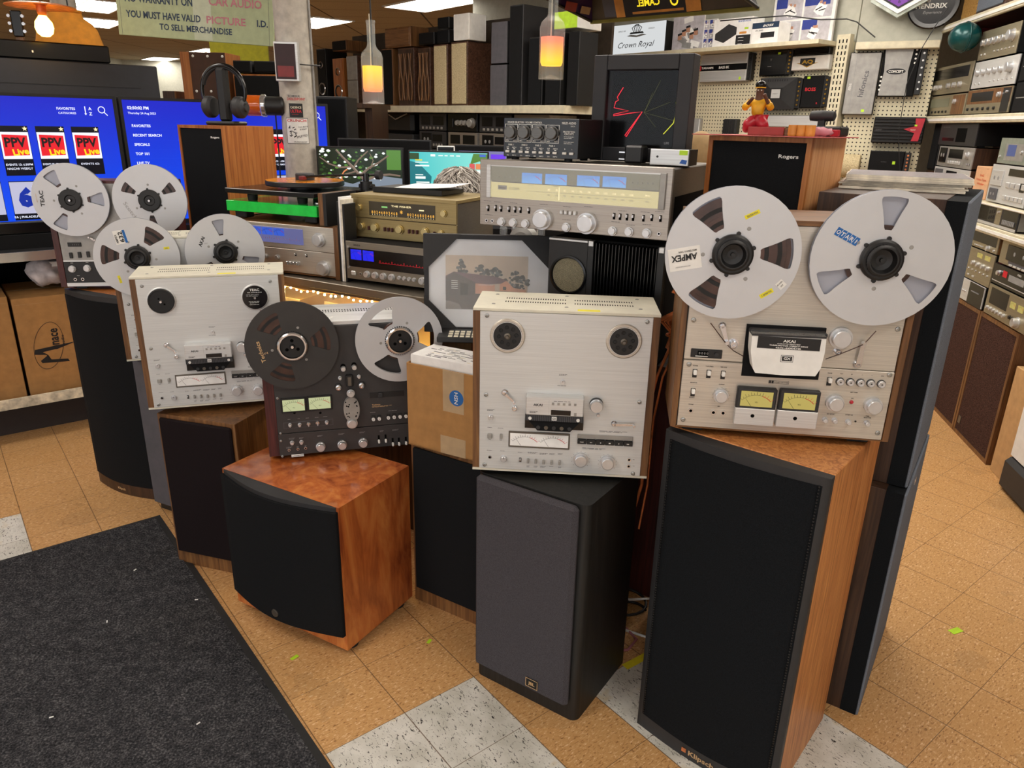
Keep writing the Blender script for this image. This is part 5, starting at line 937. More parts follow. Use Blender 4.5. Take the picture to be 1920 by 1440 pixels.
for x in (.05, W-.09): obj('foot', G().box(x, x+.04, .04, .08, 0, .015, 'rubber'), t); obj('foot', G().box(x, x+.04, .36, .40, 0, .015, 'rubber'), t)
# black speaker selector on the receiver
t = thing('speaker_selector', 'black speaker selector box with four round volume dials on the large receiver', 'selector', at('SS', 0), yaw('SS'))
W, H, D = (.226, .110, .17)
obj('case', G().box(0, W, .004, D, .008, H, 'black', .002), t); g = G(); y = -.001; g.box(0, W, y, .005, .008, H, 'black_gloss', .001); g.text('SPEAKER SELECTOR / VOLUME CONTROL', W*.05, H*.90, H*.042, 'white', y, al='L', wid=W*.47, bold=1.5); g.text('NILES AUDIO', W*.87, H*.90, H*.05, 'white', y, wid=W*.18); g.text('SVC-4', W*.92, H*.83, H*.03, 'white', y)
for k in range(4):
    cx = W*(.105+.185*k); cz = H*.64; w2 = W*.087; h2 = H*.215
    for q in ((-w2, w2, h2-.0012, h2), (-w2, w2, -h2, -h2+.0012), (-w2, -w2+.0012, -h2, h2), (w2-.0012, w2, -h2, h2)): g.rect(cx+q[0], cz+q[2], cx+q[1], cz+q[3], y, 'white')
    g.text('MIN', cx-w2*.6, cz-h2*.8, H*.032, 'white', y); g.text('MAX', cx+w2*.6, cz-h2*.8, H*.032, 'white', y); g.text('PAIR %d' % (k+1), cx, H*.365, H*.04, 'white', y, bold=1.5)
    for sx, a, b in ((-1, 'OFF', 'ON'), (1, 'AMP A', 'AMP B')): g.text(a, cx+sx*w2*.5, H*.30, H*.03, 'white', y); g.text(b, cx+sx*w2*.5, H*.11, H*.03, 'white', y); g.rect(cx+sx*w2*.5-.003, H*.255, cx+sx*w2*.5+.003, H*.27, y, 'white')
g.text('PROTECTION', W*.875, H*.70, H*.04, 'white', y, wid=W*.15); g.text('CIRCUITS', W*.875, H*.65, H*.04, 'white', y, wid=W*.12); marks(g, W*.875, H*.58, W*.13, 'white', y, 2, .0012, .004); marks(g, W*.875, H*.46, W*.13, 'white', y, 2, .0012, .004); g.text('B', W*.83, H*.30, H*.03, 'white', y); g.text('A', W*.92, H*.30, H*.03, 'white', y); obj('front_panel', g, t)
for k in range(4):
    cx = W*(.105+.185*k); knob(t, cx, H*.66, H*.145, 'black_spun', y, style=3, h=.015)
    for sx in (-1, 1): button(t, cx+sx*W*.0435, H*.20, W*.05, H*.055, 'white', y)
for x in (.83, .92): button(t, W*x, H*.20, W*.05, H*.055, 'white', y)
for x in (W*.12, W*.84):
    for yy in (.02, D-.04): obj('foot', G().cyl((x, yy, 0), .011, .009, 'z', 'rubber', 14, base=True), t)
# light clock in a deep black frame
t = thing('neon_display_clock', 'deep black frame with a dark glass face showing red and yellow light traces', 'clock', at('CL', 0), yaw('CL'))
W, H, D = (.280, .278, .065); e = W*.14; g = G()
for q in ((0, e, 0, H), (W-e, W, 0, H), (e, W-e, 0, e*.95), (e, W-e, H-e, H)): g.box(q[0], q[1], 0, D, q[2], q[3], 'frame_black', .002)
g.box(e, W-e, .05, D, e*.9, H-e, 'void_black'); cf = obj('frame', g, t)
def inner(u, v): return (e+(W-2*e)*u, .046, e+(H-2*e)*v)
g = G(); red = [(.17, .79), (.09, .66), (.11, .62), (.07, .60), (.05, .52), (.27, .48), (.05, .43), (.05, .41), (.30, .45), (.47, .47), (.26, .13), (.24, .15), (.45, .44)]
g.tube([inner(*p) for p in red], .0011, 'trace_red', 6); g.tube([inner(.94, .60), inner(.955, .48), inner(.93, .33), inner(.80, .18)], .0012, 'trace_yellow', 6); rnd = random.Random(3)
for p in ((.70, .88), (.86, .60), (.93, .36), (.68, .27), (.60, .72)): g.tube([inner(.5, .46), inner(*p)], .0003, 'trace_yellow_dim', 5)
obj('light_trace', g, cf); g = G(); g.text('LIFE', e+(W-2*e)*.86, e+.012, .006, 'white', .044); obj('logo', g, cf); obj('glass_pane', G().box(e, W-e, .012, .015, e*.95, H-e, 'dark_glass'), cf)
# small boxes in front of the clock
g = G(); g.box(0, .052, 0, .05, 0, .046, 'black', .005).box(-.018, 0, .01, .016, .008, .011, 'chrome').box(-.018, 0, .01, .016, .026, .029, 'chrome'); single('power_adapter', 'black plug-in power adapter with two prongs in front of the black frame', 'adapter', g, at('CL', W*.47, -.001, -.075), yaw('CL'))
t = thing('phono_preamp', 'small silver box with a lime price sticker in front of the black frame', 'preamp', at('CL', W*.76, -.001, -.095), yaw('CL'))
obj('case', G().box(0, .105, 0, .08, 0, .040, 'black').box(0, .103, -.003, 0, 0, .040, 'alu', .001), t); g = G(); g.rect(.078, .027, .100, .039, -.003, 'lime'); g.prism([(.08, .006), (.098, .004), (.10, .014), (.086, .016)], -.0036, -.003, 'blue_plain'); obj('price_sticker', g, t); obj('button', G().cyl((.02, -.003, .021), .003, .001, 'y-', 'black', 14), t)
# framed picture
t = thing('framed_picture', 'black-framed matted photograph of a house with card corner protectors', 'picture', at('FR', 0), yaw('FR'))
W, H = (.405, .305); fw = .014; tl = .05; g = G()
def tilt(g):
    g.v = [(x, y + z*tl, z) for x, y, z in g.v]; return g
for q in ((0, fw, 0, H), (W-fw, W, 0, H), (fw, W-fw, 0, fw), (fw, W-fw, H-fw, H)): g.box(q[0], q[1], 0, .02, q[2], q[3], 'frame_black', .001)
obj('frame', tilt(g), t); mx0, mx1, mz0, mz1 = W*.165, W*.80, H*.235, H*.79
g = G(); g.box(fw, W-fw, .008, .014, fw, H-fw, 'mat_white'); obj('mat_board', tilt(g), t); g = G(); y = .0075; mw, mh = mx1-mx0, mz1-mz0
g.rect(mx0, mz0, mx1, mz1, y, 'pic_sky'); P = lambda u, v: (mx0+mw*u, mz0+mh*v)
g.prism([P(0, 0), P(1, 0), P(1, .34), P(.5, .36), P(0, .30)], y-.0009, y-.0005, 'pic_ground'); g.prism([P(0, 0), P(.20, .0), P(.16, .1), P(.05, .15), P(0, .16)], y-.0011, y-.0009, 'pic_path')
def tree(cx, base, w, h, seed, conifer=False):
    r = random.Random(seed)
    for k in range(34): v = r.random(); ww = w*(1-v)*.9 if conifer else w*math.sin(PI*min(1, .15+.85*v)); u = cx+r.uniform(-ww, ww); s = r.uniform(.012, .03); c = P(u, base+h*v); g.prism([(c[0]+mw*s*math.cos(a), c[1]+mw*s*math.sin(a)*.8) for a in (0, 1.2, 2.4, 3.6, 5)], y-.0013-.00002*k, y-.0010, 'pic_leaf' if k % 3 else 'pic_leaf_light')
tree(.19, .66, .085, .26, 1, True); tree(.43, .66, .09, .16, 2); tree(.60, .62, .09, .15, 3); tree(.85, .42, .15, .30, 4); tree(.9, .40, .13, .25, 7)
g.prism([P(0, .62), P(.10, .70), P(.62, .62), P(.74, .56), P(.76, .50), P(.42, .47), P(.38, .45), P(0, .45)], y-.0024, y-.002, 'pic_roof'); g.prism([P(0, .60), P(.10, .70), P(.37, .50), P(.36, .26), P(0, .26)], y-.0028, y-.0024, 'pic_wall'); g.prism([P(.36, .30), P(.36, .49), P(.60, .47), P(.60, .30)], y-.0028, y-.0024, 'pic_pink'); g.prism([P(.66, .36), P(.66, .48), P(.74, .55), P(.83, .42), P(.98, .39), P(.98, .34)], y-.0028, y-.0024, 'pic_pink'); g.prism([P(.70, .38), P(.70, .44), P(.74, .44), P(.74, .38)], y-.0030, y-.0028, 'pic_leaf'); g.prism([P(.18, .27), P(.18, .50), P(.28, .48), P(.27, .28)], y-.0030, y-.0028, 'void_black')
for k in range(5): g.prism([P(.07, .39+.035*k), P(.07, .40+.035*k), P(.15, .395+.035*k), P(.15, .385+.035*k)], y-.0030, y-.0028, 'white')
for k in range(10): g.prism([P(.40+.018*k, .47), P(.409+.018*k, .455), P(.418+.018*k, .47)], y-.0030, y-.0028, 'white')
obj('photograph', tilt(g), t); q = .115*W/.4
for cx, cz, sx, sz in ((0, H, 1, -1), (W, H, -1, -1), (0, 0, 1, 1), (W, 0, -1, 1)): g = G(); g.prism([(cx-sx*.001, cz-sz*.001), (cx+sx*q, cz-sz*.001), (cx-sx*.001, cz+sz*q)], -.003, -.0005, 'card_black'); obj('corner_protector', tilt(g), t)
obj('glass_pane', tilt(G().box(fw, W-fw, .0025, .004, fw, H-fw, 'glass')), t)
t = thing('calculator', 'black desk calculator with pale keys lying in front of the framed picture', 'calculator', at('FR', .05, -.004, -.115), yaw('FR'))
obj('body', G().box(0, .2, 0, .1, 0, .018, 'black', .003), t)
for k in range(8):
    for j in range(3): button(t, .04+.018*k, .019, .013, .001, 'ivory', .02+.026*j, .018, name='key')
# open cardboard box with printed sheets
t = thing('cardboard_box', 'open cardboard box with a round blue sticker standing on the walnut speaker', 'box', at('BX', 0), yaw('BX'))
W, H, D = (.256, .262, .14); g = G()
g.box(0, W, 0, .004, 0, H, 'carton', .001); g.box(0, W, D-.004, D, 0, H, 'carton'); g.box(0, .004, .004, D-.004, 0, H, 'carton'); g.box(W-.004, W, .004, D-.004, 0, H, 'carton'); g.box(0, W, 0, D, 0, .004, 'carton'); obj('carton', g, t)
g = G(); g.box(W*.50, W*.78, -.0008, 0, H*.52, H, 'tape_clear'); obj('packing_tape', g, t, label='tan packing tape'); obj('packing_tape', G().box(W*.46, W*.80, -.0006, 0, 0, H*.22, 'tape_clear'), t); g = G(); g.lathe([(.024, .0009), (.0238, .0013), (0, .0013)], (W*.68, 0, H*.70), 'y-', 'blue_ink', 30); g.text('HSN', W*.68, H*.70, .012, 'white', -.0016, rot=-PI/2, bold=1, wid=.036); obj('sticker', g, t)
t = thing('paper_stack', 'stack of white printed sheets sticking out of the cardboard box', 'paper', at('BX', .008, .012, .012), yaw('BX')); g = G(); hz = H+.012; W2, D2 = W-.02, D-.02
g.box(0, W2, 0, D2, 0, hz, 'paper'); rnd = random.Random(5)
for j in range(8):
    x = .02+W2*.1*j
    for k in range(9):
        if rnd.random() < .6: yy = D2*(.1+.09*k); g.box(x, x+rnd.uniform(.01, .03), yy, yy+.004, hz, hz+.0004, rnd.choice(('grey', 'grey_dark', 'grey', 'lp_edge')))
obj('sheets', g, t)


# ---------------------------------------------------------------- left run: shelving, cartons, lit televisions
t = thing('display_shelving', 'long low black shelving unit under the lit blue televisions with a worn cream front edge', 'shelving', at('L', 0), yaw('L'))
obj('kick_panel', G().box(-1.6, 1.78, .12, .14, 0, .17, 'dark_kick'), t); g = G(); g.box(-1.6, 1.78, -.01, .72, .172, .20, 'dark_kick').box(-1.6, 1.78, -.02, -.01, .172, .222, 'shelf_worn'); obj('lower_shelf', g, t)
obj('back_panel', G().box(-1.6, 1.78, .70, .72, .2, .93, 'void_black'), t); g = G(); g.box(-1.6, 1.78, .0, .72, .862, .90, 'black'); g.box(-1.6, 1.78, -.012, 0, .862, .905, 'chrome'); obj('upper_shelf', g, t); obj('top_tray', G().box(-1.6, 1.78, .12, .74, .9, .965, 'black_matte'), t)
for x in (-1.6, .85, 1.75): obj('upright', G().box(x, x+.03, .05, .70, .2, .862, 'void_black'), t)
def carton(pl, s0, z0, s1, z1, D, label, back=0.0, m='carton', group=None, pr=None, flaps=True):
    s0, s1 = min(s0, s1), max(s0, s1); W, H = s1-s0, abs(z1-z0); t = thing('carton', label, 'box', at(pl, s0, min(z0, z1), back), yaw(pl), group); g = G(); g.box(0, W, 0, D, 0, H, m, .003)
    if flaps: g.box(0, W, D*.49, D*.51, H, H+.0005, 'tape_clear'); g.box(W*.02, W*.98, -.0004, 0, H-.03, H-.029, 'tan')
    if pr: pr(g, W, H)
    obj('carton_body', g, t); return t
def pr_menace(g, W, H):
    r = math.radians(88); cx, cz = W*.34, H*.50; n = 40; pts = []
    for k in range(n+1): a = 2*PI*k/n; pts.append((cx-.02+.062*math.cos(a)+.02*math.sin(a), -.0006, cz+.115*math.sin(a)))
    g.tube(pts, .0012, 'sticker_dark', 4); g.text('enace', cx+.005, cz+.03, .040, 'sticker_dark', 0, r, bold=2.5, wid=.105); g.text('audio', cx+.042, cz+.02, .013, 'sticker_dark', 0, r, wid=.05)
    g.prism([(cx-.085, cz-.035), (cx-.08, cz-.012), (cx+.10, cz+.004), (cx+.02, cz-.02), (cx-.05, cz-.028), (cx-.02, cz-.07), (cx+.05, cz-.078), (cx+.055, cz-.092), (cx-.06, cz-.082), (cx-.065, cz-.07), (cx-.03, cz-.045)], -.001, 0, 'sticker_dark')
def pr_single(g, W, H): g.text('SINGLE 12" VENTED', W*.60, H*.47, .026, 'sticker_dark', 0, math.radians(88), bold=1.5, wid=H*.72); g.rect(W*.02, H*.1, W*.22, H*.3, -.0003, 'white')
carton('L', .155, .2015, .55, .685, .42, 'tan carton with a hand-lettered black logo in an oval on the low shelf', .03, pr=pr_menace)
carton('L', -.26, .2015, .142, .70, .42, 'tan carton with sideways printing at the left edge of the low shelf', .03, pr=pr_single)
g = G(); rnd = random.Random(8)
g.ell((0, 0, .055), (.085, .07, .058), 'bag', 18, 12, lambda d: 1+.13*math.sin(7*d.x+3*d.z)+.10*math.sin(9*d.y-4*d.x)+(.25 if d.z > .7 else 0)); g.box(-.03, .05, -.05, -.015, .09, .115, 'white', .003); g.box(-.005, .0, -.0505, -.05, .097, .109, 'grey_dark').box(.012, .017, -.0505, -.05, .097, .109, 'grey_dark'); single('plastic_bag', 'crumpled white plastic bag with a plug strip lying on the tan cartons', 'bag', g, at('L', .33, .715, .17), yaw('L'))
g = G(); g.box(0, 1.5, 0, .045, 0, .055, 'black', .004); g.box(0, 1.5, -.004, 0, .006, .05, 'black_gloss'); single('soundbar', 'long black box lying under the left television on the shelving top', 'soundbar', g, at('L', -.9, .966, .14), yaw('L'))
def star(g, x, z, r, y, m='lit_cream'): g.prism([(x+(r if k % 2 == 0 else r*.45)*math.sin(PI*k/5), z+(r if k % 2 == 0 else r*.45)*math.cos(PI*k/5)) for k in range(10)], y-.0003, y, m)
TVN = {'n': 0}
def television(s0, label):
    W, H = 1.105, .625; t = thing('television', label, 'television', at('T', s0, .966), yaw('T'), 'lit blue televisions')
    obj('bezel', G().box(0, W, .006, .05, .0, H, 'black', .003).box(0, .014, 0, .006, 0, H, 'black').box(W-.014, W, 0, .006, 0, H, 'black').box(.014, W-.014, 0, .006, 0, .02, 'black').box(.014, W-.014, 0, .006, H-.014, H, 'black'), t)
    g = G(); y = .004; g.box(.014, W-.014, y, .006, .02, H-.014, 'tv_blue'); a, b = .33, W-.03; cw, gp = .118, .030; T0 = H-.165
    for k, s in enumerate(('FAVORITES', 'RECENT SEARCH', 'SPECIALS', 'TOP 101', 'LIVE TV', 'LOCALS', 'SPORTS')): g.text(s, .045, H-.135-.045*k, .0125, 'tv_white', y-.0004, al='L', bold=2); g.rect(.03, H-.159-.045*k, .27, H-.1584-.045*k, y-.0001, 'tv_line')
    g.text('02:50:02 PM', .035, H-.05, .014, 'tv_white', y-.0004, al='L', bold=2.5); g.text('Thursday 24 Aug 2023', .035, H-.075, .010, 'tv_white', y-.0004, al='L', bold=1)
    g.text('FAVORITES', W-.22, H-.062, .011, 'tv_white', y-.0004, bold=1.5); g.text('CATEGORIES', W-.217, H-.082, .009, 'tv_white', y-.0004); g.text('A', W-.118, H-.06, .014, 'tv_white', y-.0004, bold=1.5); g.text('Z', W-.118, H-.083, .014, 'tv_white', y-.0004, bold=1.5); g.prism([(W-.141, H-.05), (W-.137, H-.05), (W-.137, H-.082), (W-.133, H-.082), (W-.139, H-.09), (W-.145, H-.082), (W-.141, H-.082)], y-.0006, y-.0002, 'tv_white')
    g.lathe([(.016, .0005), (.0125, .0005)], (W-.068, y, H-.064), 'y-', 'tv_white', 20); g.tube([(W-.058, y-.0006, H-.075), (W-.044, y-.0006, H-.09)], .0025, 'tv_white', 4)
    caps = (('', ''), ('', 'UFL'), ('EVENTS 13: 6:30PM', 'NASCAR WEEKLY'), ('EVENTS 05: 8PM SCOBY', 'V CARMONA'), ('EVENTS 62:', ''))
    for k in range(5):
        x = .30 + (cw+gp)*k; g.rect(x, T0-.20, x+cw, T0+.022, y-.0002, 'tv_tile'); g.rect(x+.002, T0-.125, x+cw-.002, T0-.005, y-.0004, 'tv_white'); star(g, x+cw-.012, T0+.010, .011, y-.0004)
        g.prism([(x+.008, T0-.112), (x+.010, T0-.016), (x+cw-.008, T0-.020), (x+cw-.010, T0-.108)], y-.0009, y-.0006, 'tv_red'); g.text('PPV', x+cw*.5, T0-.050, .040, 'sticker_dark', y-.001, bold=3, wid=cw*.72); g.text('Live', x+cw*.63, T0-.092, .028, 'tv_yellow', y-.0014, rot=.12, bold=3, wid=cw*.55)
        if caps[k][0]: g.text(caps[k][0], x+cw/2, T0-.150, .009, 'tv_white', y-.0006, wid=min(cw*.9, .007*len(caps[k][0])+.01))
        if caps[k][1]: g.text(caps[k][1], x+cw/2, T0-.168, .009, 'tv_white', y-.0006)
        zb = T0-.225; g.rect(x, zb-.18, x+cw, zb, y-.0002, 'tv_tile'); g.rect(x+.002, zb-.15, x+cw-.002, zb-.004, y-.0004, 'tv_grey'); star(g, x+cw-.012, zb-.012, .009, y-.0006)
        c = (x+cw/2, y-.0004, zb-.075)
        if k == 2: g.lathe([(.050, .0003), (0, .0003)], c, 'y-', 'tv_navy', 30); g.lathe([(.046, .0006), (0, .0006)], c, 'y-', 'tv_grey', 30); g.text('6', c[0], c[2], .075, 'tv_navy', y-.0011, bold=6)
        elif k == 4: g.lathe([(.052, .0003), (0, .0003)], c, 'y-', 'tv_white', 30); g.prism([(c[0]+.05*math.cos(a), c[2]+.05*math.sin(a)) for a in [math.radians(25+130*q/12) for q in range(13)]], y-.0010, y-.0007, 'tv_red'); g.text('Phillies', c[0], c[2]-.006, .024, 'tv_red', y-.0012, bold=2, wid=.095)
        elif k == 0: g.rect(x+.004, zb-.148, x+cw-.004, zb-.06, y-.0006, 'tv_cyan')
        if k: g.text(('', 'PATROL', 'PA | PHILADELPHIA', 'PA | PHILLY', 'PA | PHILLIES')[k], x+cw/2, zb-.165, .010, 'tv_white', y-.0006)
    obj('screen', g, t); g = G(); g.box(W*.5-.2, W*.5+.2, -.04, .2, 0, .012, 'black'); obj('stand', G().box(W*.4, W*.6, .05, .14, 0, .05, 'black'), t); return t
television(-1.03, 'lit television at left showing rows of channel tiles on a blue background')
television(.088, 'lit television showing a menu list at its left, partly behind the grey pillar')
single('large_display', 'large switched-off dark grey display standing behind the lit televisions', 'display', G().box(0, 1.35, 0, .08, 0, .80, 'display_grey', .006).box(0, 1.25, -.0015, 0, .68, .683, 'black'), at('T', -.938, .966, .5), yaw('T'))
single('soundbar', 'black soundbar lying on top of the large switched-off display', 'soundbar', G().box(0, .80, 0, .09, 0, .085, 'black_gloss', .006).rect(.44, .03, .447, .04, 0, 'white'), at('T', -.62, 1.767, .495), yaw('T'))

# ---------------------------------------------------------------- pillar and what is fixed to it
px, py = -1.14, 4.05; R = .088
single('steel_pillar', 'round grey-painted steel pillar rising behind the orange turntable', 'pillar', G().lathe([(R, 0), (R, CEIL)], (0, 0, 0), 'z', 'pillar_paint', 48).tube([(R+.006, -.02, .2), (R+.006, -.02, CEIL)], .006, 'grey_mid', 8).tube([(-.02, -R-.006, 2.05), (-.02, -R-.006, CEIL)], .007, 'white', 8), (px, py, 0))
def wrap(g, r):
    """bend a flat sheet (x, z) round the pillar, its middle towards the shop front"""
    g.v = [((r-y)*math.sin(x/r), -(r-y)*math.cos(x/r), z) for x, y, z in g.v]; return g
def wrapped(name, label, cat, W, H, z, ang, paint, base, group=None):
    g = G(); n = 10
    for k in range(n): g.box(-W/2+W*k/n, -W/2+W*(k+1)/n, -.0012, -.0002, 0, H, base)
    paint(g, W, H); return single(name, label, cat, wrap(g, R), (px, py, z), ang, group)
def p_crunch(g, W, H):
    y = -.0012
    for k in range(10): g.rect(-W*.48+W*.096*k, H*.02, -W*.48+W*.096*(k+1), H*.98, y, 'white')
    y -= .0008; g.text('CRUNCH', 0, H*.9, H*.11, 'red_ink', y, wid=W*.84, bold=1.5); g.text('TOO MUCH', W*.27, H*.66, H*.05, 'black', y, rot=.1); g.text('IS RIGHT', W*.27, H*.57, H*.05, 'black', y, rot=.1); g.text('SPLIFTED', W*.2, H*.3, H*.08, 'grey_dark', y, rot=.2); g.text('CRUNCHUSA.NET', W*.12, H*.07, H*.045, 'black', y); rnd = random.Random(2)
    for k in range(16): a = rnd.uniform(0, 6.3); cx, cz = -W*.22, H*.42; r = rnd.uniform(.1, .9); label_quad(g, cx+W*.2*r*math.cos(a), cz+H*.34*r*math.sin(a), W*.1, H*.03, rnd.uniform(-1, 1), 'sticker_dark', y)
wrapped('sticker', 'large white sticker with red lettering and black scribbles wrapped round the pillar', 'sticker', .115, .125, 1.385, .12, p_crunch, 'sticker_dark', 'stickers on the pillar')
def p_dark(g, W, H): y = -.0014; g.text('CADENCE', 0, H*.72, H*.16, 'ivory', y, wid=W*.8, bold=2); g.text('ULTRA', 0, H*.45, H*.22, 'red_ink', y, wid=W*.8, bold=2); marks(g, 0, H*.2, W*.6, 'red_ink', y)
wrapped('sticker', 'small black sticker with red lettering above the white one on the pillar', 'sticker', .068, .066, 1.513, .13, p_dark, 'sticker_dark', 'stickers on the pillar')
def p_thin(g, W, H): y = -.0014; g.text('BOMBER', -W*.1, H*.7, H*.3, 'grey_dark', y, wid=W*.6); g.text('DARKERPOINT', 0, H*.3, H*.35, 'red_ink', y, wid=W*.9)
wrapped('sticker', 'faint lettered strip with red writing on the pillar above the black sticker', 'sticker', .10, .034, 1.590, .18, p_thin, 'pillar_paint', 'stickers on the pillar')
t = thing('led_sign', 'small dark red display box strapped to the grey pillar', 'sign', (px-.062, py-.14, 1.68), .05); W, H = .115, .18
obj('housing', G().box(0, W, 0, .05, 0, H, 'alu', .003), t); obj('face', G().box(.006, W-.012, -.003, 0, .010, H-.010, 'dark_red_face').box(.014, W-.022, -.0034, -.003, .02, .07, 'plastic_red'), t); obj('cable_tie', G().tube([(W, .03, H*.45), (W+.045, .055, H*.44), (W+.085, .11, H*.45)], .003, 'black', 6), t)
t = thing('beacon_lamp', 'amber rotating beacon fixed sideways to the grey pillar', 'lamp', (px-.085, py-.05, 1.565), .1)
obj('lens', G().lathe([(0, -.165), (.046, -.162), (.050, -.155), (.050, -.09), (.050, -.082)], (0, 0, 0), 'x', 'amber_plastic', 32), t); obj('reflector', G().lathe([(.02, -.14), (.034, -.10)], (0, 0, 0), 'x', 'chrome', 24), t); obj('collar', G().lathe([(.052, -.085), (.055, -.08), (.055, -.064), (.046, -.06)], (0, 0, 0), 'x', 'chrome', 32), t); obj('base', G().lathe([(.046, -.062), (.046, .02), (.04, .03), (0, .03)], (0, 0, 0), 'x', 'black', 32), t); obj('cord', G().tube([(-.02, 0, -.046), (-.018, -.004, -.25), (-.02, -.02, -.42)], .004, 'black', 6), t)
g = G(); g.box(-.10, .10, 0, .006, 0, .16, 'white', .002); g.text('PER', .03, .03, .028, 'sticker_dark', 0, rot=-.12, bold=2, wid=.08); g.prism([(-.09, .02), (-.07, .0), (-.14, -.06), (-.16, -.04)], -.001, .006, 'red_ink'); single('placard', 'white card with black lettering taped to the pillar beside the hanging sign', 'sign', g, (px+.03, py-.115, 2.135), .05)

# hanging cardboard sign
t = thing('hanging_sign', 'pale green hanging board with navy and pink lettering about warranty', 'sign', at('SG', -.02, 2.0), -.012); t.rotation_euler.y = .052
g = G(); g.box(0, .86, 0, .015, -.075, .36, 'sign_board', .002); g.box(.02, .0215, -.0006, 0, -.075, .36, 'grey_dark').box(.835, .8365, -.0006, 0, -.075, .36, 'grey_dark').box(.42, .52, -.0008, 0, -.07, .36, 'sign_patch'); y = -.0008
g.text('NO WARRANTY ON', .235, .115, .040, 'navy_ink', y, bold=2, wid=.37); g.text('CAR AUDIO', .655, .128, .040, 'pink_ink', y, bold=2, wid=.29); g.text('YOU MUST HAVE VALID', .255, .035, .034, 'navy_ink', y, bold=2, wid=.41); g.text('PICTURE', .60, .035, .036, 'pink_ink', y, bold=2, wid=.215); g.text('I.D.', .80, .035, .032, 'navy_ink', y, bold=2, wid=.06); g.text('TO SELL MERCHANDISE', .43, -.018, .030, 'navy_ink', y, bold=2, wid=.40)
obj('board', g, t)
for x in (.1, .76): obj('cord', G().tube([(x, .007, .35), (x, .007, CEIL-2.0+x*.052)], .0015, 'grey_dark', 5), t)
# copper disc pendant, sweatshirt, guitar head on the far left
t = thing('disc_pendant', 'hanging copper disc lamp with a glowing round bulb at upper left', 'lamp', (-2.36, 4.0, 0), 0)
zc = 2.005; obj('shade', G().lathe([(.0, .012), (.03, .012), (.12, .004), (.155, -.004), (.155, -.008), (.12, -.002), (.03, .004)], (0, 0, zc), 'z', 'copper', 40), t); obj('socket', G().lathe([(.022, .005), (.022, -.03), (.014, -.055)], (0, 0, zc), 'z', 'copper', 20), t); obj('bulb', G().lathe([(.014, -.04), (.02, -.05), (.038, -.075), (.042, -.10), (.035, -.125), (.018, -.14), (0, -.142)], (0, 0, zc), 'z', 'bulb_warm', 28), t); obj('cord', G().tube([(0, 0, zc+.01), (0, 0, CEIL)], .003, 'black', 6), t)
t = thing('sweatshirt', 'tan sweatshirt hung up behind the long black soundbar', 'sweatshirt', (-2.60, 4.62, .09), 0); g = G(); secs = ((1.70, .20, .09), (1.80, .19, .085), (1.87, .17, .075), (1.90, .145, .07), (1.93, .10, .068), (1.965, .088, .064))
n = 28; vs = []
for z, a, b in secs: vs += [(a*math.cos(2*PI*k/n)*(1+.03*math.sin(6*PI*k/n)), b*math.sin(2*PI*k/n), z) for k in range(n)]
g.add(vs, [(i*n+k, i*n+(k+1) % n, (i+1)*n+(k+1) % n, (i+1)*n+k) for i in range(len(secs)-1) for k in range(n)], 'shirt', True); obj('body', g, t); obj('collar', G().tube([(.088*math.cos(2*PI*k/24), .064*math.sin(2*PI*k/24), 1.963) for k in range(25)], .009, 'shirt', 8), t); g = G(); g.tube([(-.07, -.083, 1.75), (-.04, -.087, 1.765), (-.01, -.083, 1.75)], .003, 'sticker_dark', 6).tube([(.04, -.083, 1.745), (.07, -.087, 1.76), (.10, -.08, 1.745)], .003, 'sticker_dark', 6); obj('print', g, t); obj('hanger_stem', G().tube([(0, .05, 1.90), (0, .05, CEIL-.09)], .004, 'black', 6), t)
single('steel_pillar', 'second grey pillar standing behind the tan sweatshirt', 'pillar', G().lathe([(.07, 0), (.07, CEIL)], (0, 0, 0), 'z', 'pillar_paint', 40), (-2.82, 5.02, 0))
t = thing('guitar', 'black guitar headstock with shiny tuners at the left edge of the picture', 'guitar', (-2.905, 4.66, .06), .2); obj('headstock', G().box(-.03, .03, 0, .015, 1.86, 2.0, 'black_gloss', .008), t); obj('neck', G().box(-.022, .022, 0, .02, 1.42, 1.86, 'walnut', .003), t); obj('body', G().ell((0, .03, 1.17), (.19, .045, .26), 'black_gloss', 24, 14, lambda d: 1-.18*math.exp(-((d.z-.2)/.2)**2)), t)
for k in range(3):
    for sx in (-1, 1): obj('tuner', G().cyl((sx*.036, .004, 1.89+.04*k), .009, .012, 'y-', 'chrome', 12), t)

# bottle pendants
def bottle(x, y, zt, zb, label, fl):
    t = thing('bottle_pendant', label, 'lamp', (x, y, 0), 0, 'glass bottle pendant lamps'); h = zt-zb
    pr = [(.016, 1.0), (.0165, .97), (.0145, .955), (.0145, .72), (.018, .68), (.034, .62), (.0385, .56), (.0385, .0)]
    g = G(); g.lathe([(r, zb+h*q) for r, q in pr], (0, 0, 0), 'z', 'bottle_glass', 36); g.lathe([(.0385, zb), (.03, zb+.004), (0, zb+.014)], (0, 0, 0), 'z', 'bottle_glass', 36); obj('bottle', g, t)
    obj('flame_tube', G().lathe([(0, zb+h*.145), (.030, zb+h*.15), (.034, zb+h*.19), (.034, zb+h*.46), (0, zb+h*.465)], (0, 0, 0), 'z', fl, 32), t); g = G(); g.tube([(.002, 0, zb+h*.45), (.002, 0, zt), (0, 0, zt+.12), (.004, 0, CEIL)], .0028, 'rubber', 7); g.tube([(-.004, 0, zb+h*.46), (-.004, 0, zt+.02)], .0018, 'ivory', 6); obj('cord', g, t)
bottle(-.517, 2.80, 1.832, 1.562, 'clear glass bottle lamp with an orange glow hanging in front of the tall wooden speakers', 'flame')
bottle(.099, 2.45, 1.895, 1.637, 'clear glass bottle lamp with an orange glow hanging above the speaker selector', 'flame_low')

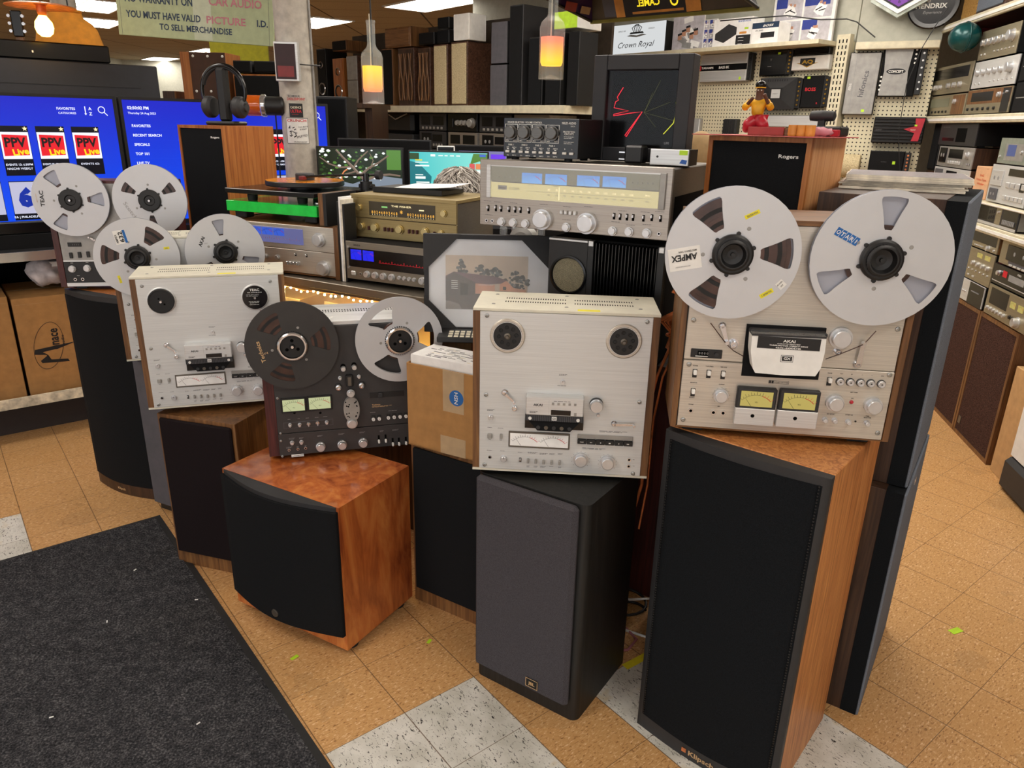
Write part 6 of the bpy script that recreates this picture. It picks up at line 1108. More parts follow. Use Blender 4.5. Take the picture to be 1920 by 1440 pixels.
# headset on its stand
t = thing('headphones', 'black headphones hung on a charging stand on the left teak speaker', 'headphones', at('RL', .125, .529, .15), yaw('RL')+.25); g = G()
g.box(-.07, .07, -.05, .05, 0, .016, 'black', .006); obj('stand_base', g, t); obj('stand_post', G().box(-.024, .024, -.02, .02, .014, .225, 'black', .01), t); g = G(); n = 24
arc = [(-.102*math.sin(PI*(-.62+1.24*k/n)), 0, .135+.10*math.cos(PI*(-.62+1.24*k/n))) for k in range(n+1)]
g.tube(arc, [.007+.003*math.sin(PI*k/n) for k in range(n+1)], 'black_gloss', 10); g.tube([(x*.93, y, .135+(z-.135)*.93) for x, y, z in arc[4:-4]], .008, 'rubber', 8); hb = obj('headband', g, t)
for sx in (-1, 1): g = G(); g.lathe([(.0, -.02), (.036, -.02), (.044, -.008), (.044, .012), (.034, .024), (.018, .03), (.016, .038), (0, .038)] if sx > 0 else [(.0, .02), (.036, .02), (.044, .008), (.044, -.012), (.034, -.024), (.018, -.03), (.016, -.038), (0, -.038)], (sx*.068, 0, .072), 'x', 'charcoal', 30); obj('ear_cup', g, hb)

# ---------------------------------------------------------------- monitors and the person in the middle
t = thing('desk', 'dark desk behind the counter carrying the monitors', 'desk', (-.62, 4.0, 0), 0); obj('desk_top', G().box(-.40, 1.0, -.12, .65, .95, .985, 'black_matte'), t)
for x in (-.37, .95):
    for yy in (-.08, .6): obj('leg', G().box(x, x+.04, yy, yy+.04, 0, .95, 'black'), t)
def monitor(x, y, z0, W, H, label, scr, extra=None, rz=0.0):
    t = thing('monitor', label, 'monitor', (x, y, .986), rz, 'computer monitors'); a = z0-.986; obj('bezel', G().box(0, W, 0, .03, a, a+H, 'black', .002), t); g = G(); g.box(.008, W-.008, -.001, 0, a+.014, a+H-.008, scr)
    if extra: extra(g, .008, a+.014, W-.008, a+H-.008, -.0012)
    obj('screen', g, t); obj('stand', G().box(W/2-.03, W/2+.03, .03, .06, .01, a+H*.5, 'black').box(W/2-.11, W/2+.11, -.04, .12, 0, .012, 'black', .004), t); return t
def x_tree(g, x0, z0, x1, z1, y):
    W, H = x1-x0, z1-z0; P = lambda u, v: (x0+W*u, y-.0008, z0+H*v); rnd = random.Random(6)
    g.prism([(x0+W*u, z0+H*v) for u, v in ((0, 0), (1, 0), (1, .36), (.7, .42), (.4, .22), (.2, .3), (0, .26))], y-.0004, y, 'scr_rock')
    for k in range(120): u, v = rnd.uniform(.02, .8), rnd.uniform(.3, .98); s = rnd.uniform(.008, .028); g.prism([(x0+W*(u+s*math.cos(a)), z0+H*(v+1.2*s*math.sin(a))) for a in (0, 1.3, 2.2, 3.5, 4.6, 5.5)], y-.0003-.0001*(k % 3), y, ('scr_leaf', 'scr_leaf2', 'scr_white')[k % 3])
    for pts, r in (([(.62, .0), (.58, .25), (.48, .45), (.40, .62), (.30, .8), (.22, .97)], .022), ([(.5, .42), (.6, .58), (.72, .70), (.84, .86)], .016), ([(.42, .58), (.48, .75), (.60, .95)], .012), ([(.55, .3), (.7, .42), (.85, .45), (.98, .42)], .018), ([(.40, .6), (.25, .58), (.12, .66), (.02, .8)], .012), ([(.45, .5), (.3, .42), (.15, .3), (.02, .25)], .011), ([(.62, .56), (.66, .75), (.62, .9)], .008)): g.tube([P(*p) for p in pts], [W*r*(1-.6*k/len(pts)) for k in range(len(pts))], 'scr_bark', 5)
    g.tube([P(.36+.09*math.cos(a), .32+.22*math.sin(a)) for a in [math.radians(100+16*k) for k in range(7)]], W*.008, 'scr_orange', 5); g.rect(x0+W*.82, z0+H*.55, x0+W*.99, z0+H*.98, y-.001, 'scr_leaf2')
def x_game(g, x0, z0, x1, z1, y):
    W, H = x1-x0, z1-z0; R_ = lambda u0, v0, u1, v1, m: g.rect(x0+W*u0, z0+H*v0, x0+W*u1, z0+H*v1, y-.0003, m)
    g.prism([(x0+W*u, z0+H*v) for u, v in ((0, .1), (.26, .06), (.28, .4), (.12, .72), (0, .78))], y-.0003, y, 'scr_teal'); g.prism([(x0+W*u, z0+H*v) for u, v in ((.78, .72), (.82, .98), (1, .98), (1, .75), (.9, .8))], y-.0003, y, 'scr_leaf2'); R_(0, .0, 1, .06, 'scr_leaf2'); R_(0, .82, .12, .98, 'scr_leaf')
    for u, v, w, h, m in ((.07, .79, .09, .03, 'scr_yellow'), (.07, .74, .17, .02, 'scr_white'), (.07, .65, .18, .035, 'scr_white'), (.07, .43, .1, .02, 'scr_white'), (.07, .34, .13, .06, 'scr_white'), (.08, .24, .17, .03, 'scr_white'), (.08, .13, .17, .03, 'scr_white'), (.27, .90, .06, .05, 'scr_white'), (.37, .91, .06, .025, 'scr_white'), (.45, .91, .04, .025, 'scr_white'), (.52, .91, .05, .025, 'scr_white'), (.60, .91, .05, .025, 'scr_white'), (.90, .91, .08, .06, 'scr_blue'), (.77, .60, .07, .14, 'scr_red'), (.85, .60, .07, .14, 'scr_orange'), (.77, .48, .2, .1, 'scr_white'), (.85, .30, .13, .1, 'scr_blue')): R_(u, v, u+w, v+h, m)
monitor(-1.045, 3.985, 1.125, .452, .25, 'monitor showing a twisted tree right of the grey pillar', 'scr_dark', x_tree, .0)
monitor(-.567, 3.985, 1.14, .42, .225, 'monitor with a turquoise screen behind the grey-haired head', 'scr_turq', x_game, .0)
monitor(-1.0, 4.28, 1.12, .52, .29, 'dark switched-off monitor directly behind the tree picture monitor', 'black_matte')
def x_purple(g, x0, z0, x1, z1, y): W, H = x1-x0, z1-z0; g.rect(x0+W*.05, z0+H*.1, x1-W*.1, z1-H*.12, y, 'scr_lilac'); g.rect(x0+W*.62, z0+H*.1, x1-W*.12, z1-H*.2, y-.0003, 'scr_purple')
monitor(-.36, 4.42, 1.16, .34, .225, 'monitor with a purple screen half hidden behind the turquoise one', 'black_matte', x_purple)
t = thing('tablet', 'tablet with a white rim standing behind the turquoise monitor', 'tablet', (-.45, 4.30, .986), 0); obj('body', G().box(0, .10, 0, .012, .30, .395, 'white', .004).box(.04, .06, .012, .03, 0, .38, 'black'), t); obj('screen', G().box(.006, .094, -.001, 0, .30, .389, 'black_gloss'), t)
# person: only the back of the head shows above the equipment
P0 = (-.235, 3.14)
t = thing('person', 'seated person with shaggy grey hair and dark shirt, seen from behind', 'person', (P0[0], P0[1], 0), 0)
def skin_mesh(name, joints, edges, m, parent, lv=2, loc=(0, 0, 0)):
    me = bpy.data.meshes.new(name); me.from_pydata([j[0] for j in joints], edges, []); o = bpy.data.objects.new(name, me); COL.objects.link(o); sk = o.modifiers.new('skin', 'SKIN'); sk.use_smooth_shade = True
    for v, j in zip(me.skin_vertices[0].data, joints): v.radius = (j[1], j[2] if len(j) > 2 else j[1])
    me.skin_vertices[0].data[0].use_root = True; sb = o.modifiers.new('sub', 'SUBSURF'); sb.levels = sb.render_levels = lv; me.materials.append(MATS[m]); o.parent = parent; o.location = loc; return o
J = [((0, 0, .50), .15, .11), ((0, .01, .66), .145, .10), ((0, .01, .84), .155, .105), ((0, .01, .97), .13, .09), ((0, .02, 1.07), .055, .055), ((0, .04, 1.15), .07, .075), ((0, .055, 1.22), .078, .088), ((0, .05, 1.285), .06, .07),
     ((.17, .01, .97), .055), ((.23, .05, .76), .045), ((.17, .27, .72), .035), ((.10, .36, .74), .03), ((-.17, .01, .97), .055), ((-.23, .05, .76), .045), ((-.17, .27, .72), .035), ((-.10, .36, .74), .03),
     ((.10, .06, .50), .085), ((.12, .42, .50), .06), ((.12, .44, .09), .045), ((.12, .56, .04), .04), ((-.10, .06, .50), .085), ((-.12, .42, .50), .06), ((-.12, .44, .09), .045), ((-.12, .56, .04), .04)]
E_ = [(0, 1), (1, 2), (2, 3), (3, 4), (4, 5), (5, 6), (6, 7), (3, 8), (8, 9), (9, 10), (10, 11), (3, 12), (12, 13), (13, 14), (14, 15), (0, 16), (16, 17), (17, 18), (18, 19), (0, 20), (20, 21), (21, 22), (22, 23)]
skin_mesh('body', J, E_, 'skin', t)
KJ = [(p[0], p[1]*1.12, (p[2] if len(p) > 2 else p[1])*1.12) for p in J[:4]] + [(J[8][0], .063), (J[9][0], .055), (J[12][0], .063), (J[13][0], .055)]
skin_mesh('shirt', KJ, [(0, 1), (1, 2), (2, 3), (3, 4), (4, 5), (3, 6), (6, 7)], 'charcoal', t); TJ = [((0, .0, .52), .165, .12)] + [(J[k][0], J[k][1]*1.12) for k in (16, 17, 18, 20, 21, 22)]; skin_mesh('trousers', TJ, [(0, 1), (1, 2), (2, 3), (0, 4), (4, 5), (5, 6)], 'black', t)
g = G(); rnd = random.Random(21); g.ell((0, .045, 1.222), (.098, .108, .105), 'hair_base', 28, 18, lambda d: 1+.03*math.sin(9*d.x+5*d.z)); cols = ('hair_a', 'hair_b', 'hair_c')
for k in range(520):
    th = rnd.uniform(0, 2*PI); ph = math.acos(rnd.uniform(-.25, 1)); pts = []; dr = rnd.uniform(-.25, .25); L_ = rnd.uniform(.5, 1.0)
    for q in range(5): a = ph + L_*.32*q; b = th + dr*q + .10*math.sin(3*q+k); e = .104+.006*rnd.random()+.004*q; pts.append((e*1.0*math.sin(a)*math.cos(b), .045+1.08*e*math.sin(a)*math.sin(b), 1.222+.108/.104*e*math.cos(a)))
    if pts[-1][1] > .10 and pts[-1][2] < 1.22: continue
    g.tube(pts, [.0030, .0034, .003, .0022, .0006], cols[k % 3], 4)
obj('hair', g, t, label='shaggy grey hair'); g = G()
for sx in (-1, 1): g.ell((sx*.036, .128, 1.215), (.011, .009, .008), 'white', 10, 8); g.ell((sx*.036, .135, 1.215), (.005, .004, .005), 'sticker_dark', 8, 6); g.ell((sx*.087, .06, 1.2), (.012, .02, .032), 'skin', 12, 8)
g.ell((0, .142, 1.185), (.014, .02, .022), 'skin', 12, 8); g.ell((0, .130, 1.142), (.024, .008, .007), 'pink_ink', 12, 6); obj('face', g, t)
t = thing('stool', 'dark stool under the seated person', 'stool', (P0[0], P0[1], 0), 0); obj('seat', G().lathe([(0, .28), (.18, .28), (.19, .31), (.17, .335), (0, .335)], (0, .02, 0), 'z', 'black', 28), t)
for k in range(4): a = PI/4+PI/2*k; obj('leg', G().tube([(.10*math.cos(a), .02+.10*math.sin(a), .29), (.17*math.cos(a), .02+.17*math.sin(a), 0)], .012, 'chrome', 8), t)

# ---------------------------------------------------------------- on the pale teak speaker: figurine, mat, odds and ends
HT = .538
g = G(); zz = HT
single('red_cloth', 'thin red paper mat lying on the pale teak speaker', 'mat', G().box(-.035, .30, -.03, .27, 0, .0022, 'red_paper'), at('RR', 0, HT+.001, .0), yaw('RR'))
t = thing('guitarist_figurine', 'small painted figurine of a kneeling musician in a yellow jacket and red trousers', 'figurine', at('RR', .095, HT+.0035, .07), yaw('RR')+.3); k = .128/.30
def fs(name, joints, edges, m): return skin_mesh(name, [(tuple(c*k for c in p), r*k) for p, r in joints], edges, m, t, 2)
fs('body', [((0, 0, .11), .03), ((0, 0, .17), .032), ((0, 0, .215), .018), ((0, -.004, .245), .026), ((0, -.004, .275), .024), ((.05, 0, .195), .014), ((.075, -.02, .15), .013), ((.04, -.06, .215), .011), ((.03, -.068, .235), .012), ((-.05, 0, .195), .014), ((-.078, -.025, .155), .013), ((-.04, -.06, .20), .011), ((-.028, -.066, .215), .012)], [(0, 1), (1, 2), (2, 3), (3, 4), (1, 5), (5, 6), (6, 7), (7, 8), (1, 9), (9, 10), (10, 11), (11, 12)], 'skin_dark')
fs('jacket', [((0, 0, .10), .042), ((0, 0, .15), .040), ((0, 0, .19), .036), ((.05, 0, .19), .021), ((.078, -.02, .15), .022), ((.062, -.045, .185), .019), ((-.05, 0, .19), .021), ((-.08, -.025, .15), .022), ((-.06, -.045, .18), .019)], [(0, 1), (1, 2), (2, 3), (3, 4), (4, 5), (2, 6), (6, 7), (7, 8)], 'yellow_jacket')
fs('trousers', [((0, .01, .09), .044), ((.05, -.06, .06), .032), ((.055, .02, .024), .026), ((-.05, -.06, .06), .032), ((-.055, .02, .024), .026)], [(0, 1), (1, 2), (0, 3), (3, 4)], 'red')
g = G(); g.ell((0, .002*k, .285*k), (.032*k, .032*k, .024*k), 'black_gloss', 16, 10, lambda d: 1+.12*math.sin(14*d.x)*math.sin(14*d.y)); g.lathe([(.030, .268), (.031, .276)], (0, 0, 0), 'z', 'yellow_jacket', 18) if 0 else None; g.tube([(.029*k*math.cos(2*PI*q/16), -.003*k+.029*k*math.sin(2*PI*q/16), .27*k) for q in range(17)], .0035*k, 'yellow_jacket', 6); obj('hair', g, t, label='black hair with a yellow headband')
g = G()
for sx in (-1, 1): g.ell((sx*.010*k, -.028*k, .255*k), (.004*k, .003*k, .003*k), 'white', 8, 6)
g.ell((0, -.031*k, .247*k), (.005*k, .005*k, .006*k), 'skin_dark', 8, 6); obj('face', g, t); g = G(); g.box(-.012, .075, -.07, -.02, 0, .020, 'red_box', .001); obj('base_block', g, t)
single('tape_box', 'flat tan box lying beside the figurine on the red mat', 'box', G().box(0, .075, 0, .05, 0, .018, 'walnut_x'), at('RR', .155, HT+.0035, .03), yaw('RR')); g = G()
for q in range(3): g.lathe([(0, 0), (.011, .0), (.012, .004), (.012, .026), (0, .026)], (.014+.021*q, .015, 0), 'z', 'carton_light' if 0 else 'orange_wood', 14)
single('wooden_peg_block', 'row of three orange wooden pegs standing at the front edge of the pale teak speaker', 'block', g, at('RR', .20, HT+.0035, .0), yaw('RR'))
t = thing('microphone', 'small black microphone lying on a black case on the pale teak speaker', 'microphone', at('RR', .20, HT+.0035, .14), yaw('RR')); obj('case', G().box(-.04, .09, 0, .07, 0, .025, 'black', .004).box(.01, .09, -.02, 0, 0, .017, 'red', .002), t); obj('body', G().lathe([(0, -.035), (.012, -.03), (.014, 0), (.012, .03), (0, .035)], (.03, .03, .05), 'x', 'charcoal', 18).box(.022, .038, .022, .038, .025, .045, 'black'), t)
single('crumpled_wrapper', 'crumpled red and white wrapper lying on the pale teak speaker', 'wrapper', G().ell((0, 0, .008), (.035, .022, .012), 'pink_ink', 16, 8, lambda d: 1+.25*math.sin(11*d.x+7*d.y)), at('RR', .262, HT+.005, .06), yaw('RR'))
# records on the walnut stack
rnd = random.Random(14); z = .692
for k in range(7):
    th_ = .0034+.002*(k % 3 == 0); g = G(); g.box(-.14, .14, -.14, .14, 0, th_, 'lp_edge'); g.box(-.138, .138, -.138, .138, th_, th_+.0004, 'lp_silver' if k == 6 else 'lp_cover')
    single('record_sleeve', ('silvery record sleeve lying on top of the stack of records' if k == 6 else 'worn record sleeve in the flat stack on the upper walnut cabinet'), 'record', g, at('BP', .325+rnd.uniform(-.012, .012), z, .178+rnd.uniform(-.012, .012)), -.45+rnd.uniform(-.06, .06), None if k == 6 else 'flat stack of records'); z += th_+.0007
# rosewood tower under the pale teak speaker and wires in the gap
t = thing('floor_speaker', 'dark rosewood tower in the gap behind the oak speaker', 'speaker', at('RR', -.012, -.95, -.012), yaw('RR')); obj('cabinet', G().box(0, .295, .0, .28, 0, .948, 'rosewood', .002), t); obj('grille', G().box(.02, .275, -.010, .002, .06, .93, 'grille_black', .003), t)
t = thing('speaker_wire', 'bundle of bare copper speaker wire hanging beside the right tape deck', 'wire', (.412, 1.845, -.05), 0); rnd = random.Random(9); g = G()
for k in range(15):
    a = rnd.uniform(-.02, .02); b = rnd.uniform(-.02, .02); g.tube([(.012+a, b, 1.16), (.03-a*1.4, .01+b, 1.125), (-.012+a*1.2, b, 1.085), (.012+a*.6, b*.5, 1.05), (.01+a, b, 1.01)], .003, 'copper', 6)
obj('coil', g, t); g = G()
for k in range(5): a = rnd.uniform(-.014, .014); g.tube([(.01+a, 0, 1.02), (-.02+a, .0, .93), (-.035+a*1.3, .01, .80), (-.03+a, .02, .6), (-.05+a*2, .03, .45)], .003, 'copper', 6)
g.tube([(.010+.022*math.cos(2*PI*q/14), .02*math.sin(2*PI*q/14), 1.045) for q in range(15)], .003, 'copper', 6); obj('loose_strands', g, t)
def cable(name, label, pts, r, m): return single(name, label, 'cable', G().tube(pts, r, m, 8), (0, 0, 0))
def ringpts(c, r, n=22, turns=1.6, z=.01): return [(c[0]+r*math.cos(2*PI*turns*k/n), c[1]+r*math.sin(2*PI*turns*k/n)*.8, z+.006*k/n+.10*(k/n)**3) for k in range(n+1)]
cable('coiled_cable', 'black coiled cable on the floor between the grey and oak speakers', ringpts((.40, 2.02), .055), .0045, 'black')
cable('white_cable', 'white cable running across the floor gap, upper of two', [(.28, 2.10, .03), (.40, 2.02, .05), (.52, 1.98, .09)], .004, 'white')
cable('white_cable', 'white cable lying in the floor gap, lower of two', [(.26, 2.0, .006), (.38, 1.92, .006), (.50, 1.86, .006)], .004, 'white')
cable('pink_cable', 'pinkish cable loop on the floor behind the grey speaker', [(.30, 1.95, .006), (.38, 1.93, .006), (.405, 1.88, .006), (.37, 1.83, .006), (.30, 1.82, .006)], .004, 'pink_ink')
single('floor_tape', 'frayed yellow tape strip stuck to the floor beside the oak speaker', 'tape', G().box(-.012, .012, 0, .09, .0008, .0022, 'yellow'), (.352, 1.76, 0), -.95)

# ---------------------------------------------------------------- back shelf of large speakers
t = thing('back_shelf', 'long cream shelf edge carrying the tall wooden speakers at the back', 'shelf', at('KB', 0), yaw('KB')); SZ = 1.635
obj('shelf_board', G().box(-3.4, .05, 0, .48, SZ-.03, SZ, 'shelf_cream').box(-3.4, .05, -.012, 0, SZ-.055, SZ, 'shelf_cream', .002).box(.05, .062, -.012, .48, SZ-.055, SZ, 'shelf_cream'), t); obj('back_panel', G().box(-3.4, .05, .485, .51, 0, 2.32, 'wall_dark'), t); obj('lower_board', G().box(-3.4, .05, .02, .48, 1.12, 1.145, 'black'), t)
for x in (-3.4, -2.45, -.01): obj('upright', G().box(x, x+.04, .40, .48, 0, SZ-.03, 'black'), t)
def boxy(name, label, cat, pl, p0, p1, D, body, front, kind='', back=0.0, z=None, group=None, H=None, W=None):
    """cabinet whose front covers two opposite corners of a plane"""
    s0, s1 = min(p0[0], p1[0]), max(p0[0], p1[0]); z0, z1 = min(p0[1], p1[1]), max(p0[1], p1[1])
    if z is not None: z0 = z
    if H: z1 = z0+H
    if W: s1 = s0+W
    elif pl == 'KB': s0, s1 = s0+.013, s1-.013
    W, H = s1-s0, z1-z0; t = thing(name, label, cat, at(pl, s0, z0, back), yaw(pl), group); obj('cabinet', G().box(0, W, .002, D, 0, H, body, .003), t); e = min(W, H)*.06; g = G(); y = -.006
    if kind == 'slats':
        g.box(e, W-e, y+.004, .003, e, H-e, 'dark_walnut')
        for k in range(6): x = e+(W-2*e)*(k+.5)/6; g.tube([(x+.012*math.sin(q*PI/5)*(1 if k % 2 else -1), y, e+.03+(H-2*e-.06)*q/10) for q in range(11)], .007, 'walnut', 6)
        nm = 'slatted_front'
    elif kind == 'cone':
        g.box(e, W-e, y+.004, .003, e, H-e, front); r = W*.32
        for zc, rr in ((H*.3, r), (H*.72, r*.55)): g.lathe([(rr, .0), (rr*.95, .006), (rr*.8, .004), (rr*.3, -.02), (rr*.25, -.01), (0, -.005)], (W/2, y+.004, zc), 'y-', 'black', 26); g.lathe([(rr*1.08, 0), (rr*1.02, .007), (rr*.95, .006)], (W/2, y+.004, zc), 'y-', 'chrome', 26)
        nm = 'baffle'
    elif kind == 'two': g.box(e*.3, W-e*.3, y, .003, H*.52, H-e*.3, front, .003); g.box(e*.3, W-e*.3, y, .003, e*.3, H*.51, front, .003); nm = 'grille'
    elif kind == 'plain': g.box(.001, W-.001, y+.004, .003, .001, H-.001, front, .002); nm = 'front_panel'
    else: g.box(e, W-e, y, .003, e, H-e, front, .004); nm = 'grille'
    obj(nm, g, t); return t
def kb(name, label, p0, p1, D, body, front, kind="", z=1.6365, cat="speaker", back=.03, group="speakers on the back shelf", H=None): return boxy(name, label, cat, "KB", p0, p1, D, body, front, kind, back, z, group, H)


SG_ = 'speakers on the back shelf'
kb('tall_speaker', 'black tall speaker with round drivers at the left end of the back shelf', (-3.3706, 2.1643), (-3.1737, 1.6017), .25, 'black', 'black_matte', 'cone')
kb('tall_speaker', 'orange-brown speaker with two round drivers beside the grey-fronted one', (-3.0768, 2.0645), (-2.8534, 1.6024), .2, 'teak', 'teak', 'cone')
kb('tall_speaker', 'two-part grey-fronted speaker with brown sides on the back shelf', (-2.8132, 2.0770), (-2.6068, 1.6029), .22, 'dark_walnut_x', 'grey_mid', 'two')
kb('wooden_speaker', 'dark wood speaker lying on the orange-brown one with two drivers', (-3.0581, 2.2196), (-2.7860, 2.0666), .3, 'walnut', 'black_matte', '', (-3.0751, 2.0787)[1]+.05)
kb('tall_speaker', 'plain black-fronted speaker with walnut side left of the slatted pair', (-2.2303, 2.1087), (-2.0373, 1.6131), .25, 'walnut', 'black_matte')
kb('tall_speaker', 'brown speaker with curved slats across its front, left of the slatted pair', (-1.9848, 2.1010), (-1.7253, 1.6135), .25, 'dark_walnut_x', 'walnut', 'slats')
kb('tall_speaker', 'brown speaker with curved slats across its front, right of the slatted pair', (-1.6908, 2.0907), (-1.4985, 1.6138), .25, 'dark_walnut_x', 'walnut', 'slats')
kb('tall_speaker', 'cream-fronted tall speaker, left of the two cream ones', (-1.4777, 2.1042), (-1.2683, 1.6182), .25, 'dark_walnut_x', 'grille_cream')
kb('tall_speaker', 'cream-fronted tall speaker with a white carton on it, right of the two cream ones', (-1.2475, 2.1117), (-1.0162, 1.6224), .26, 'dark_walnut_x', 'grille_cream')
zt = lambda p: p[1]+.004
za = (-1.9688, 2.1002)[1]+.012
boxy('table_radio', 'old wooden table radio with a dark dial standing on the left slatted speaker', 'radio', 'KB', (-2.1691, 2.2689), (-1.7664, 2.0944), .2, 'walnut', 'walnut_x', '', .03, za)
boxy('small_speaker', 'low black box standing on the right slatted speaker', 'speaker', 'KB', (-1.6714, 2.2040), (-1.4427, 2.0784), .2, 'black', 'black_matte', '', .03, za)
zb = (-1.3717, 2.0987)[1]+.012
boxy('small_speaker', 'small black speaker on the left cream speaker, lower of two', 'speaker', 'KB', (-1.4253, 2.2085), (-1.2477, 2.0922), .18, 'black', 'grille_black', '', .03, zb, 'small black speakers on the cream one')
zb2 = (-1.3695, 2.2050)[1]+.014
boxy('small_speaker', 'small black speaker on the left cream speaker, upper of two', 'speaker', 'KB', (-1.4161, 2.3019), (-1.2463, 2.1971), .18, 'black', 'grille_black', '', .03, zb2, 'small black speakers on the cream one')
boxy('white_carton', 'tall white carton standing on the right cream speaker', 'box', 'KB', (-1.2113, 2.3096), (-0.9968, 2.0981), .18, 'white', 'white', 'plain', .03, (-1.1667, 2.1073)[1]+.012)
kb('tall_speaker', 'dark grey speaker standing right of the cream pair, lower of two', (-0.7697, 1.9253), (-0.5584, 1.6263), .22, 'charcoal', 'speaker_grey', 'plain')
boxy('tall_speaker', 'dark grey speaker on another one right of the cream pair, upper of two', 'speaker', 'KB', (-0.7617, 2.2207), (-0.5602, 1.9216), .2, 'charcoal', 'speaker_grey', 'plain', .03, (-0.7574, 1.9249)[1]+.01, SG_)
kb('tall_speaker', 'very tall dark speaker with a pale ledge, between the grey pair and the glowing bottle', (-0.5648, 2.3196), (-0.3955, 1.6300), .26, 'charcoal', 'black_matte')
kb('tall_speaker', 'black tall speaker behind the right bottle lamp, left of two', (-0.3565, 2.0948), (-0.1844, 1.6335), .25, 'black', 'grille_black')
kb('tall_speaker', 'black tall speaker behind the right bottle lamp, right of two', (-0.1806, 2.1119), (-0.0045, 1.6333), .25, 'black', 'grille_black')
boxy('ribbed_speaker', 'black ribbed speaker at the right end of the back shelf', 'speaker', 'KB', (0.0180, 2.1129), (0.0672, 1.6332), .2, 'black', 'black_matte', 'plain', .06, 1.6365, SG_, None, .10)
boxy('flat_carton', 'white flat carton with a green end on the black speakers at the right', 'box', 'KB', (-0.1482, 2.1910), (-0.0318, 2.1094), .26, 'white', 'lime', 'plain', .08, (-0.0625, 2.1180)[1]+.02, None, .11, .22)
# stock under the back shelf
SPA = [('b', .12, .5, .14, .5, 'black_gloss')]+krow(3, .35, .6, .5, .14, 'grey_mid')+[('k', .84, .5, .24, 'grey_mid')]
SPD = [('d', .28, .55, .36, .7), ('w', .68, .62, .36, .4, 'black_gloss')]+brow(4, .55, .85, .22, .06, .16)
SPE = [('w', .25, .6, .34, .5, 'black_gloss'), ('w', .72, .6, .4, .5, 'black_gloss')]+brow(6, .15, .85, .18, .07, .14)
rows = ((1.147, (('deck', 'black', 'charcoal', SPD), ('silver deck', 'grey_mid', 'titan', SPE), ('silver deck', 'grey_mid', 'titan', SPD), ('amplifier', 'grey_mid', 'titan', SPA)), .138), (1.288, (('deck', 'black', 'charcoal', SPD), ('silver deck', 'grey_mid', 'titan_light', SPE), ('silver deck', 'grey_mid', 'titan_light', SPD), ('amplifier', 'grey_mid', 'titan_light', SPA)), .141), (1.432, (('deck', 'black', 'charcoal', SPE), ('deck', 'black', 'black_gloss', SPA), ('deck', 'black', 'charcoal', SPE), ('amplifier', 'grey_mid', 'titan', SPA)), .14))
for r, (z, its, h) in enumerate(rows):
    for c, (nm, body, pan, sp) in enumerate(its):
        s = -1.70+.40*c; component('stored_'+nm.split()[-1], '%s under the cream back shelf, %s row, %s column' % (nm, ('bottom', 'middle', 'top')[r], ('first', 'second', 'third', 'fourth')[c]), 'deck' if 'deck' in nm else 'amplifier', 'KB', s, z, s+.37, z+h, .3, pan, body, .05, 'equipment under the back shelf', sp)
g = G(); g.box(0, .42, 0, .28, 0, .19, 'black', .03); g.tube([(.08, -.01, .16), (.2, -.02, .12), (.36, -.01, .17)], .006, 'grey_mid', 6); single('carry_bag', 'black carry bag with a pale strap under the left of the back shelf', 'bag', g, at('KB', -2.30, 1.40, .1), yaw('KB'))
single('equipment_case', 'dark grey case under the black carry bag', 'case', G().box(0, .5, 0, .3, 0, .25, 'charcoal', .008), at('KB', -2.34, 1.147, .08), yaw('KB'))
# back left, beyond the televisions
t = thing('rear_shelf', 'dark shelf beyond the televisions carrying brown-backed and black speakers', 'shelf', at('BB', 0), yaw('BB')); b0 = (-1.1523, 1.6229); b1 = (0.2878, 1.6505)
obj('shelf_board', G().box(b0[0], b1[0], -.02, .7, 1.585, 1.615, 'dark_walnut'), t)
for q in (b0[0], b1[0]-.05): obj('upright', G().box(q, q+.05, .1, .6, 0, 1.585, 'dark_walnut'), t)
def bb(name, label, p0, p1, D, body, front, kind='', back=0.0, z=1.616, H=None, W=None, group='speakers beyond the televisions'): return boxy(name, label, 'speaker', 'BB', p0, p1, D, body, front, kind, back, z, group, H, W)
t = bb('wooden_speaker', 'wooden speaker with a brown screwed panel facing the shop behind the headphones', (-0.9716, 1.9126), (-0.6673, 1.6322), .25, 'teak', 'brown_board', 'plain', .0)
g = G(); p0, p1 = (-0.8944, 1.8877), (-0.6803, 1.6488); s0 = (-0.9716, 1.9126)[0]
for u in (0.03, .5, .97):
    for zz in (p0[1]-1.616, p1[1]-1.616+.02): g.lathe([(.009, 0), (.006, .004), (0, .004)], (p0[0]-s0+(p1[0]-p0[0])*u, -.004, zz), 'y-', 'white', 10)
obj('screws', g, t); zc = (-0.6146, 1.7771)[1]; obj('edge_panel', G().box(-.004, p0[0]-s0-.02, -.006, 0, 0, (-0.9716, 1.9126)[1]-1.616, 'teak'), t)
bb('wooden_speaker', 'black-fronted speaker with pale wood edges right of the brown-backed one', (-0.6286, 1.7835), (-0.2756, 1.6397), .3, 'teak', 'black_matte')
bb('small_speaker', 'small grey-edged black speaker on the wood-edged one, left of two', (-0.6196, 1.8660), (-0.4963, 1.7891), .25, 'charcoal', 'black_matte', '', 0, (-0.6286, 1.7835)[1]+.008); bb('small_speaker', 'small grey-edged black speaker on the wood-edged one, right of two', (-0.4778, 1.8651), (-0.3210, 1.7922), .25, 'charcoal', 'black_matte', '', 0, (-0.4857, 1.7860)[1]+.008)
bb('tall_speaker', 'large black speaker standing on the dark shelf just right of the pillar', (-0.0468, 1.6608), (0.1433, 1.3327), .3, 'dark_walnut', 'grille_black', '', -.6, .9) if 0 else None
single('yellow_panel', 'yellow painted panel glimpsed behind the brown-backed speaker', 'panel', G().box(0, .5, 0, .02, 0, 2.15, 'yellow_wall'), at('BB', (-1.1415, 1.8011)[0]-.25, 0, 1.4), yaw('BB'))
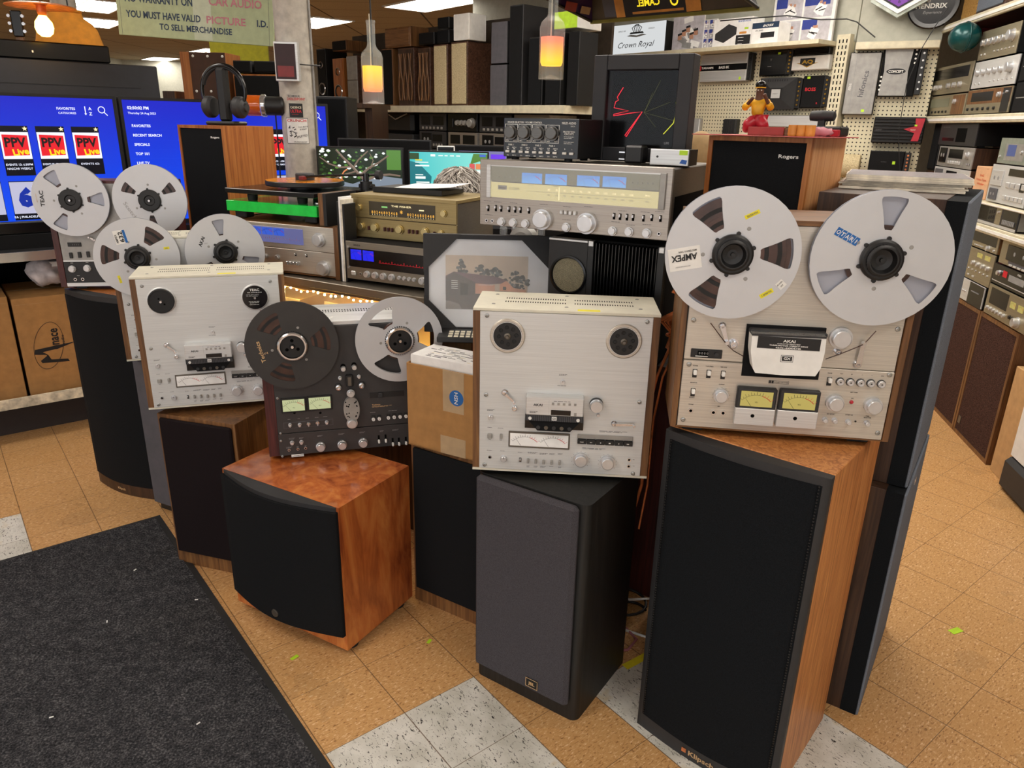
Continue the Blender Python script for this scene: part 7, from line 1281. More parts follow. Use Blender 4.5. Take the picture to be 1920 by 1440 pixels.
a, b = (-1.1288, 1.7346), (-1.0324, 1.6252); boxy('wooden_box', 'small wooden box left of the brown-backed speaker', 'box', 'BB', (-1.1310, 1.6673), (-1.0474, 1.6249), .2, 'walnut', 'dark_walnut', 'plain', 0, 1.616)
a, b = (-1.1966, 1.6351), (-1.0158, 1.3633); boxy('tall_speaker', 'black speaker standing right of the pillar behind the tree picture monitor', 'speaker', 'MO', a, b, .3, 'black', 'grille_black', '', .65, .0)

# ---------------------------------------------------------------- pegboard wall and what hangs on it
g = G(); g.box(-1.2, .95, -.26, -.001, 2.035, 2.06, 'shelf_cream'); t = single('peg_shelf', 'narrow cream shelf along the top of the pegboard', 'shelf', g, at('P', 0), yaw('P'))
g = G(); g.box(.955, 1.045, -.05, -.001, .0, 2.10, 'shelf_cream')
for k in range(44):
    for x in (.975, 1.0, 1.025): g.box(x-.004, x+.004, -.0506, -.05, .5+.036*k, .522+.036*k, 'void_black')
single('slotted_upright', 'cream slotted shelf upright at the right end of the pegboard', 'upright', g, at('P', 0), yaw('P'))
g = G(); g.box(.01, .50, 0, .03, .35, 2.0, 'pegboard'); g.box(.01, .50, .03, .1, 0, CEIL, 'wall_paint'); struct('wall_corner', g, at('CP', 0), yaw('CP'))
g = G(); n = 12; g.box(.02, .50, -.10, -.001, 2.0, 2.045, 'shelf_cream', .004); single('top_trim', 'cream trim rail along the top of the short corner pegboard', 'trim', g, at('CP', 0), yaw('CP'))
def amp(pl, name, label, p0, p1, D, body, face, paint=None, fins=0, ends=None, fin_dir='h'):
    s0, s1 = min(p0[0], p1[0]), max(p0[0], p1[0]); z0, z1 = min(p0[1], p1[1]), max(p0[1], p1[1]); W, H = s1-s0, z1-z0; t = thing(name, label, 'car amplifier', at(pl, s0, z0, -D-.004), yaw(pl), 'car amplifiers hung on the pegboard')
    obj('case', G().box(0, W, .004, D, 0, H, body, .004), t); g = G(); y = 0; g.box(.004, W-.004, -.002, .006, .003, H-.003, face, .003)
    if paint: paint(g, W, H, -.002)
    obj('face', g, t)
    if fins:
        g = G()
        for k in range(fins):
            if fin_dir == 'h': z = H*(k+.5)/fins; g.box(.006, W-.006, -.010, 0, z-H*.22/fins, z+H*.22/fins, body, .002)
            else: x = W*(k+.5)/fins; g.box(x-W*.2/fins, x+W*.2/fins, -.010, 0, .006, H-.006, body, .002)
        obj('cooling_fins', g, t)
    if ends:
        g = G(); g.box(W-.002, W+.035, .006, D, H*.04, H*.96, 'black', .003)
        for k in range(6): g.cyl((W+.018, .006, H*(.15+.14*k)), .006, .006, 'y-', ends, 10)
        obj('terminal_block', g, t)
    return t
def p_bass(g, W, H, y): g.rect(0, H*.40, W, H*.62, y, 'black_gloss'); g.text('TARAMPS', W*.17, H*.51, H*.07, 'white', y-.0004, wid=W*.26, bold=2); g.rect(0, H*.43, W*.03, H*.59, y-.0002, 'red_ink'); g.text('BASS 8K', W*.53, H*.51, H*.085, 'white', y-.0004, wid=W*.22, bold=2.5); g.rect(0, H*.62, W, H*.635, y-.0004, 'white'); g.rect(0, H*.385, W, H*.40, y-.0004, 'white'); g.rect(W*.86, H*.06, W*.90, H*.16, y, 'lime')
amp('P', 'car_amplifier', 'large silver amplifier with a black band reading bass at the top left of the pegboard', (-0.1392, 2.0343), (0.2849, 1.8368), .05, 'grey_mid', 'alu', p_bass, 0, 'charcoal')
def p_blk(g, W, H, y): g.rect(W*.68, H*.80, W*.78, H*.88, y-.010, 'lime'); g.text('V', W*.42, H*.62, H*.10, 'grey', y, wid=W*.06); marks(g, W*.40, H*.36, W*.18, 'white', y)
amp('P', 'car_amplifier', 'small black ribbed amplifier left of the white one with a gold crest', (0.3912, 2.0354), (0.6076, 1.8654), .05, 'black', 'black_gloss', p_blk, 0, 'gold')
def p_crest(g, W, H, y):
    g.prism([(W*.14, H*.5), (W*.74, H*.5), (W*.60, H*.40), (W*.44, H*.18), (W*.28, H*.40)], y-.0006, y, 'gold'); g.prism([(W*.24, H*.82), (W*.64, H*.82), (W*.64, H*.46), (W*.44, H*.26), (W*.24, H*.46)], y-.0012, y-.0006, 'sticker_dark'); g.text('AQ', W*.44, H*.58, H*.24, 'gold', y-.0012, wid=W*.3, bold=3)
amp('P', 'car_amplifier', 'white amplifier with a gold crest hung near the top of the pegboard', (0.6461, 1.9843), (0.9235, 1.8919), .05, 'white', 'white', p_crest)
amp('P', 'car_amplifier', 'black finned amplifier right above the white one with the crest', (0.6545, 2.0313), (0.9141, 1.9876), .05, 'black', 'void_black', None, 5)
def p_cross(g, W, H, y):
    for k in range(4):
        c = [(0, 0), (W, 0), (W, H), (0, H)]; a, b = c[k], c[(k+1) % 4]; q = lambda p: (W*.5+(p[0]-W*.5)*.36, H*.5+(p[1]-H*.5)*.36); g.add([(a[0], y-.001, a[1]), (b[0], y-.001, b[1]), (q(b)[0], y-.016, q(b)[1]), (q(a)[0], y-.016, q(a)[1])], [(0, 1, 2, 3)], 'rubber' if k % 2 else 'charcoal')
    g.box(W*.32, W*.68, y-.0165, y, H*.32, H*.68, 'black'); g.box(W*.38, W*.62, y-.019, y-.016, H*.36, H*.64, 'alu', .001); marks(g, W*.5, H*.5, W*.14, 'grey_dark', y-.019, 2)
    for j in range(3):
        for k in range(9): g.rect(W*(.22+.065*k), H*(.86+.035*j), W*(.24+.065*k), H*(.875+.035*j), y-.006, 'void_black')
amp('P', 'car_amplifier', 'large square black amplifier with a silver centre plate on the pegboard', (0.4248, 1.8498), (0.7162, 1.6396), .06, 'black', 'black_matte', p_cross, 0, 'gold')
def p_boss(g, W, H, y): g.text('BOSS', W*.42, H*.58, H*.10, 'red_ink', y, wid=W*.5, bold=2); g.rect(W*.2, H*.90, W*.34, H*.97, y, 'lime'); g.text('R', W*.8, H*.15, H*.06, 'red_ink', y)
amp('P', 'car_amplifier', 'black amplifier with red lettering right of the one with the silver plate', (0.7530, 1.8574), (0.9122, 1.6499), .05, 'black', 'black_matte', p_boss, 0, 'gold')
amp('P', 'car_amplifier', 'black finned amplifier low on the pegboard left of the figurine', (0.1309, 1.5745), (0.2494, 1.4264), .05, 'black', 'charcoal', None, 6, None, 'v')
amp('P', 'car_amplifier', 'slim grey amplifier hung upright low at the left end of the pegboard', (-0.1910, 1.5757), (-0.0995, 1.3638), .04, 'grey_mid', 'alu', None)
amp('P', 'car_amplifier', 'flat black and silver amplifier hung just behind the figurine', (0.4502, 1.6030), (0.9109, 1.5222), .05, 'black', 'alu', None, 0)
def p_hif(g, W, H, y):
    g.text('hifonics', W*.55, H*.5, W*.17, 'grey_dark', y, rot=math.radians(84), wid=H*.42, bold=1); g.rect(W*.62, H*.05, W*.72, H*.09, y, 'lime'); g.rect(W*.22, H*.02, W*.235, H*.97, y, 'grey'); g.rect(W*.86, H*.02, W*.875, H*.97, y, 'grey'); g.text('ZEUS', W*.14, H*.45, W*.07, 'white', y, rot=math.radians(84))
amp('CP', 'car_amplifier', 'tall silver amplifier with sideways lettering on the corner pegboard', (-0.0046, 1.9872), (0.1840, 1.6085), .05, 'black', 'grey_mid', p_hif, 0)
def p_conc(g, W, H, y):
    g.prism([(W*.04, H*.02), (W*.80, H*.02), (W*.74, H*.5), (W*.80, H*.98), (W*.04, H*.98), (W*.10, H*.5)], y-.002, y, 'grey_mid'); g.prism([(W*.42+W*.26*math.cos(2*PI*k/24), H*.50+H*.06*math.sin(2*PI*k/24)) for k in range(24)], y-.0028, y-.002, 'black'); g.text('CONCEPT', W*.42, H*.50, H*.05, 'white', y-.0028, wid=W*.4, bold=2)
    for k in range(4): g.lathe([(.006, .001), (0, .001)], (W*.88, y, H*(.66+.085*k)), 'y-', 'white', 10); g.lathe([(.006, .001), (0, .001)], (W*.02+.006, y-.002, H*(.14+.085*k)), 'y-', 'white', 10)
amp('CP', 'car_amplifier', 'black amplifier with a silver waisted plate and an oval emblem on the corner pegboard', (0.1891, 2.0209), (0.4028, 1.7212), .05, 'black', 'black_matte', p_conc, 0, 'alu')
def p_red(g, W, H, y): g.prism([(W*.80, H*.95), (W*.98, H*.95), (W*.92, H*.1), (W*.78, H*.1), (W*.82, H*.4), (W*.60, H*.55), (W*.82, H*.66)], y-.011, y, 'red'); g.text('Xplod', W*.78, H*.53, H*.05, 'ivory', y-.0112); g.rect(W*.80, H*.66, W*.85, H*.72, y-.0115, 'lime'); g.text('SONY', W*.12, H*.5, H*.06, 'grey_dark', y-.0105)
amp('CP', 'car_amplifier', 'black ribbed amplifier with a red wedge at its right end', (0.2049, 1.5989), (0.5042, 1.4368), .07, 'black', 'rubber', p_red, 8)
def p_low(g, W, H, y): g.rect(W*.68, H*.48, W*.76, H*.6, y, 'lime'); marks(g, W*.45, H*.56, W*.2, 'grey', y)
amp('CP', 'car_amplifier', 'black box amplifier with a lime sticker under the red-ended one', (0.2150, 1.3873), (0.4224, 1.2319), .08, 'black', 'black_matte', p_low, 0, 'copper')
single('cylinder_enclosure', 'pale cylindrical tube speaker lying under the corner pegboard amplifiers', 'speaker', G().lathe([(0, 0), (.075, 0), (.075, .14), (.07, .145), (0, .14)], (0, 0, 0), 'x', 'grille_cream', 28), at('CP', .02, (0.0860, 1.2856)[1], -.09), yaw('CP'))
g = G(); g.box(0, .36, 0, .02, .0, .30, 'black', .003)
for k in range(22): z = .012+.288*k/22; g.box(.0, .36, -.03, 0, z, z+.005, 'grey_mid' if k % 2 else 'white')
single('heat_sink', 'finned silver and black heat sink amplifier left of the champagne receiver', 'amplifier', g, at('R', -1.99, 1.645, .33), yaw('R'))
# on the pegboard's top shelf
zs = 2.062
def shelf_box(name, label, p0, p1, D, body, face, paint=None, back=-.24, cat='box', pl='P', group=None):
    s0, s1 = min(p0[0], p1[0]), max(p0[0], p1[0]); W = s1-s0; H = max(p0[1], p1[1])-zs; t = thing(name, label, cat, at(pl, s0, zs, back), yaw(pl), group); obj('body', G().box(0, W, .003, D, 0, H, body, .002), t); g = G(); g.box(0, W, -.001, .003, 0, H, face)
    if paint: paint(g, W, H, -.001)
    obj('front', g, t); return t
def p_crown(g, W, H, y):
    ys = y-.0004; g.text('Crown Royal', W*.5, H*.30, H*.20, 'sticker_dark', ys, ital=.35, wid=W*.66, bold=0); g.text('DEPUIS 1939', W*.23, H*.78, H*.05, 'grey', ys); g.text('CANADA', W*.76, H*.80, H*.05, 'grey', ys)
    for k in range(5): a = (k-2)*.3; g.tube([(W*.5+W*.10*math.sin(a)*.9, ys, H*.72), (W*.5+W*.14*math.sin(a)*1.1, ys, H*.86), (W*.5+W*.03*math.sin(a), ys, H*.97)], H*.018, 'sticker_dark', 4)
    g.prism([(W*.37, H*.66), (W*.63, H*.66), (W*.61, H*.72), (W*.39, H*.72)], ys-.0004, ys, 'sticker_dark'); g.prism([(W*.32, H*.60), (W*.5, H*.54), (W*.68, H*.60), (W*.60, H*.64), (W*.5, H*.60), (W*.40, H*.64)], ys-.0004, ys, 'grey')
a, b = (-0.9527, 2.2762), (-0.3587, 2.0328); shelf_box('lightbox_sign', 'white illuminated whisky sign box with a crown drawing above the black display frame', a, b, .10, 'black', 'sign_white', p_crown, cat='sign')
def p_jj(g, W, H, y, seed=1):
    rnd = random.Random(seed); n = 2; m = 3
    for i in range(n):
        for j in range(m):
            x0, z0 = W*(.04+.47*i), H*(.03+.325*j); w, h = W*.44, H*.30; g.rect(x0, z0, x0+w, z0+h, y-.0002, 'photo_floor'); g.rect(x0, z0+h*.55, x0+w*rnd.uniform(.4, 1), z0+h, y-.0003, 'photo_blue')
            for q in range(2): cx, cz = x0+w*rnd.uniform(.3, .7), z0+h*rnd.uniform(.3, .45); label_quad(g, cx, cz, w*.22, h*.5, rnd.uniform(-1, 1), 'paper', y-.0004-.0001*q); label_quad(g, cx+w*.06, cz+h*.28, w*.09, h*.13, 0, 'skin', y-.0005); label_quad(g, cx, cz, w*.24, h*.05, rnd.uniform(-.4, .4), 'sticker_dark', y-.0007)
shelf_box('photo_collage', 'tall photo collage of wrestlers in white suits leaning on the wall at the shelf end', (0.4471, 2.5049), (0.9092, 2.0669), .02, 'white', 'white', p_jj, -.045, 'poster')
def p_fam(g, W, H, y):
    rnd = random.Random(9)
    for k in range(14): label_quad(g, W*rnd.uniform(.15, .85), H*rnd.uniform(.1, .9), W*.3, H*.16, rnd.uniform(-1, 1), ('paper', 'grey', 'photo_floor')[k % 3], y-.0002-.0001*k)
    for k in range(5): label_quad(g, W*(.25+.13*k), H*(.35+.1*(k % 3)), W*.13, H*.13, 0, 'skin', y-.002); label_quad(g, W*(.25+.13*k), H*(.44+.1*(k % 3)), W*.14, H*.06, .2, 'sticker_dark', y-.0023)
shelf_box('photo_print', 'photo print of people in white standing right of the white sign box', (-0.2985, 2.3036), (-0.0122, 2.0361), .015, 'white', 'photo_floor', p_fam, -.22, 'poster')
shelf_box('photo_print', 'narrow photo print of people standing left of the white amplifier carton', (-0.0412, 2.2534), (0.0924, 2.0484), .015, 'white', 'white', lambda g, W, H, y: p_jj(g, W, H, y, 5), -.20, 'poster')
def p_aud(g, W, H, y): g.prism([(W*.06, H*.48), (W*.40, H*.80), (W*.62, H*.66), (W*.62, H*.40), (W*.30, H*.12), (W*.06, H*.26)], y-.0006, y, 'charcoal'); g.text('audison', W*.80, H*.88, H*.09, 'blue_plain', y, wid=W*.32, bold=1); g.rect(W*.62, .004, W*.99, H*.36, y-.0003, 'sticker_dark'); g.rect(W*.70, H*.40, W*.88, H*.48, y-.0004, 'orange_wood'); g.rect(W*.82, H*.56, W*.92, H*.63, y-.0004, 'lime'); marks(g, W*.75, H*.26, W*.14, 'white', y-.0004, 3, .003, .02)
shelf_box('product_carton', 'white carton picturing a dark amplifier with blue lettering on the pegboard shelf', (0.0965, 2.2386), (0.4197, 2.0309), .14, 'white', 'paper', p_aud, group='cartons on the pegboard shelf')
def p_sta(g, W, H, y): g.rect(0, H*.72, W, H, y-.0002, 'navy_ink'); g.text('BOSS', W*.6, H*.84, H*.1, 'white', y-.0004, wid=W*.4, bold=2, ital=.3); g.text('STA-2000D', W*.28, H*.62, H*.07, 'sticker_dark', y); g.rect(W*.35, H*.26, W*.86, H*.52, y-.0004, 'sticker_dark')
shelf_box('product_carton', 'white and navy carton with a black amplifier picture at the right of the pegboard shelf', (0.4254, 2.1919), (0.6333, 2.0387), .14, 'paper', 'paper', p_sta, group='cartons on the pegboard shelf')
# wall signs above
t = thing('wall_clock', 'six-sided purple neon wall clock at the top of the picture', 'clock', at('CP', (0.2296, 2.3694)[0], (0.2296, 2.3694)[1], -.06), yaw('CP')); hx = lambda r, o=0: [(r*math.cos(PI/6+PI/3*k+o), r*math.sin(PI/6+PI/3*k+o)) for k in range(6)]
g = G(); g.prism(hx(.19), -.02, .03, 'clock_glass').prism(hx(.168), -.03, -.02, 'alu'); obj('case', g, t); g = G(); g.prism(hx(.142), -.034, -.03, 'black').prism(hx(.13), -.036, -.034, 'neon_purple')
for k in range(12): a = PI/2-2*PI*(k+1)/12; g.text(str(k+1), .10*math.cos(a), .10*math.sin(a), .022, 'sticker_dark', -.036)
for k in range(18): a = 2*PI*k/18; g.prism([(.02*math.cos(a), .02*math.sin(a)), (.07*math.cos(a+.1), .07*math.sin(a+.1)), (.02*math.cos(a+.2), .02*math.sin(a+.2))], -.0375, -.036, 'sticker_dark')
obj('dial', g, t)
g = G(); g.lathe([(.145, 0), (.145, .012), (.137, .016), (.115, .014), (0, .014)], (0, 0, 0), 'y-', 'black_gloss', 48); g.text('JIMI', -.05, .02, .026, 'white', -.0145, bold=2); g.text('HENDRIX', -.01, -.014, .026, 'white', -.0145, bold=2, wid=.17); g.text('Experience', .0, -.05, .016, 'grey', -.0145, ital=.3); single('round_sign', 'round black wall sign with white lettering behind the upper right shelf', 'sign', g, at('CP', .42, (0.5200, 2.2563)[1], -.03), yaw('CP'))
g = G(); g.lathe([(.09, 0), (.085, .03), (.05, .06), (0, .07)], (0, 0, 0), 'y-', 'teal', 30); single('round_emblem', 'dark green dome fixed to the wall above the photo collage', 'emblem', g, at('P', .28, 2.53, .02), yaw('P'))
single('cable', 'thin black cord hanging from the purple clock down across the amplifiers', 'cable', G().tube([(1.62, -.05, 2.2), (1.58, -.08, 2.1), (1.53, -.09, 1.98), (1.50, -.13, 1.78), (1.51, -.14, 1.5), (1.56, -.12, 1.25)], .0025, 'black', 6), at('P', 0), yaw('P')); single('cable', 'black cord draped along the wall from the pegboard shelf to the upright', 'cable', G().tube([(.20, -.31, 2.22), (.45, -.31, 2.215), (.72, -.30, 2.21), (.86, -.12, 2.19), (1.0, -.05, 2.19), (1.06, -.03, 2.17), (1.2, -.03, 2.07)], .004, 'black', 6), at('P', 0), yaw('P'))

# ---------------------------------------------------------------- right hand shelves
def rshelf(label, z, s0, s1, D=.42, lip=.042):
    t = thing('wall_shelf', label, 'shelf', at('R', 0), yaw('R'), 'cream wall shelves on the right'); obj('board', G().box(s0, s1, .0, D, z-.012, z, 'shelf_cream').box(s0, s1, .02, D, z-.014, z-.012, 'red_back'), t); obj('lip', G().box(s0, s1, -.02, .0, z-lip, z, 'shelf_cream', .004).box(s0, s1, -.024, -.018, z-lip*.7, z-lip*.35, 'white'), t)
    for s in (s0+.1, (s0+s1)/2): obj('bracket', G().prism([(s, z-.014), (s+.004, z-.014), (s+.004, z-.06), (s, z-.03)], .05, D, 'plastic_red'), t)
rshelf('cream shelf at upper right carrying the cork-fronted speaker', 2.135, -1.93, 2.0); rshelf('cream shelf under the silver and champagne receivers', 1.605, -1.86, 2.0); rshelf('lowest cream shelf at right under the large cassette machine', 1.07, -1.45, 2.0, .45)
single('shelf_back', 'dark red back panel behind the right hand shelves', 'panel', G().box(-2.0, 3.0, .47, .49, .0, 2.3, 'red_back'), at('R', 0), yaw('R')); rshelf('cream shelf under the upper cassette decks', 1.178, -1.90, 2.0, .40, .014)
RG = 'stereo components on the right shelves'
def rc(name, label, p0, p1, D, panel, body, spec, cat='receiver', back=.0, side=None, z=None, foot=True):
    z0, z1 = min(p0[1], p1[1]), max(p0[1], p1[1])
    if z is not None: z1 = z1-z0+z; z0 = z
    return component(name, label, cat, 'R', p0[0], z0, p1[0], z1, D, panel, body, back, RG, spec, True, foot, side)
PRE = krow(5, .12, .66, .6, .11)+[('k', .86, .62, .17)]+krow(6, .45, .93, .24, .03, 'chrome', 2)+krow(2, .1, .2, .2, .035, 'knob_alu', 2)
RECV = [('w', .5, .72, .86, .36, 'black_gloss')]+krow(3, .14, .34, .28, .09)+krow(3, .54, .80, .3, .09)+[('w', .68, .42, .3, .12, 'champagne')]
TUN = [('w', .34, .64, .5, .42, 'dial_olive'), ('k', .74, .66, .11), ('r', .82, .5, .3, .9, 'walnut')]+krow(6, .08, .56, .2, .055, 'black')
TUN2 = [('r', .5, .70, .98, .55, 'walnut'), ('w', .36, .70, .5, .36, 'black_gloss'), ('k', .76, .72, .10)]+krow(6, .08, .70, .22, .06, 'black')+[('w', .9, .5, .16, .9, 'black_gloss')]+krow(1, .9, .9, .8, .05, 'chrome')
zR = 1.606
p = (-1.9884, 1.7961); q = (-1.2966, 1.9471); h3 = .157
rc('stereo_receiver', 'champagne receiver with a long black window, upper left of the stack below the cork-fronted speaker', ((-1.9793, 1.7956)[0], zR+.121), ((-1.2535, 1.7791)[0], zR+.121+.165), .30, 'champagne', 'black_matte', RECV)
rc('stereo_tuner', 'walnut-trimmed tuner with an olive dial, lower left of the four-component stack', ((-1.9155, 1.6557)[0], zR), ((-1.2610, 1.6602)[0], zR+.118), .30, 'champagne', 'black_matte', TUN, 'tuner', .0, 'walnut')
rc('stereo_receiver', 'walnut-topped receiver with black side knobs, lower right of the four-component stack', ((-1.2469, 1.6480)[0], zR), ((-0.6700, 1.6529)[0], zR+.128), .30, 'champagne', 'black_matte', TUN2)
rc('preamplifier', 'silver preamplifier with large knobs in the middle of the right stack', ((-1.2266, 1.7776)[0], zR+.131), ((-0.6697, 1.7745)[0], zR+.131+.140), .30, 'alu_gx', 'black_matte', PRE, 'amplifier')
rc('preamplifier', 'gold preamplifier with a row of large knobs, topmost of the right stack', ((-1.2214, 1.9068)[0], zR+.275), ((-0.7417, 1.8999)[0], zR+.275+.150), .30, 'champagne', 'black_matte', PRE, 'amplifier')
for k in range(3): rc('power_amplifier', 'black finned power amplifier at the right edge, %s of three' % ('lowest', 'middle', 'highest')[k], ((-0.6290, 1.6518)[0], zR+.14*k), ((-0.6290, 1.6518)[0]+.4, zR+.14*k+.137), .3, 'black_matte', 'black_matte', [('r', .5, .5, .9, .03, 'grey_mid')], 'amplifier')
boxy('cork_speaker', 'speaker with a cork-like golden front on the top right shelf', 'speaker', 'R', (-1.79, 2.136), (-1.53, 2.50), .25, 'dark_walnut', 'cane', '', .05, 2.136); boxy('dark_speaker', 'dark blue-black speaker at the top right corner', 'speaker', 'R', (-1.50, 2.136), (-1.1, 2.55), .25, 'dark_walnut_x', 'grille_blue', '', .03, 2.136)
g = G(); g.ell((0, 0, 0), (.088, .08, .075), 'teal', 30, 18); g.tube([(.09*math.cos(a), .0, .077*math.sin(a)) for a in [2*PI*k/30 for k in range(31)]], .004, 'teal', 6); single('helmet', 'glossy dark green rounded helmet hanging under the top right shelf', 'helmet', g, at('R', (-1.2499, 1.9918)[0], (-1.2603, 2.0089)[1], -.08), yaw('R'))
# cassette decks and the rest of the second shelf
CAS = [('d', .16, .58, .2, .7), ('w', .52, .68, .40, .42, 'black_gloss'), ('k', .86, .66, .14)]+brow(6, .36, .68, .26, .05, .16, 'alu')+[('s', .90, .24), ('s', .95, .24)]
CAS2 = [('d', .16, .56, .22, .72, 'grey_dark'), ('w', .52, .76, .30, .26, 'black_gloss'), ('r', .54, .40, .42, .32, 'grey'), ('k', .80, .58, .20, 'alu')]+brow(5, .38, .66, .18, .06, .10, 'alu')+krow(2, .84, .88, .2, .05, 'black', 4)
zS = 1.179; D_ = .26
a, b = (-1.5412, 1.2422), (-0.9740, 1.2620); rc('cassette_deck', 'silver cassette deck with a big round dial left of the orange-lettered carton', (a[0], zS), (b[0], zS+.135), D_, 'alu_gx', 'dark_walnut', CAS2, 'cassette deck'); hd = .136
a, b = (-1.5248, 1.3689), (-0.9769, 1.3810); rc('cassette_deck', 'grey cassette deck with a lime dial standing on the silver one', (a[0], zS+hd), (b[0], zS+hd+.118), D_, 'grey_mid', 'dark_walnut', CAS, 'cassette deck'); s_ = b[0]
rc('metal_case', 'brown metal case with ribs right of the grey cassette deck', (s_+.012, zS+hd+.06), (s_+.20, zS+hd+.17), D_, 'brown_metal', 'brown_metal', [('r', .5, .3+.09*k, .94, .012, 'rosewood') for k in range(5)], 'case', .02) if 0 else None
rc('stereo_deck', 'black deck standing on the grey cassette deck beneath the shelf', ((-1.5747, 1.4750)[0], zS+hd+.120), ((-0.9976, 1.4829)[0], zS+hd+.120+.125), D_, 'charcoal', 'black_matte', [('w', .62, .5, .26, .6, 'void_black'), ('w', .27, .3, .34, .14, 'black_gloss'), ('m', .2, .84, .25, 'grey')], 'cassette deck', .0)
boxy('black_speaker', 'black box speaker standing at the left end beside the black deck', 'speaker', 'R', (-1.7888, 1.4249), (-1.6511, 1.5818), .2, 'black', 'grille_black', '', .03, zS+.10)
g = G(); single('speaker_stand_block', 'dark block under the black box speaker at the shelf end', 'block', G().box(0, .16, 0, .2, 0, .098, 'dark_walnut'), at('R', (-1.7888, 1.4249)[0], zS+.001, .03), yaw('R'))
def pr_vhs(g, W, H):
    for k, s in enumerate(('VHS', 'Video Tape', 'Winder')): g.text(s, W*.5, H*(.72-.13*k), H*.075, 'orange_ink', 0, bold=1, wid=W*(.3, .72, .5)[k])
    marks(g, W*.22, H*.93, W*.25, 'tan', 0); marks(g, W*.8, H*.93, W*.2, 'tan', 0)
a, b = (-0.9517, 1.2481), (-0.7636, 1.3723); carton('R', a[0], zS, b[0], zS+.165, .10, 'peach carton with orange lettering between two cassette decks', .02, 'peach', pr=pr_vhs, flaps=False)
DBL = [('d', .20, .66, .30, .40, 'alu'), ('w', .20, .72, .24, .26, 'scr_turq'), ('d', .18, .24, .22, .30, 'grey_dark')]+[('w', .70, .84, .46, .18, 'black_gloss')]+brow(4, .52, .92, .52, .09, .14, 'alu')+brow(5, .50, .92, .2, .08, .12, 'alu')+[('w', .88, .5, .12, .22, 'black_gloss')]
a = (-0.6886, 1.2664); rc('cassette_deck', 'large silver cassette machine with a pale blue display right of the peach carton', (a[0], zS), (a[0]+.43, zS+.185), D_, 'alu_gx', 'grey_mid', DBL, 'cassette deck'); rc('cassette_deck', 'grey-green deck with a small blue display at the right edge', (a[0]+.03, zS+.187), (a[0]+.45, zS+.187+.125), D_, 'grey_green', 'grey_mid', [('r', .42, .48, .5, .62, 'grey_mid'), ('w', .34, .54, .22, .42, 'lcd_blue')]+krow(2, .62, .80, .5, .06)+[('k', .07, .3, .05)], 'cassette deck')
BIG = [('w', .32, .58, .52, .7, 'smoke_glass'), ('r', .645, .55, .10, .8, 'champagne'), ('k', .645, .74, .07, 'chrome'), ('w', .86, .55, .26, .78, 'black_gloss')]+[('b', .76+.027*k, .35, .012, .22, 'grey') for k in range(8)]+[('r', .5, .09, .98, .14, 'alu')]
a = (-0.7473, 1.0996); rc('cassette_machine', 'wide cassette machine with a dark smoked window and sliders on the lowest cream shelf', (a[0]-.02, 1.071), (a[0]+.52, 1.071+.098), .24, 'charcoal', 'grey_mid', BIG, 'cassette deck', -.04) if 0 else None
rc('cassette_machine', 'wide cassette machine with a dark smoked window and sliders on the lowest cream shelf', ((-0.8673, 1.0864)[0], 1.071), ((-0.8673, 1.0864)[0]+.62, 1.071+.100), .40, 'charcoal', 'grey_mid', BIG, 'cassette deck', -.01)
# lower stock standing on the two brown speakers
z6 = (-0.7423, 0.6175)[1]; top = .655
def low(name, label, s0, s1, z0, z1, panel, body, spec, cat, side=None, back=.0): return component(name, label, cat, 'R', s0, z0, s1, z1, .24, panel, body, back, RG, spec, True, True, side)
sA = (-0.8237, 0.5937)[0]; sB = (-0.4336, 0.6420)[0]; sC = (0.0098, 0.6708)[0]
SL = [('w', .5, .62, .9, .55, 'black_gloss')]+krow(2, .12, .22, .2, .05, 'chrome', 2)+brow(5, .35, .58, .18, .03, .06, 'alu')+[('k', .76, .2, .13), ('k', .92, .18, .06)]
AMPV = [('v', .56, .84, .16, .14, 'meter_yellow'), ('v', .80, .84, .16, .14, 'meter_yellow')]+krow(4, .42, .88, .56, .07)+krow(6, .3, .9, .34, .03, 'chrome', 2)+krow(2, .12, .12, .7, .05)+brow(3, .2, .5, .16, .05, .05, 'alu')
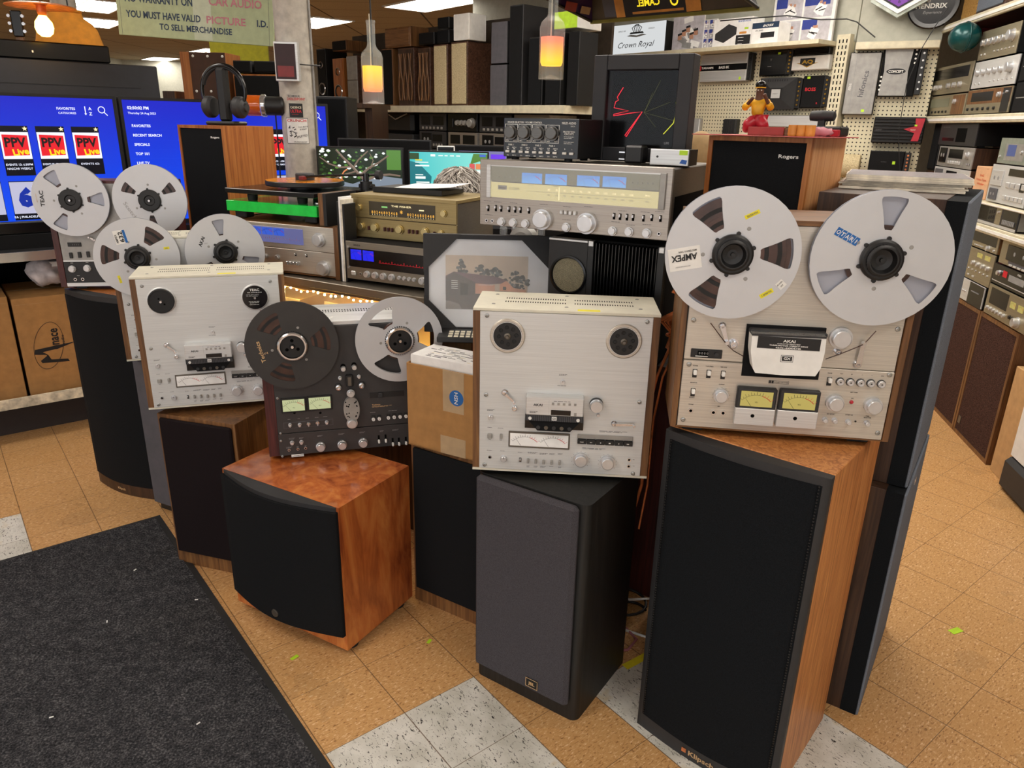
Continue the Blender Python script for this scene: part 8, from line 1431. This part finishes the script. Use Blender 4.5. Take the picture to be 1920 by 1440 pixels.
for nm, lb, s0, s1, z0, h, pan, body, sp, cat, sd in (
    ('stereo_component', 'small half silver half black component on the left brown speaker', sA+.005, sB-.01, .657, .115, 'alu_gx', 'black_matte', [('r', .74, .5, .5, .96, 'black_gloss')]+krow(4, .14, .38, .45, .04, 'chrome', 2)+brow(6, .62, .84, .62, .02, .04, 'grey'), 'amplifier', None),
    ('stereo_amplifier', 'champagne amplifier with two pale meters on the half silver component', sA+.0, sB+.02, .774, .165, 'champagne', 'black_matte', AMPV, 'amplifier', None),
    ('stereo_tuner', 'silver receiver with dark window and walnut sides just below the lowest cream shelf', sA-.0, sB+.02, .941, .100, 'champagne', 'dark_walnut', SL, 'tuner', 'walnut'),
    ('stereo_amplifier', 'large silver amplifier with a black window on the right brown speaker', sB+.03, sC+.04, .657, .150, 'champagne', 'black_matte', [('w', .30, .66, .44, .52, 'black_gloss'), ('v', .64, .68, .12, .2, 'meter_yellow'), ('v', .82, .68, .12, .2, 'meter_yellow')]+krow(6, .08, .50, .24, .06)+[('k', .82, .26, .15)]+krow(2, .64, .70, .3, .05, 'black', 2), 'amplifier', None),
    ('cassette_radio', 'brown and black radio with a red pointer between two silver units', sB+.03, sC+.04, .810, .100, 'black_gloss', 'rosewood', [('k', .16, .62, .12, 'chrome'), ('w', .30, .66, .1, .3, 'red_ink'), ('w', .58, .58, .36, .3, 'grey'), ('r', .5, .2, .96, .04, 'alu'), ('t', .62, .86, .08, 'STEREO', 'white')], 'radio', 'rosewood'),
    ('cassette_deck', 'silver top-loading cassette deck at the right edge on the brown radio', sB+.06, sC+.04, .913, .120, 'champagne', 'champagne', [('d', .5, .55, .62, .6), ('r', .5, .18, .5, .1, 'grey_dark')]+brow(4, .34, .66, .10, .07, .08, 'alu'), 'cassette deck', None)): low(nm, lb, s0, s1, z0, z0+h, pan, body, sp, cat, sd)
for k, (s0, s1) in enumerate(((sA, sB-.006), (sB, sC))):
    t = thing('floor_speaker', ('brown flecked-cloth floor speaker under the right shelves, farther of the pair', 'brown flecked-cloth floor speaker with a small badge under the right shelves, nearer of the pair')[k], 'speaker', at('R', s0, 0, .0), yaw('R'), 'brown floor speakers under the shelves'); W, H, D = s1-s0, .655, .28; obj('cabinet', G().box(0, W, .008, D, 0, H, 'walnut', .002).box(0, W, 0, .008, 0, .02, 'walnut').box(0, W, 0, .008, H-.02, H, 'walnut').box(0, .02, 0, .008, .02, H-.02, 'walnut').box(W-.02, W, 0, .008, .02, H-.02, 'walnut'), t); obj('grille', G().box(.02, W-.02, .003, .009, .02, H-.02, 'grille_fleck'), t)
    if k: obj('badge', G().box(.035, .065, -.001, .003, .06, .10, 'steel_dark', .001), t)
carton('R', sC+.05, 0, sC+.22, .52, .30, 'flat tan carton leaning upright beside the nearer brown speaker', .0, 'carton_light', flaps=False); carton('R', sC+.24, .16, sC+.75, .44, .3, 'white carton on a dark stand at the right edge', -.02, 'white', flaps=False)
single('low_stand', 'dark low stand under the white carton at the right edge', 'stand', G().box(0, .56, 0, .34, 0, .155, 'charcoal', .02), at('R', sC+.23, 0, -.04), yaw('R'))
# hanging bar lamp with a printed side at the top of the picture
t = thing('bar_lamp', 'dark hanging lamp seen from below with a bright printed side panel', 'lamp', at('LP', 0), yaw('LP')); W = .70
E0, E1 = .31, .10
def lq(g, pts, m): g.add(pts, [(0, 1, 2, 3)], m); g.add([(x, y+.003, z+.003) for x, y, z in pts], [(3, 2, 1, 0)], 'black')
g = G(); lq(g, [(0, 0, 0), (W, 0, 0), (W-.06, -E1, .2), (.06, -E1, .2)], 'lamp_picture'); lq(g, [(0, -E0, .05), (W, -E0, .05), (W-.06, -E0+E1, .22), (.06, -E0+E1, .22)], 'purple_dark'); lq(g, [(0, 0, 0), (0, -E0, .05), (.06, -E0+E1, .22), (.06, -E1, .2)], 'purple_dark'); lq(g, [(W, 0, 0), (W, -E0, .05), (W-.06, -E0+E1, .22), (W-.06, -E1, .2)], 'purple_dark'); g.box(.06, W-.06, -E0+E1, -E1, .215, .23, 'black')
g.box(-.004, W+.004, -.006, .006, -.008, .004, 'lamp_trim'); g.box(-.004, W+.004, -E0-.006, -E0+.006, .042, .054, 'black')
for x in (0, W): g.tube([(x, 0, 0), (x, -E0, .05)], .006, 'black', 6)
obj('hood', g, t); g = G(); B_ = lambda x0, x1, z0, z1, m, k=1: g.box(x0, x1, -.0008*k-.0005, -.0008*k, z0, z1, m)
B_(.07, .125, .01, .09, 'grey_dark'); B_(.125, .165, .006, .12, 'orange_wood'); B_(.165, .43, .004, .15, 'sticker_dark'); B_(.43, .49, .006, .13, 'orange_wood'); B_(.20, .42, .012, .02, 'orange_wood', 2); B_(.19, .40, .075, .09, 'red_wood', 2); B_(.22, .41, .10, .112, 'yellow', 2); B_(.24, .40, .125, .135, 'orange_wood', 2)
g.text('CAMEL', .275, .047, .022, 'tv_yellow', -.0018, bold=2, wid=.10, mirror=True); g.lathe([(.017, .0022), (.011, .0022)], (.385, 0, .045), 'y-', 'tv_yellow', 20)
g.v = [(x, y-z*.5-.004, z) for x, y, z in g.v]; obj('printed_panel', g, t)
g = G(); g.box(.004, .005, -.10, -.04, .02, .045, 'tan_fabric').box(.004, .005, -.20, -.13, .02, .05, 'red_wood'); g.v = [(x+z*.3+.002, y, z) for x, y, z in g.v]; obj('stickers', g, t)
for x in (.12, W-.12): obj('chain', G().tube([(x, -E0/2, .21), (x, -E0/2, CEIL-PL['LP'][2])], .003, 'grey_mid', 6), t)
g = G(); g.ell((0, 0, .0), (.055, .06, .11), 'tan_fabric', 20, 12); single('headrest', 'rounded beige headrest pad sticking up between the black display frame and the pale teak speaker', 'headrest', g, (0, 0, 0)) if 0 else None
t = thing('office_chair', 'chair with a rounded beige headrest and dark padded arm behind the large silver receiver', 'chair', (.70, 2.95, 0), .3); obj('headrest', G().ell((0, 0, 1.40), (.07, .06, .095), 'tan_fabric', 20, 12), t); obj('backrest', G().box(-.2, .2, .0, .07, .62, 1.28, 'charcoal', .03).box(-.02, .02, .02, .05, 1.26, 1.4, 'black'), t); obj('armrest', G().tube([(.08, -.06, 1.37), (.15, -.10, 1.33), (.19, -.12, 1.2), (.19, -.12, 1.0)], .035, 'display_grey', 12), t); obj('seat', G().box(-.24, .24, -.48, .02, .44, .54, 'charcoal', .03), t); obj('column', G().cyl((0, -.22, .05), .03, .4, 'z', 'black', 14), t)
for k in range(5): a = 2*PI*k/5; obj('leg', G().tube([(0, -.22, .08), (.28*math.cos(a), -.22+.28*math.sin(a), .03)], .018, 'black', 8), t)
